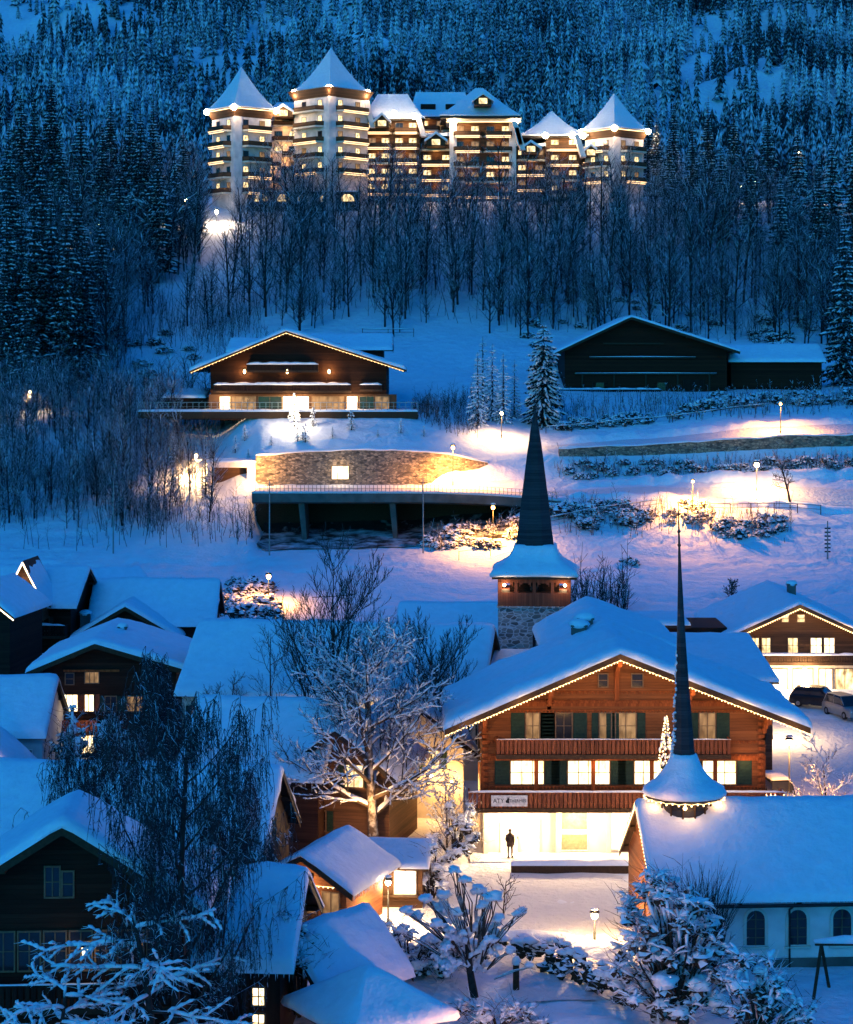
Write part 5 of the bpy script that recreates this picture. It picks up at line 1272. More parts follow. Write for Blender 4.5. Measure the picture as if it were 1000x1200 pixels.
# ---- mountain forest: one far-off wood
def far_tree_arrays():
    out = []
    for q in range(6):
        rnd = random.Random(50+q); vs = []; fs = []; h = 1.0; L = 9; m = 6
        for i in range(L):
            t = i/L; z0 = t*.93+.04; z1 = min(1, z0+.2); r = (.125*(1-t)**.75+.012)*rnd.uniform(.75,1.25); ox_, oy_ = rnd.uniform(-.012,.012), rnd.uniform(-.012,.012)
            o = len(vs); vs.append((rnd.uniform(-.01,.01), rnd.uniform(-.01,.01), z1))
            for k in range(m*2):
                a = 2*PI*k/(m*2)+rnd.uniform(-.15,.15); rr = r*(rnd.uniform(.8,1.25) if k % 2 else .5); vs.append((math.cos(a)*rr+ox_, math.sin(a)*rr+oy_, z0-(0.02 if k % 2 else -.05)+rnd.uniform(-.03,.03)))
            fs += [(o, o+1+k, o+1+(k+1) % (2*m)) for k in range(2*m)]
        out.append((np.array(vs), np.array(fs)))
    return out
FA = far_tree_arrays(); rnd = random.Random(77); VV = []; FF = []; off = 0; cnt = 0
y = 434.0
while y < 985:
    sp_ = 3.0+(y-434)*.0024; n = int((.29*y*2)/sp_)
    for i in range(n):
        x = -.29*y+(i+rnd.random())*sp_; yy = y+rnd.uniform(-1.5,1.5)*sp_*.6; px = 500+x/yy*F; zt = H(x, yy); py = HZ+(CZ-zt)*F/yy
        # clearings where snow shows
        cl = mn.noise(Vector((x*.022, yy*.012, 2)))
        clear = (((px-838)/40)**2+((py-92)/72)**2 < 1 and mn.noise(Vector((x*.05,yy*.05,1))) < .18) or (px < 125 and py < 80-px*.45 and rnd.random() < .9) or (((px-905)/16)**2+((py-60)/70)**2 < 1 and rnd.random() < .6)
        cw = abs((py-8-(100-(px-215)*.52)))/ (20+11*math.sin(px*.05))
        if 210 < px < 430 and cw < 1 and rnd.random() < .9: clear = True
        if clear and rnd.random() < .96: continue
        if cl > .30 and rnd.random() < .6: continue
        if yy < 500 and rnd.random() < .12: continue
        v, f = FA[rnd.randint(0,5)]; h = rnd.choice((rnd.uniform(6, 11), rnd.uniform(9, 19)))*(1.0 if yy > 520 else .95)*(1+.25*mn.noise(Vector((x*.03,yy*.03,7)))); a = rnd.uniform(0, 6.28); c_, s_ = math.cos(a), math.sin(a); w_ = rnd.uniform(.8,1.3)
        P = np.empty_like(v); P[:,0] = (v[:,0]*c_-v[:,1]*s_)*h*w_+x; P[:,1] = (v[:,0]*s_+v[:,1]*c_)*h*w_+yy; P[:,2] = v[:,2]*h+zt-.4; P[:,0] += v[:,2]*h*rnd.uniform(-.06,.06)
        VV.append(P); FF.append(f+off); off += len(v); cnt += 1
    y += sp_*1.15
VV = np.concatenate(VV); FF = np.concatenate(FF)
me = bpy.data.meshes.new('mountain_forest'); me.vertices.add(len(VV)); me.vertices.foreach_set('co', VV.ravel()); me.loops.add(len(FF)*3); me.loops.foreach_set('vertex_index', FF.ravel().astype(np.int32))
me.polygons.add(len(FF)); me.polygons.foreach_set('loop_start', np.arange(0, len(FF)*3, 3, dtype=np.int32)); me.materials.append(M['far_needle']); me.update(calc_edges=True)
o = bpy.data.objects.new('forest', me); C.objects.link(o); tag(o, 'distant snow-dusted conifer forest covering the mountainside behind the hotel', 'forest', kind='stuff')
print('forest trees', cnt)

# ---- undergrowth saplings on the left slope and below the hotel
def stems(name, label, n, region, hh, seed, m='twig', cat='undergrowth', r=.025, br=6, clump=.0):
    rnd = random.Random(seed); b = MB(); k = 0
    while k < n:
        px, Y = region(rnd)
        if px is None: continue
        x = HX(px, Y); z = H(x, Y)
        if clump and mn.noise(Vector((x*.11, Y*.11, seed))) < rnd.uniform(-.5, .35)*clump: continue
        h = rnd.uniform(*hh)*(.7+.6*rnd.random()**2); d = Vector((rnd.uniform(-.22,.22), rnd.uniform(-.2,.2), 1)); q = Vector((x, Y, z-.1)); e = q+d*h
        mid = q.lerp(e, .5)+Vector((rnd.uniform(-.1,.1), rnd.uniform(-.1,.1), 0))*h; b.path([q, mid, e], [r*1.4, r, r*.4], 3)
        for j in range(br):
            t = rnd.uniform(.2,.95); a = rnd.uniform(0,6.28); s0 = (q.lerp(mid, t*2) if t < .5 else mid.lerp(e, t*2-1)); L = h*.34*(1.25-t)
            s1 = s0+Vector((math.cos(a)*.75, math.sin(a)*.75, rnd.uniform(.35,.9)))*L; b.tube(s0, s1, r*.65, r*.35, 3, 0, False)
            a2 = a+rnd.uniform(-1,1); s2 = s0.lerp(s1, .5); b.tube(s2, s2+Vector((math.cos(a2)*.6, math.sin(a2)*.6, .7))*L*.55, r*.45, r*.25, 3, 0, False)
        k += 1
    o = b.build(name, M[m]); tag(o, label, cat, kind='stuff'); return o
stems('undergrowth', 'thin leafless saplings crowding the snowy slope on the left below the spruces', 1900, lambda r: ((lambda px, Y: (px, Y) if not (px > 250 and 238 < Y < 262) else (None, 0))(r.uniform(-10, 300)**1, r.triangular(226, 290, 240))), (1.4, 5.2), 1, 'far_twig', clump=1)
stems('brush', 'leafless brush on the slope between the left spruces and the upper chalet', 620, lambda r: ((lambda px, Y: (None, 0) if ((px-215)/50)**2+((Y-300)/13)**2 < 1 else (px, Y))(r.uniform(60, 330), r.uniform(287, 336))), (2.0, 6.0), 17, 'far_twig', r=.03, clump=1)
stems('saplings', 'leafless saplings filling the wood floor under the hotel', 1800, lambda r: ((lambda px, Y: (None, 0) if (236 < px < 272 and Y > 345) or (Y < 322 and 150 < px < 1000) else (px, Y))(r.uniform(60, 1000), r.uniform(305, 396))), (2.5, 8), 2, 'far_twig', r=.035, clump=.6)
stems('scrub', 'upright leafless scrub stems in the snow right of the church tower', 85, lambda r: (r.uniform(668, 738), r.uniform(196, 204)), (3.2, 5.6), 3, r=.04)
stems('scrub', 'leafless scrub stems sticking out of the snow between the two hillside roads', 420, lambda r: (r.uniform(650,1010), r.triangular(245.5,250.5,248.5)), (.6,2.0), 14, 'snowy_twig', r=.03)
stems('scrub', 'leafless scrub tangled through the bushes before the barn', 520, lambda r: (r.uniform(640,1010), r.uniform(263,278)), (.8,3.0), 15, 'snowy_twig', r=.035)
stems('scrub', 'brown scrub on the slope under the road, around the chapel spire', 420, lambda r: (r.uniform(500,930), r.triangular(225,235,232)), (.6,2.4), 16, 'snowy_twig', r=.03)
stems('scrub', 'brown scrub on the dim bank right of the lantern-lit chalet', 260, lambda r: (r.uniform(485, 560), r.uniform(256, 285)), (1.2, 3.2), 4)

# ---- shrubs
def bush_mesh(seed, n=26, twigs=70):
    rnd = random.Random(seed); K, S = MB(), MB()
    for i in range(twigs):
        a = rnd.uniform(0, 6.28); e = rnd.uniform(.1, 1.2); d = Vector((math.cos(a)*math.cos(e), math.sin(a)*math.cos(e), math.sin(e)*.9)); L = rnd.uniform(.6,1.15)
        q = Vector((math.cos(a)*.15, math.sin(a)*.15, -.1)); m_ = q+d*L*.6+rv(rnd,.08); K.path([q, m_, q+d*L+rv(rnd,.12)+Vector((0,0,-.08))], [.022,.014,.006], 3)
    for i in range(n):
        a = rnd.uniform(0, 6.28); e = rnd.uniform(-.05, 1.35); d = Vector((math.cos(a)*math.cos(e), math.sin(a)*math.cos(e), math.sin(e)*.85)); q = d*rnd.uniform(.55,.95)
        s = rnd.uniform(.08,.21); K.blob(q-Vector((0,0,.06)), (s*1.1,s*1.1,s*.8), rnd.randint(0,99), .7, 1, 8, 5, 0, 2.2)
        if rnd.random() < .62: S.blob(q+Vector((0,0,s*.42)), (s*.95,s*.95,s*.45), rnd.randint(0,99), .5, 1, 7, 4)
    return K, S
def bush_thing(name, label, x, y, seed, s, group, n=26, twigs=70, m='bush'):
    K, S = bush_mesh(seed, n, twigs); t = thing(name, label, 'bush', (x, y, H(x, y)), 0, group); K.build('branches', M[m], t); S.build('snow', M['snow'], t, True); t.scale = (s,s,s); return t
BU = [bush_thing('bush', 'tmp', 0, 300, 200+i, 1, 'tmp', 24+i*3, 60+8*i) for i in range(5)]
bused = [False]*5; bc = [0]
def bushes(label, group, pts):
    for px, Y, s in pts:
        k = bc[0] % 5; bc[0] += 1; x = HX(px, Y); loc = (x, Y, H(x, Y)-.05*s); sc_ = (s*random.uniform(.9,1.3), s*random.uniform(.9,1.2), s*random.uniform(.8,1.1)); rz = random.uniform(0,6.2)
        if not bused[k]:
            t = BU[k]; bused[k] = True; t.location = loc; t.scale = sc_; t.rotation_euler = (0,0,rz); t['label'] = label; t['group'] = group
        else: dup(BU[k], loc, rz, sc_, label, group)
random.seed(31); U = random.uniform
bushes('snow-clotted bush in the thick row before the dark barn', 'bushes before the barn', [(U(805,1005), U(268,277), U(1.2,2.3)) for i in range(34)]+[(U(655,800), U(263,267), U(.9,1.5)) for i in range(24)])
bushes('snow-covered bush on the bank between the two roads right of the spire', 'bushes between the roads', [(668+i*8.6+U(-3,3), U(246.6,249.6), U(.7,1.25)) for i in range(40)])
bushes('dark bush with snow clumps on the slope under the right end of the bridge', 'bushes below the bridge end', [(U(500,612), U(226,232), U(.7,1.6)) for i in range(26)]+[(U(650,745), U(229,234), U(.9,1.7)) for i in range(24)])
bushes('bush glowing orange around the assumed hidden street lamp beyond the chapel spire', 'orange bushes by the road', [(U(745,832), U(230,235), U(.7,1.3)) for i in range(15)])
bushes('bare brown bush on the slope below the road, right of the chapel spire', 'brown bushes below the road', [(U(835,925), U(227,232), U(.8,1.5)) for i in range(14)]+[(735, 220, 1.0), (742, 219, .8)])
bushes('snowy bush on the open slope above the barn and shed', 'bushes above the barn', [(U(700,955), U(306,332), U(.9,2.0)) for i in range(46)]+[(U(590,700), U(310,330), U(.8,1.4)) for i in range(8)])
bushes('snow-laden hedge bush behind the left-hand chalets, near the orange lamp', 'hedge bushes behind the left chalets', [(U(205,312), U(195,211), U(1.0,1.9)) for i in range(52)]+[(U(108,205), U(196,201), U(.8,1.2)) for i in range(18)])
bushes('small bush showing through the snow beside the lower left roofs', 'bushes between the left roofs', [(U(52,80), U(168,178), U(.6,1.1)) for i in range(9)])
bushes('scrubby snow-flecked bush in the wood floor below the hotel', 'bushes on the wood floor', [(U(600,960), U(333,350), U(.9,1.8)) for i in range(22)])
bushes('low bush at the edge of the dark stand on the left', 'bushes at the left stand', [(U(0,230), U(290,330), U(.8,1.8)) for i in range(22)])
# ================================================================== NEAR TREES
RM = (0,.06,.036,.024,.016)
big = dict(rmin=RM, seg=4, taper=.35, max=4, wob=.16, up=.10, n=[17,10,8,6], lo=[.2,.12,.12,.1], ang=[54,44,42,40], len=[.62,.55,.50,.52], rr=.5, tdep=1, trunk=.72, snow=.75, sdep=3, st=.030, flat=.85)
p = G(437, 125.0); T1 = bare('snowy_tree', 'wide bare tree with snow-plastered limbs rising in the middle of the village beside the kiosk', p.x, p.y, 19.0, big, 305, (0,0), 'snowy_twig', 'twig', r0=.36)
vase = dict(rmin=RM, seg=4, taper=.3, max=4, wob=.09, up=.16, n=[12,8,6,5], lo=[.18,.25,.25,.2], ang=[34,32,32,32], len=[.7,.6,.5,.5], rr=.5, tdep=1, trunk=.72)
p = G(388, 139); bare('bare_tree', 'tall leafless tree with upswept fine twigs behind the snow-plastered tree', p.x, p.y, 18.5, vase, 311, (0,0), r0=.28)
p = G(500, 141); bare('bare_tree', 'fan of fine dark twigs from a leafless tree just left of the church nave roof', p.x, p.y, 14, vase, 313, (.1,0), r0=.24)
thin = dict(rmin=(0,.03,.02,.013,.01), seg=4, taper=.3, max=3, wob=.14, up=.10, n=[14,7,5], lo=[.22,.2,.2], ang=[48,42,40], len=[.36,.5,.5], rr=.42, tdep=0, trunk=.95)
for i, (px, Y, h, lb) in enumerate(((246,146,7.8,'slim leafless tree before the middle of the long roof, nearest the left gable'), (270,148,8.5,'slim leafless tree standing second before the long smooth roof'), (318,147,11.5,'thin straight leafless tree reaching above the ridge of the long smooth roof'), (356,146,9.0,'slim leafless tree before the long smooth roof, beside the tall upswept tree'), (225,144,6.8,'small leafless tree at the eave corner of the dark yellow-windowed chalet'))):
    p = G(px, Y); bare('bare_tree', lb, p.x, p.y, h, thin, 320+i, r0=.10)
# weeping birch
def birch(name, label, x, y, h, seed, hang=(1.2,3.2), n=12, lean=(0,0), z=0, wide=.44):
    rnd = random.Random(seed); T, K = MB(), MB()
    cfg = dict(seg=5, taper=.3, max=2, wob=.10, up=.12, n=[n,6], lo=[.2,.25], ang=[44,45], len=[wide,.5], rr=.42, tdep=1)
    t0 = len(K.v); grow(T, K, None, Vector((0,0,-.3)), Vector((lean[0], lean[1], 1)), h*.95, h*.014, 0, cfg, rnd)
    tips = [Vector(v) for v in K.v[::3]]+[Vector(v) for v in T.v[::9] if v[2] > h*.35]
    for q in tips:
        for j in range(3 if rnd.random() < .55 else 2):
            L = rnd.uniform(*hang)*min(1, q.z/(h*.5)); a = rnd.uniform(0, 6.28); o = Vector((math.cos(a), math.sin(a), 0))*rnd.uniform(.1,.45)
            pts = [q, q+o*.7+Vector((0,0,-L*.2)), q+o+Vector((0,0,-L*.6)), q+o*1.1+Vector((rnd.uniform(-.08,.08),0,-L))]
            K.path(pts, [.014,.012,.010,.006], 3)
            for k in range(4):
                b = pts[1].lerp(pts[3], rnd.random()); K.tube(b, b+rv(rnd,.16)+Vector((0,0,-.14)), .016, .008, 3, 0, False)
    t = thing(name, label, 'birch', (x, y, z)); T.build('trunk', M['bark'], t, True); K.build('crown', M['birch_twig'], t); return t
birch('weeping_birch', 'tall weeping birch with curtains of dark hanging twigs, in front of the left-hand roofs', at(205,1100,81).x, 80.8, 16.3, 41, (.6,1.9), 21, wide=.46)
birch('weeping_birch', 'slighter weeping birch beside the dark near chalet gable, twigs hanging over the blue roof', at(112,1100,93).x, 94.8, 12.8, 42, (.6,1.8), 17, wide=.52)
birch('weeping_birch', 'dark drooping birch before the right side of the yellow-windowed chalet', at(190,900,140).x, 141, 9.5, 43, (.8,2.0), 10)
birch('weeping_birch', 'low drooping birch at the front edge of the blue roof beside the timber hut', at(285,1060,98).x, 99, 9.5, 44, (.7,2.0), 11)
# snow-loaded cedar bottom left
lay = dict(seg=4, taper=.3, max=3, wob=.15, up=.0, grav=.03, n=[20,10,6], lo=[.12,.15,.15], ang=[80,52,45], len=[.66,.42,.45], rr=.5, tdep=1, trunk=.95, snow=.85, sdep=2, st=.05, flat=.5, rmin=(0,.05,.03,.018))
p = at(190, 1200, 80.5); ce = bare('snowy_tree', 'broad near tree whose level snow-lined boughs spread across the dark near chalet', p.x, 79.0, 10.5, lay, 611, (-.08,0), 'bark', 'snowy_twig', r0=.24, z=0)
p = at(60, 1200, 78); bare('snowy_tree', 'smaller near tree with sagging snow-lined boughs in front of the glazed balcony', p.x, 77.0, 7.5, lay, 612, (.05,0), 'bark', 'snowy_twig', r0=.18, z=0)
def snow_pads(t, pts, seed, m='snow'):
    rnd = random.Random(seed); S = MB()
    for (x, y, z, r) in pts:
        S.blob((x, y, z), (r, r*.9, r*.6), rnd.randint(0,99), .5, 1, 14, 10, 0, 1.6)
        for j in range(3): a = rnd.uniform(0,6.28); q = rnd.uniform(.4,.7)*r; S.blob((x+math.cos(a)*r*.9, y+math.sin(a)*r*.7, z-r*rnd.uniform(.0,.5)), (q, q, q*.6), rnd.randint(0,99), .5, 1, 10, 7, 0, 1.6)
    return S.build('snow_pad', M['snow'], t, True)
# magnolia with blue caps
mg = dict(rmin=RM, seg=4, taper=.45, max=3, wob=.28, up=.02, n=[7,5,4], lo=[.3,.3,.3], ang=[62,50,45], len=[.66,.55,.5], rr=.55, tdep=1, trunk=.62, snow=1.0, sdep=3, st=.11, flat=.65)
p = G(557, 97.5); mt = bare('snowy_tree', 'small crooked garden tree buried in blue snow caps before the bright square', p.x, p.y, 6.6, mg, 407, (-.05,0), 'bark', 'snowy_twig', r0=.22)
rnd = random.Random(9); pts = []
for px, py, r in ((532,1018,.38),(545,1030,.4),(500,1052,.5),(520,1048,.55),(478,1066,.5),(490,1072,.45),(562,1042,.55),(580,1050,.6),(568,1060,.5),(540,1068,.5),(512,1082,.5),(530,1100,.45),(560,1085,.5),(585,1075,.45),(612,1066,.36),(606,1070,.3),(575,1100,.45),(598,1112,.35),(620,1130,.35),(502,1100,.4),(470,1090,.35),(548,1112,.4)):
    q = at(px, py, 97.5+rnd.uniform(-1.3,1.0)); pts.append((q.x-p.x, q.y-p.y, q.z-p.z, r*.62))
snow_pads(mt, pts, 5)
B = MB()
for (x, y, z, r) in pts:
    for j in range(5): B.path([(x*.35, y*.35, z*.55), (x*.7+rnd.uniform(-.2,.2), y*.7, z*.8), (x+rnd.uniform(-.2,.2), y+rnd.uniform(-.2,.2), z-.12)], [.045,.032,.02], 5); B.path([(x, y, z-.15), (x+rnd.uniform(-.5,.5), y+rnd.uniform(-.4,.4), z+rnd.uniform(-.5,.3))], [.025,.012], 4)
B.build('bough', M['snowy_twig'], mt)
# heavy bush lower right
def clump(name, label, px, Y, blobs, seed, tw=300, cat='bush', base=(0,0)):
    rnd = random.Random(seed); c = at(px, 1200, Y); t = thing(name, label, cat, (c.x, Y, 0)); S = MB(); K = MB()
    for (bx, by, r) in blobs:
        for j in range(3):
            q = at(bx+rnd.uniform(-9,9), by+rnd.uniform(-9,9), Y+rnd.uniform(-1.6,1.2)); q = Vector((q.x-c.x, q.y-Y, q.z)); rr = r*rnd.uniform(.35,.75)
            b0 = Vector((q.x*.25, q.y*.25, max(.1, q.z*.25))); b1 = b0.lerp(q, .55)+rv(rnd,.2)+Vector((0,0,.25)); K.path([b0, b1, q], [.07,.045,.02], 5)
            S.path([b1.lerp(q,.1)+Vector((0,0,.04)), b1.lerp(q,.5)+Vector((0,0,.07)), q+Vector((0,0,.05))], [.03,.085,.05], 6)
            if j == 0: S.blob(q+Vector((0,0,rr*.1)), (rr*.95, rr*.85, rr*.5), rnd.randint(0,99), .4, 1, 13, 9, 0, 1.6)
            K.blob(q-Vector((0,0,rr*.5)), (rr*.6, rr*.55, rr*.45), rnd.randint(0,99), .9, 1, 11, 7, 0, 3.2)
            for k in range(9):
                a = rnd.uniform(0,6.28); e_ = q+Vector((math.cos(a)*.75, math.sin(a)*.6, rnd.uniform(-.35,.55)))*rnd.uniform(.5,1.25)*r; m_ = q.lerp(e_,.5)+Vector((0,0,.06)); K.path([q, m_, e_], [.025,.018,.010], 3)
                if rnd.random() < .8: k_ = rnd.uniform(.03,.085); S.path([q.lerp(m_,.3)+Vector((0,0,.03)), m_+Vector((0,0,.05)), m_.lerp(e_,.6)+Vector((0,0,.05)), e_+Vector((0,0,.02))], [k_*.6, k_*1.2, k_, k_*.3], 6)
    xs = [b[0] for b in blobs]; ys = [b[1] for b in blobs]
    for k in range(tw):
        bx, by, r = rnd.choice(blobs); q = at(bx+rnd.uniform(-16,16), by+rnd.uniform(-10,16), Y+rnd.uniform(-1.6,1.2)); q = Vector((q.x-c.x, q.y-Y, q.z)); a = rnd.uniform(0,6.28)
        d = Vector((math.cos(a), math.sin(a)*.7, rnd.uniform(-.1,1.1)))*rnd.uniform(.4,1.0); K.path([q, q+d*.5+rv(rnd,.06), q+d], [.016,.012,.006], 3)
    K.build('branches', M['bush'], t); S.build('snow', M['snow'], t, True); return t
clump('snowy_bush', 'big dark bush clotted with blue and pink snow balls in front of the chapel gable', 790, 93.5, [(735,1055,.7),(755,1048,.8),(775,1042,.7),(800,1050,.7),(815,1062,.8),(742,1078,.8),(768,1080,1.0),(800,1085,.9),(828,1085,.8),(735,1105,.8),(760,1112,1.0),(790,1115,1.1),(820,1112,1.0),(845,1108,.7),(728,1135,.8),(755,1145,.9),(788,1150,1.0),(818,1145,.9),(848,1138,.8),(735,1170,.9),(770,1180,1.0),(805,1182,1.0),(838,1172,.9),(785,1025,.5),(762,1030,.5)], 61, 700)
clump('snowy_bush', 'rounded low bush under pink snow lumps at the bottom right, before the chapel wall', 892, 89, [(852,1140,.6),(872,1128,.7),(895,1132,.7),(915,1145,.6),(860,1160,.8),(885,1160,.8),(910,1168,.8),(930,1172,.5),(870,1182,.9),(900,1188,.9),(932,1190,.7),(948,1185,.4)], 62, 320)
rnd = random.Random(8); b = MB(); c = at(825, 1100, 97.5)
for i in range(420):
    a = rnd.uniform(0, 6.28); e = rnd.uniform(.85, 1.5); L = rnd.uniform(1.2, 4.2); o_ = Vector((rnd.uniform(-.9,.9), rnd.uniform(-.7,.7), rnd.uniform(1.4,3.0))); d = Vector((math.cos(a)*math.cos(e), math.sin(a)*math.cos(e), math.sin(e)))
    b.path([o_*.6, o_, o_+d*L*.5+rv(rnd,.1), o_+d*L+Vector((0,0,-.05*L*L*(1-e/1.6)))+rv(rnd,.12)], [.022,.02,.014,.006], 3)
for i in range(9): a = i*.7; b.path([(0,0,-.2), (math.cos(a)*.5, math.sin(a)*.4, 1.5), (math.cos(a)*.9, math.sin(a)*.7, 2.8)], [.07,.05,.03], 4)
t = thing('broom_shrub', 'broom-like leafless shrub with fine upright twigs spreading below the chapel turret', 'shrub', (c.x, 98.2, 0)); b.build('twigs', M['twig'], t)
clump('snowy_bush', 'snow-heaped hedge bush left of the crooked garden tree, around the fence gate', 480, 101, [(452,1092,.5),(470,1090,.6),(458,1112,.6),(480,1112,.7),(505,1110,.7),(530,1118,.7),(468,1132,.7),(495,1135,.7),(520,1140,.6),(545,1125,.5)], 63, 350)
clump('snowy_bush', 'snow-flecked tangle of shrub stems at the foot of the small roof by the pavilion', 350, 92, [(330,1068,.5),(345,1085,.5),(320,1095,.6),(338,1112,.6),(358,1105,.5),(372,1120,.5),(352,1130,.5)], 64, 240)
clump('snowy_bush', 'snow-crusted twiggy bush at the very bottom between pavilion and garden post', 585, 93, [(545,1180,.5),(565,1190,.6),(590,1182,.6),(612,1192,.6),(630,1200,.5)], 65, 240)
clump('snowy_bush', 'bush with dusted branches beside the entrance of the orange chalet, glowing with lantern light', 533, 124.5, [(515,985,.7),(528,970,.7),(545,965,.7),(555,980,.6),(522,1000,.7),(542,998,.7),(530,950,.4),(548,948,.4)], 66, 320)
clump('snowy_bush', 'snow-dotted dark bush just right of the glaring kiosk openings', 505, 115, [(500,1008,.6),(510,1020,.6),(498,1030,.6),(515,1035,.5),(505,995,.4)], 67, 120)
clump('snowy_bush', 'white snow-plastered bush in front of the pale board-walled annexe and yellow-windowed chalet', 85, 147, [(80,850,.6),(90,862,.6),(75,868,.7),(95,876,.6),(84,884,.7),(68,880,.6),(82,838,.35)], 68, 160)
clump('snowy_bush', 'dark snow-flecked thicket under the yellow-windowed chalet, left of the drooping birch', 140, 143, [(120,862,.6),(135,855,.7),(150,868,.7),(130,880,.7),(155,882,.6),(165,862,.5),(120,845,.4)], 69, 240)
clump('snowy_bush', 'dark thicket with scattered snow lumps under the weeping birch by the blue roof', 250, 90, [(225,1010,.6),(245,1000,.6),(262,1020,.6),(235,1035,.7),(258,1045,.6),(215,1040,.6),(205,1065,.6),(240,1065,.6)], 70, 260)
orange = dict(rmin=(0,.03,.02,.013,.01), seg=4, taper=.4, max=3, wob=.16, up=.10, n=[12,7,5], lo=[.12,.2,.2], ang=[50,42,40], len=[.55,.5,.5], rr=.5, tdep=0, trunk=.9, snow=.6, sdep=3, st=.03)
p = G(968, 131); bare('small_tree', 'small twiggy tree glowing copper under the lamp right of the orange chalet', p.x, p.y, 6.3, orange, 501, (0,0), 'snowy_twig', 'snowy_twig', r0=.10)
p = G(918, 129); bare('small_tree', 'low copper-lit sapling between the parked vans and the chapel roof', p.x, p.y, 3.6, orange, 502, (0,0), 'snowy_twig', 'snowy_twig', r0=.07)
p = G(590, 112); bare('sapling', 'bare sapling with few twigs standing on the bright square behind the crooked garden tree', p.x, p.y, 3.0, dict(orange, snow=0, n=[9,4,2]), 503, (0,0), r0=.05)
p = G(524, 127); bare('small_tree', 'twiggy tree lit orange by wall lanterns left of the orange chalet entrance', p.x, p.y, 5.0, orange, 504, (0,0), 'snowy_twig', 'snowy_twig', r0=.09)
hill = dict(rmin=(0,.05,.035,.025,.02), seg=4, taper=.4, max=3, wob=.2, up=.06, n=[11,6,5], lo=[.3,.2,.2], ang=[52,44,40], len=[.55,.5,.5], rr=.5, tdep=0, trunk=.8)
p = G(926, 238); bare('bare_tree', 'small round-crowned leafless tree on the snow bank right of the glaring road lamp', p.x, p.y, 6.6, hill, 511, (-.1,0), r0=.16)
p = G(857, 205); bare('bare_bush', 'dark ball of leafless twigs alone in the blue snow field above the lit chalet', p.x, p.y, 3.0, dict(hill, n=[16,8,5], lo=[.02,.2,.2]), 512, (0,0), r0=.07, cat='bush')
p = G(150, 352); bare('bare_tree', 'old leafless tree with a bent snowy bough reaching toward the hotel drive', p.x+4, p.y, 22, dict(hill, snow=.5, sdep=2, st=.06), 513, (.05,0), r0=.3)
p = G(196, 356); bare('bare_tree', 'tall thick-trunked leafless tree alone left of the flood-lit hotel drive', p.x, p.y, 21, dict(hill, snow=.4, sdep=2, st=.06), 514, (0,0), r0=.36)
p = G(925, 366); bare('bare_tree', 'large leafless tree with spreading snowy boughs above the right-hand shed', p.x, p.y, 18, dict(hill, snow=.5, sdep=2, st=.06), 515, (0,0), r0=.3)
for i, (px, Y, h) in enumerate(((338,392,17),(345,390,15),(400,391,15),(440,392,14),(555,392,11),(478,391,11))):
    p = G(px, Y); bare('bare_tree', 'dark leafless tree rising in front of the hotel facade', p.x, p.y, h, dict(hill, n=[14,6,5]), 520+i, (0,0), r0=.2, group='bare trees before the hotel', twigm='far_twig')

# ---- hedges
def hedge(label, pts, w, h, seed):
    rnd = random.Random(seed); t = thing('hedge', label, 'hedge', (pts[0][0], pts[0][1], H(*pts[0]))); K, S = MB(), MB(); ox, oy, oz = t.location
    for a, c in zip(pts[:-1], pts[1:]):
        a, c = Vector((*a, 0)), Vector((*c, 0)); L = (c-a).length; n = int(L*9)
        for i in range(n):
            q = a.lerp(c, rnd.random())+Vector((rnd.uniform(-w/2,w/2), rnd.uniform(-w/2,w/2), 0)); z = H(q.x, q.y)-oz+rnd.uniform(.15, h); s = rnd.uniform(.12,.3)
            K.blob((q.x-ox, q.y-oy, z), (s*1.2, s, s*.9), rnd.randint(0,99), .9, 1, 7, 5, 0, 2.6)
            if z > h*.72: S.blob((q.x-ox, q.y-oy, z+s*.7), (s*1.7, s*1.4, s*.7), rnd.randint(0,99), .5, 1, 8, 5)
            for k in range(3): d = rv(rnd, 1); d.z = abs(d.z); K.tube((q.x-ox, q.y-oy, z), (q.x-ox+d.x*.5, q.y-oy+d.y*.4, z+d.z*.4), .015, .006, 3, 0, False)
    K.build('foliage', M['hedge'], t); S.build('snow', M['snow'], t, True); return t
hedge('dark clipped hedge under lumpy snow curving right of the crooked garden tree', [xy(598,103.5), xy(655,101.5), xy(700,99), xy(735,96)], 1.3, 1.25, 71)
hedge('dark snow-capped hedge running left of the crooked garden tree', [xy(448,103), xy(500,102.5), xy(560,103)], 1.2, 1.1, 72)
def bank(pts, w, h, seed, m='ground'):
    b = MB(); D = []
    for a, c in zip(pts[:-1], pts[1:]):
        a, c = Vector(a), Vector(c); k = max(2, int((c-a).length/.5)); D += [a.lerp(c, i/k) for i in range(k)]
    D.append(Vector(pts[-1])); rg = []
    for i, p in enumerate(D):
        d = (D[min(i+1,len(D)-1)]-D[max(i-1,0)]).normalized(); nr = Vector((-d.y, d.x)); e = min(1, i/4, (len(D)-1-i)/4); hh = h*(.7+.6*mn.noise(Vector((p.x*.5+seed, p.y*.5, 0))))*e
        rg.append([(p.x+nr.x*w*t, p.y+nr.y*w*t, H(p.x+nr.x*w*t, p.y+nr.y*w*t)-.1+(hh+.1)*max(0, 1-(2*t)**2)+.05*mn.noise(Vector((p.x*2, p.y*2, t*3)))) for t in (-.55,-.4,-.2,0,.2,.4,.55)])
    b.rings(rg, False, False); o = b.build('snow_bank', M[m], None, True); o['kind'] = 'structure'
bank([xy(575,108.5), xy(640,107), xy(690,105.5), xy(740,103)], 2.6, .7, 1); bank([xy(500,118), xy(520,122), xy(545,123.5)], 1.8, .6, 2); bank([xy(620,94), xy(700,93), xy(760,92)], 4, .6, 3)
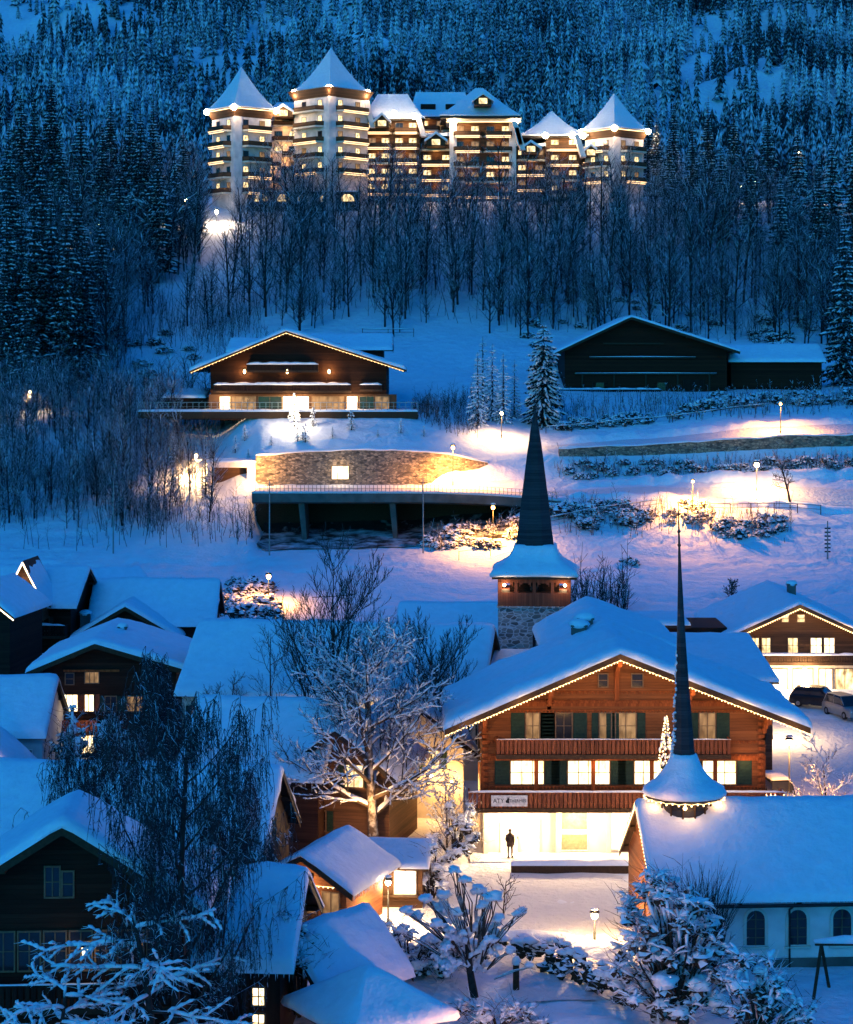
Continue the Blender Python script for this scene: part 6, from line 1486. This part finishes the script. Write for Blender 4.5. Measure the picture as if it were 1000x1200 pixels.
bank([xy(420,108), xy(430,113)], 1.4, .5, 4); bank([xy(870,128), xy(930,131), xy(1000,133)], 3, .8, 5); bank([xy(660,243.5), xy(800,245.6), xy(1060,246)], 2.2, .9, 6); bank([xy(660,236), xy(800,236.8), xy(1060,236)], 1.6, .7, 7)
bank([xy(655,258), xy(800,259.6), xy(1060,260)], 2.4, .9, 8); bank([xy(0,137), xy(60,138), xy(112,139)], 2.2, .8, 9)

# ================================================================== STREET FURNITURE
def street_lamp(label, px, Y, h, power, col, bulbm, style='lantern', z=None, size=.16, group=None, off=(0,-.5,-.2)):
    p = G(px, Y)
    if z is not None: p.z = z
    t = thing('street_lamp', label, 'street lamp', p, 0, group)
    b = MB(); b.tube((0,0,-.3), (0,0,.5), .09, .07, 8); b.tube((0,0,.5), (0,0,h-.1), .05, .035, 6)
    if style == 'arm': b.path([(0,0,h-.1),(.0,-.3,h+.15),(0,-.9,h+.2)], [.035,.03,.03], 5)
    b.build('pole', M['iron'], t); hy = -1.0 if style == 'arm' else 0; hz = h+.12 if style == 'arm' else h+.15
    c = MB(); c.rings([[(math.cos(a)*r, hy+math.sin(a)*r, z_) for a in [2*PI*k/6 for k in range(6)]] for r, z_ in ((size*1.3, hz+size*.9), (size*1.5, hz+size*1.0), (size*.9, hz+size*1.5), (.02, hz+size*1.9))])
    c.build('cap', M['iron'], t); g_ = MB(); g_.blob((0,hy,hz), (size*.9,size*.9,size), 0, 0, 1, 8, 6); g_.build('bulb', M[bulbm], t)
    s = MB(); s.blob((0,hy,hz+size*1.9), (size*1.2,size*1.2,size*.5), 1, .2, 1, 8, 5); s.build('snow', M['snow'], t, True)
    L_ = lamp('lamp_light', (off[0], hy+off[1], hz+off[2]), power, col, t, .18, 'SPOT' if h > 2.2 else 'POINT')
    if h > 2.2: L_.data.spot_size = R(170); L_.data.spot_blend = .8; L_.data.energy *= 2.6 if 225 < Y < 262 else 1.5
    return t
SODC = (1,.40,.07)
M['glare'] = m_emit('lamp_glare', (1,.78,.42), 90); M['pale_bulb'] = m_emit('pale_bulb', (1,.72,.4), 60)
street_lamp('orange street lamp on a tall pole beside the upper road, before the shed', 915, 255.5, 3.6, 2900, SODC, 'orange_bulb')
street_lamp('glaring yellow road lamp on the snow bank left of the small round-crowned tree', 887, 240.8, 3.0, 3000, (1,.5,.15), 'glare', size=.3)
street_lamp('orange street lamp among snowy bushes left of the church tower spire', 578, 226.5, 4.0, 3000, SODC, 'orange_bulb', size=.22)
street_lamp('orange street lamp on the road at the right end of the stone retaining wall', 531, 244.8, 4.4, 4200, (1,.42,.10), 'orange_bulb', size=.22)
street_lamp('assumed street lamp hidden in orange bushes just right of the chapel spire', 812, 233.4, 3.2, 3600, SODC, 'orange_bulb')  # assumed lamp, placed to account for the orange-lit bushes
street_lamp('orange street lamp at the right end of the snow-laden hedge, above the little shed', 315, 203, 2.7, 2000, SODC, 'orange_bulb', size=.24)
street_lamp('lantern on the path in front of the kiosk counter', 455, 109.5, 2.3, 1200, (1,.66,.3), 'pale_bulb', size=.17)
street_lamp('lantern before the bush right of the square, by the curved hedge', 697, 106.8, 1.2, 1100, (1,.62,.26), 'pale_bulb', size=.19)
street_lamp('street lamp by the parked vans at the right eave corner of the orange chalet', 925, 134.5, 5.2, 5200, (1,.44,.10), 'pale_bulb', size=.2)
street_lamp('street lamp glowing deep in the left-hand stand of spruces', 36, 279, 2.6, 1500, WARM, 'pale_bulb', size=.22)
street_lamp('lone bright street lamp in the trees left of the hotel', 218, 386, 4.0, 500, WARM, 'glare', size=.3)
street_lamp('lamp half hidden in the trees right of the spruce stand, halfway to the hotel drive', 116, 368, 4.5, 1400, WARM, 'pale_bulb', size=.3)
street_lamp('flood lamp glaring over the snowy drive below the left hotel tower', 254, 385, 2.4, 4200, (1,.74,.5), 'glare', size=.35)
for px, Y, h in ((885,405,4),(869,402,3),(936,440,9),(972,398,3)): street_lamp('tiny white lamp in the forest right of the hotel', px, Y, h, 220, WARM, 'pale_bulb', size=.2, group='forest lamps right of the hotel')
street_lamp('assumed lamp hidden behind the slim spruces left of the garage portal', 230, 249, 2.6, 3000, (1,.56,.22), 'pale_bulb', size=.2)  # lamp assumed from the bright bank, set out of sight
street_lamp('assumed unseen lamp just below the pavilion and garden, added to warm the foreground', 600, 86, 1.2, 700, (1,.42,.2), 'orange_bulb')  # assumed lamp out of view, added to warm the bottom edge
street_lamp('assumed unseen lamp under the near cedar boughs, added to warm their snow', 110, 74, 3.2, 300, (1,.42,.2), 'orange_bulb')  # second assumed lamp out of view, added to warm the near boughs
street_lamp('lamp glowing on the road bank among bushes right of the slim snowy spruces', 588, 257, 3.0, 1500, (1,.55,.2), 'pale_bulb', size=.18)
street_lamp('tall lamp over the yard in front of the lit chalet', 905, 160, 3.4, 1500, (1,.6,.26), 'pale_bulb', size=.2)
def pole(name, label, px, Y, h, r=.09, cat='pole', rungs=0, cross=True):
    t = thing(name, label, cat, G(px, Y)); b = MB(); b.tube((0,0,-.3),(0,0,h),r,r*.7,7)
    b.build('shaft', M['metal'], t)
    c = MB()
    if cross: c.box(-.5,.5,-.05,.05,h-.5,h-.4)
    for i in range(rungs): c.box(-.32,.32,-.06,.06,.8+i*.42,.95+i*.42)
    if cross or rungs: c.build('crossbar', M['iron'], t)
    return t
pole('utility_pole', 'thin utility pole in the blue snow below the left sapling slope', 133, 225.5, 8.0)
pole('utility_pole', 'thin pole standing before the left end of the road bridge', 316, 225.5, 8.2)
pole('utility_pole', 'thin pole standing before the road bridge, left of the orange-lit bushes', 496, 225, 8.2)
pole('lift_pylon', 'short pylon with rungs on the dim slope above the lit chalet', 970, 222, 4.2, .1, 'pylon', 7, False)
t = thing('cable', 'dark sagging cable crossing the blue snow left of the church tower', 'cable', at(366,700,200)); b = MB(); e = at(508,667,222)-at(366,700,200)
for a_, c_ in (((0,0,0), (e.x,e.y,e.z)),): b.path([Vector((0,0,0)).lerp(e, i/12)+Vector((0,0,-.8*math.sin(PI*i/12))) for i in range(13)], [.05]*13, 4)
b.build('wire', M['iron'], t)
def fence(label, pts, h=1.1, rails=2, sp=2.2, m='beam', r=.05, snow=.08, cat='fence'):
    """posts and rails along (px,Y) points"""
    P = [G(a, Y) for a, Y in pts]; D = []
    for a, c in zip(P[:-1], P[1:]):
        k = max(1, int((c-a).length/sp)); D += [a.lerp(c, i/k) for i in range(k)]
    D.append(P[-1]); t = thing('fence', label, cat, P[0]); b = MB(); rr = MB(); s = MB(); D = [Vector((d.x, d.y, H(d.x, d.y)))-P[0] for d in D]
    for d in D: b.tube(d-Vector((0,0,.3)), d+Vector((0,0,h)), r, None, 5)
    for a, c in zip(D[:-1], D[1:]):
        for i in range(rails): z = Vector((0,0,h*(.95-.4*i))); rr.tube(a+z, c+z, r*.7, None, 4, 0, False)
        if snow: z = Vector((0,0,h*.95+r*1.2)); s.path([a+z, a.lerp(c,.5)+z+Vector((0,0,snow*.4)), c+z], [snow*.4, snow, snow*.4], 5)
    b.build('posts', M[m], t); rr.build('rails', M[m], t)
    if snow: s.build('snow', M['snow'], t, True)
    return t
fence('dark two-rail fence running under the glaring road lamp and round-crowned tree', [(832,233.4),(880,234),(962,235)])
fence('guard rail along the road right of the church spire, below the dark bushes', [(640,229),(700,231.5),(775,233.5)])
fence('thin guard rail on the low wall of the upper road', [(655,251.4),(800,252),(1000,252.6)], .8, 1, 2.6)
fence('thin handrail climbing the lit slope left of the church spire', [(538,222),(575,223.5),(606,225.5)], 1.0, 1, 2.6, 'iron', .035, 0)
fence('snow-topped rail fence in front of the pale annexe at the left picture edge', [(-6,139.2),(60,139.6),(112,140)], 1.0, 3, 1.5)
fence('thin rail fence on the snow above the lantern-lit chalet', [(425,318),(485,318.5)], 1.3, 2, 3)
fence('low fence before the dark barn bushes, along the bank', [(640,262),(760,263.5),(900,266)], .9, 1, 3)
ft = thing('gate_fence', 'upright-slat garden fence at the end of the lit lane beside the pavilion', 'fence', G(422, 98.5)); b = MB()
for i in range(17): x = -1.2+i*.17; b.box(x-.03, x+.03, 0, .04, 0, 1.15)
b.box(-1.25, 1.6, .041, .08, .3, .4); b.box(-1.25, 1.6, .041, .08, .85, .95); b.build('slats', M['beam'], ft)
t = thing('garden_post', 'short dark post wearing a snow cap under the crooked garden tree', 'post', G(605, 98.5)); b = MB(); b.tube((0,0,-.2),(0,0,1.25),.16,.15,8); b.build('shaft', M['beam'], t); b = MB(); b.blob((0,0,1.45),(.22,.22,.26),3,.2,1,9,6); b.build('snow', M['snow'], t, True)
t = thing('swing_frame', 'snow-topped wooden swing frame beside the chapel wall at the right edge', 'swing', (at(975,1120,98).x, 98, 0))
for s in (0, 4):
    for d in (-1, 1): b = MB(); b.tube((-.5+s+d*.0, d*.0, 2.35), (-.5+s+d*.55, d*.9, 0), .08, .08, 6); b.build('leg', M['beam'], t)
b = MB(); b.tube((-.8,0,2.38),(4,0,2.38),.09,None,6); b.build('crossbar', M['beam'], t); b = MB(); b.path([(-.85,0,2.5),(.6,0,2.6),(2,0,2.56),(4,0,2.5)], [.1,.22,.2,.14], 8); b.build('snow', M['snow'], t, True)

# ================================================================== CARS
M['car_dark'] = m_plain('dark_car_paint', (.02,.022,.025), .25, .3, 2, .1, 0); M['car_silver'] = m_plain('silver_car_paint', (.30,.29,.27), .3, .5, 2, .1, 0); M['headlight'] = m_plain('headlight_glass', (.6,.6,.58), .1, 0, 2, .05, 0)
def car(label, px, Y, rz, paint, tall=1.0, snow=True):
    t = thing('parked_car', label, 'car', G(px, Y)+Vector((0,0,.06)), rz)      # front faces -y
    def sec(y, w, z0, z1, r=.12): return [(-w,y,z0),(w,y,z0),(w+.02,y,(z0+z1)/2),(w,y,z1-r),(w-r,y,z1),(-w+r,y,z1),(-w,y,z1-r),(-w-.02,y,(z0+z1)/2)]
    b = MB(); b.rings([sec(-2.2,.72,.35,.72),sec(-2.12,.84,.26,.86),(sec(-1.2,.90,.24,1.0)),sec(0,.91,.24,1.04),sec(1.5,.90,.24,1.04),sec(2.1,.86,.28,1.0),sec(2.2,.78,.4,.8)]); b.build('body', M[paint], t)
    h = .62*tall; c = MB(); c.rings([sec(-1.15,.80,1.0,1.06,.02),sec(-.55,.72,1.0,1.0+h,.1),sec(.4,.74,1.0,1.04+h,.1),sec(1.6,.72,1.0,1.0+h,.1),sec(2.02,.76,1.0,1.08,.02)]); c.build('cabin', M['glass'], t)
    r = MB(); r.box(-.66,.66,-.5,1.65,1.035+h,1.075+h)
    for x in (-.70,.70):
        for (ya, yb, za, zb) in ((-1.12,-.55,1.05,1.0+h),(1.98,1.6,1.05,1.0+h),(.45,.47,1.04,1.03+h)): r.tube((x*1.08,ya,za),(x,yb,zb),.04,None,4)
    r.build('roof', M[paint], t)
    for x in (-.82,.82):
        for y in (-1.35, 1.35):
            w_ = MB(); w_.tube((x-.1,y,.32),(x+.1,y,.32),.33,None,16); wo = w_.build('wheel', M['black'], t); k = MB(); k.tube((x-.11,y,.32),(x+.11,y,.32),.18,None,10); k.build('rim', M['metal'], wo)
    for x in (-.62,.62): k = MB(); k.blob((x,-2.12,.68),(.18,.08,.1),0,0,1,8,6); k.build('headlight', M['headlight'], t)
    k = MB(); k.box(-.4,.4,-2.235,-2.2,.45,.62)
    for i in range(3): k.box(-.38,.38,-2.245,-2.236,.47+i*.05,.49+i*.05)
    k.build('grille', M['black'], t); k = MB(); k.box(-.86,.86,-2.26,-2.1,.28,.42); k.build('bumper', M[paint], t)
    if snow: flat_snow(t, -.68,.68,-.5,1.65,1.078+h,.18, px, name='roof_snow'); flat_snow(t, -.7,.7,-2.0,-1.2,.98,.1, px, name='bonnet_snow')
    return t
car('dark off-road car under a snow cap beside the right wall of the orange chalet', 912, 133.5, R(12), 'car_dark', 1.15)
car('snow-roofed dark van standing right behind the off-road car by the orange chalet', 913, 139.5, R(8), 'car_dark', 1.3)
car('silver car cut by the right picture edge in front of the lit chalet', 990, 167, R(20), 'car_silver', 1.1, False)
car('dark car between the lit chalet door and the silver car', 958, 170, R(60), 'car_dark', 1.0, False)

# ================================================================== PERSON by the shop front
def person(label, x, y, z, rz):
    t = thing('person', label, 'person', (x, y, z), rz)
    V = {}; vs = []; es = []; rad = []
    def a(n, p, r, par=None):
        V[n] = len(vs); vs.append(p); rad.append(r)
        if par is not None: es.append((V[par], V[n]))
    a('pelvis',(0,0,.95),(.15,.11)); a('waist',(0,.0,1.10),(.13,.10),'pelvis'); a('chest',(0,.0,1.30),(.17,.12),'waist'); a('neckb',(0,.01,1.46),(.09,.08),'chest'); a('neck',(0,.01,1.52),(.055,.055),'neckb'); a('chin',(0,-.01,1.58),(.07,.075),'neck'); a('head',(0,-.005,1.66),(.08,.095),'chin'); a('crown',(0,.0,1.74),(.06,.07),'head')
    for s, n in ((-1,'l'),(1,'r')):
        a('sh'+n,(s*.18,.01,1.41),(.065,.065),'chest'); a('el'+n,(s*.24,.03,1.13),(.045,.045),'sh'+n); a('wr'+n,(s*.20,-.10,.92),(.03,.03),'el'+n); a('pa'+n,(s*.19,-.14,.86),(.035,.02),'wr'+n)
        a('hi'+n,(s*.09,0,.88),(.09,.09),'pelvis'); a('kn'+n,(s*.10,-.02+s*.04,.49),(.06,.06),'hi'+n); a('an'+n,(s*.10,.02+s*.06,.09),(.042,.042),'kn'+n); a('to'+n,(s*.12,-.14+s*.06,.03),(.04,.03),'an'+n)
        for k in range(4): L_ = (.06,.075,.07,.055)[k]; a('f%d%s' % (k, n),(s*(.165+.016*k),-.165,.825-L_*.4),(.009,.009),'pa'+n); a('g%d%s' % (k, n),(s*(.16+.016*k),-.155,.81-L_),(.008,.008),'f%d%s' % (k, n))
        a('t'+n,(s*.155,-.155,.85),(.010,.010),'pa'+n); a('u'+n,(s*.145,-.17,.82),(.009,.009),'t'+n)
    me = bpy.data.meshes.new('body'); me.from_pydata(vs, es, []); o = link('body', me, t); md = o.modifiers.new('skin', 'SKIN')
    for i, r_ in enumerate(rad): me.skin_vertices[0].data[i].radius = r_
    me.skin_vertices[0].data[0].use_root = True; sb = o.modifiers.new('sub', 'SUBSURF'); sb.levels = sb.render_levels = 1
    me.materials.append(m_plain('dark_trousers', (.03,.028,.03), .8)); 
    b = MB(); n = 14
    b.rings([[(math.cos(2*PI*k/n)*rx, math.sin(2*PI*k/n)*ry+.005, z_) for k in range(n)] for rx, ry, z_ in ((.22,.17,.72),(.22,.17,.9),(.20,.155,1.1),(.225,.165,1.3),(.215,.15,1.42),(.10,.10,1.51),(.085,.09,1.55))], True, False)
    for s in (-1, 1): b.path([(s*.19,.01,1.41),(s*.25,.03,1.13),(s*.205,-.09,.94)], [.085,.068,.055], 8)
    b.build('coat', m_plain('dark_coat', (.035,.022,.018), .85), t, True)
    b = MB(); b.blob((0,.015,1.70),(.105,.118,.11),2,.05,1,12,8); b.build('hat', m_plain('knitted_hat', (.03,.02,.02), .9), t, True)
    f = MB(); f.blob((0,-.055,1.645),(.07,.055,.085),0,0,1,10,8); f.blob((0,-.115,1.64),(.013,.02,.018),0,0,1,6,4)
    f.build('face', m_plain('skin', (.42,.25,.18), .6), t, True)
    e = MB()
    for s in (-1, 1): e.blob((s*.03,-.105,1.665),.009,0,0,1,6,4)
    e.box(-.022,.022,-.112,-.104,1.598,1.604); e.build('features', M['black'], t)
    for s in (-1, 1): b = MB(); b.blob((s*.11,-.06+s*.06,.05),(.055,.14,.06),1,.05,1,10,6); b.build('boot', M['black'], t, True)
    return t
person('lone person in a dark coat and hat standing before the bright shop entrance', at(598,990,124.6).x, 124.7, .10, R(160))
# ------------------------------------------------------------------ camera, sky, sun
cam = bpy.data.cameras.new('camera'); co = bpy.data.objects.new('camera', cam); C.objects.link(co)
co.location = (0, 0, CZ); co.rotation_euler = (PI/2, 0, 0)
cam.sensor_width = 36; cam.lens = 72; cam.shift_y = -(600-HZ)/1200; cam.clip_start = 1; cam.clip_end = 6000
sc.camera = co
w = bpy.data.worlds.new('World'); sc.world = w; w.use_nodes = True; nt = w.node_tree
bg = nt.nodes['Background']; sky = nt.nodes.new('ShaderNodeTexSky'); sky.sky_type = 'NISHITA'; sky.sun_disc = False
SUN_EL, SUN_ROT = R(4), R(200)
sky.sun_elevation = SUN_EL; sky.sun_rotation = SUN_ROT; sky.ozone_density = 6; sky.dust_density = .3
mx = N(nt, 'ShaderNodeMix', data_type='RGBA', blend_type='MULTIPLY'); mx.inputs[0].default_value = 1
mx.inputs[7].default_value = (.055, .80, 1, 1)
nt.links.new(sky.outputs[0], mx.inputs[6]); nt.links.new(mx.outputs[2], bg.inputs[0]); bg.inputs[1].default_value = .15
sl_ = bpy.data.lights.new('sun', 'SUN'); sl_.energy = .1; sl_.angle = R(25); sl_.color = (.15,.6,1)
so = bpy.data.objects.new('sun', sl_); C.objects.link(so); so.rotation_euler = (R(55), 0, R(-20))
v = sc.view_settings; v.view_transform = 'Standard'; v.look = 'None'; v.exposure = 1.8; v.gamma = 1; v.use_curve_mapping = False
sc.cycles.use_denoising = True; sc.cycles.max_bounces = 5; sc.cycles.diffuse_bounces = 3; sc.cycles.glossy_bounces = 2
sc.cycles.sample_clamp_indirect = 4; sc.cycles.use_adaptive_sampling = True; sc.cycles.adaptive_threshold = .02
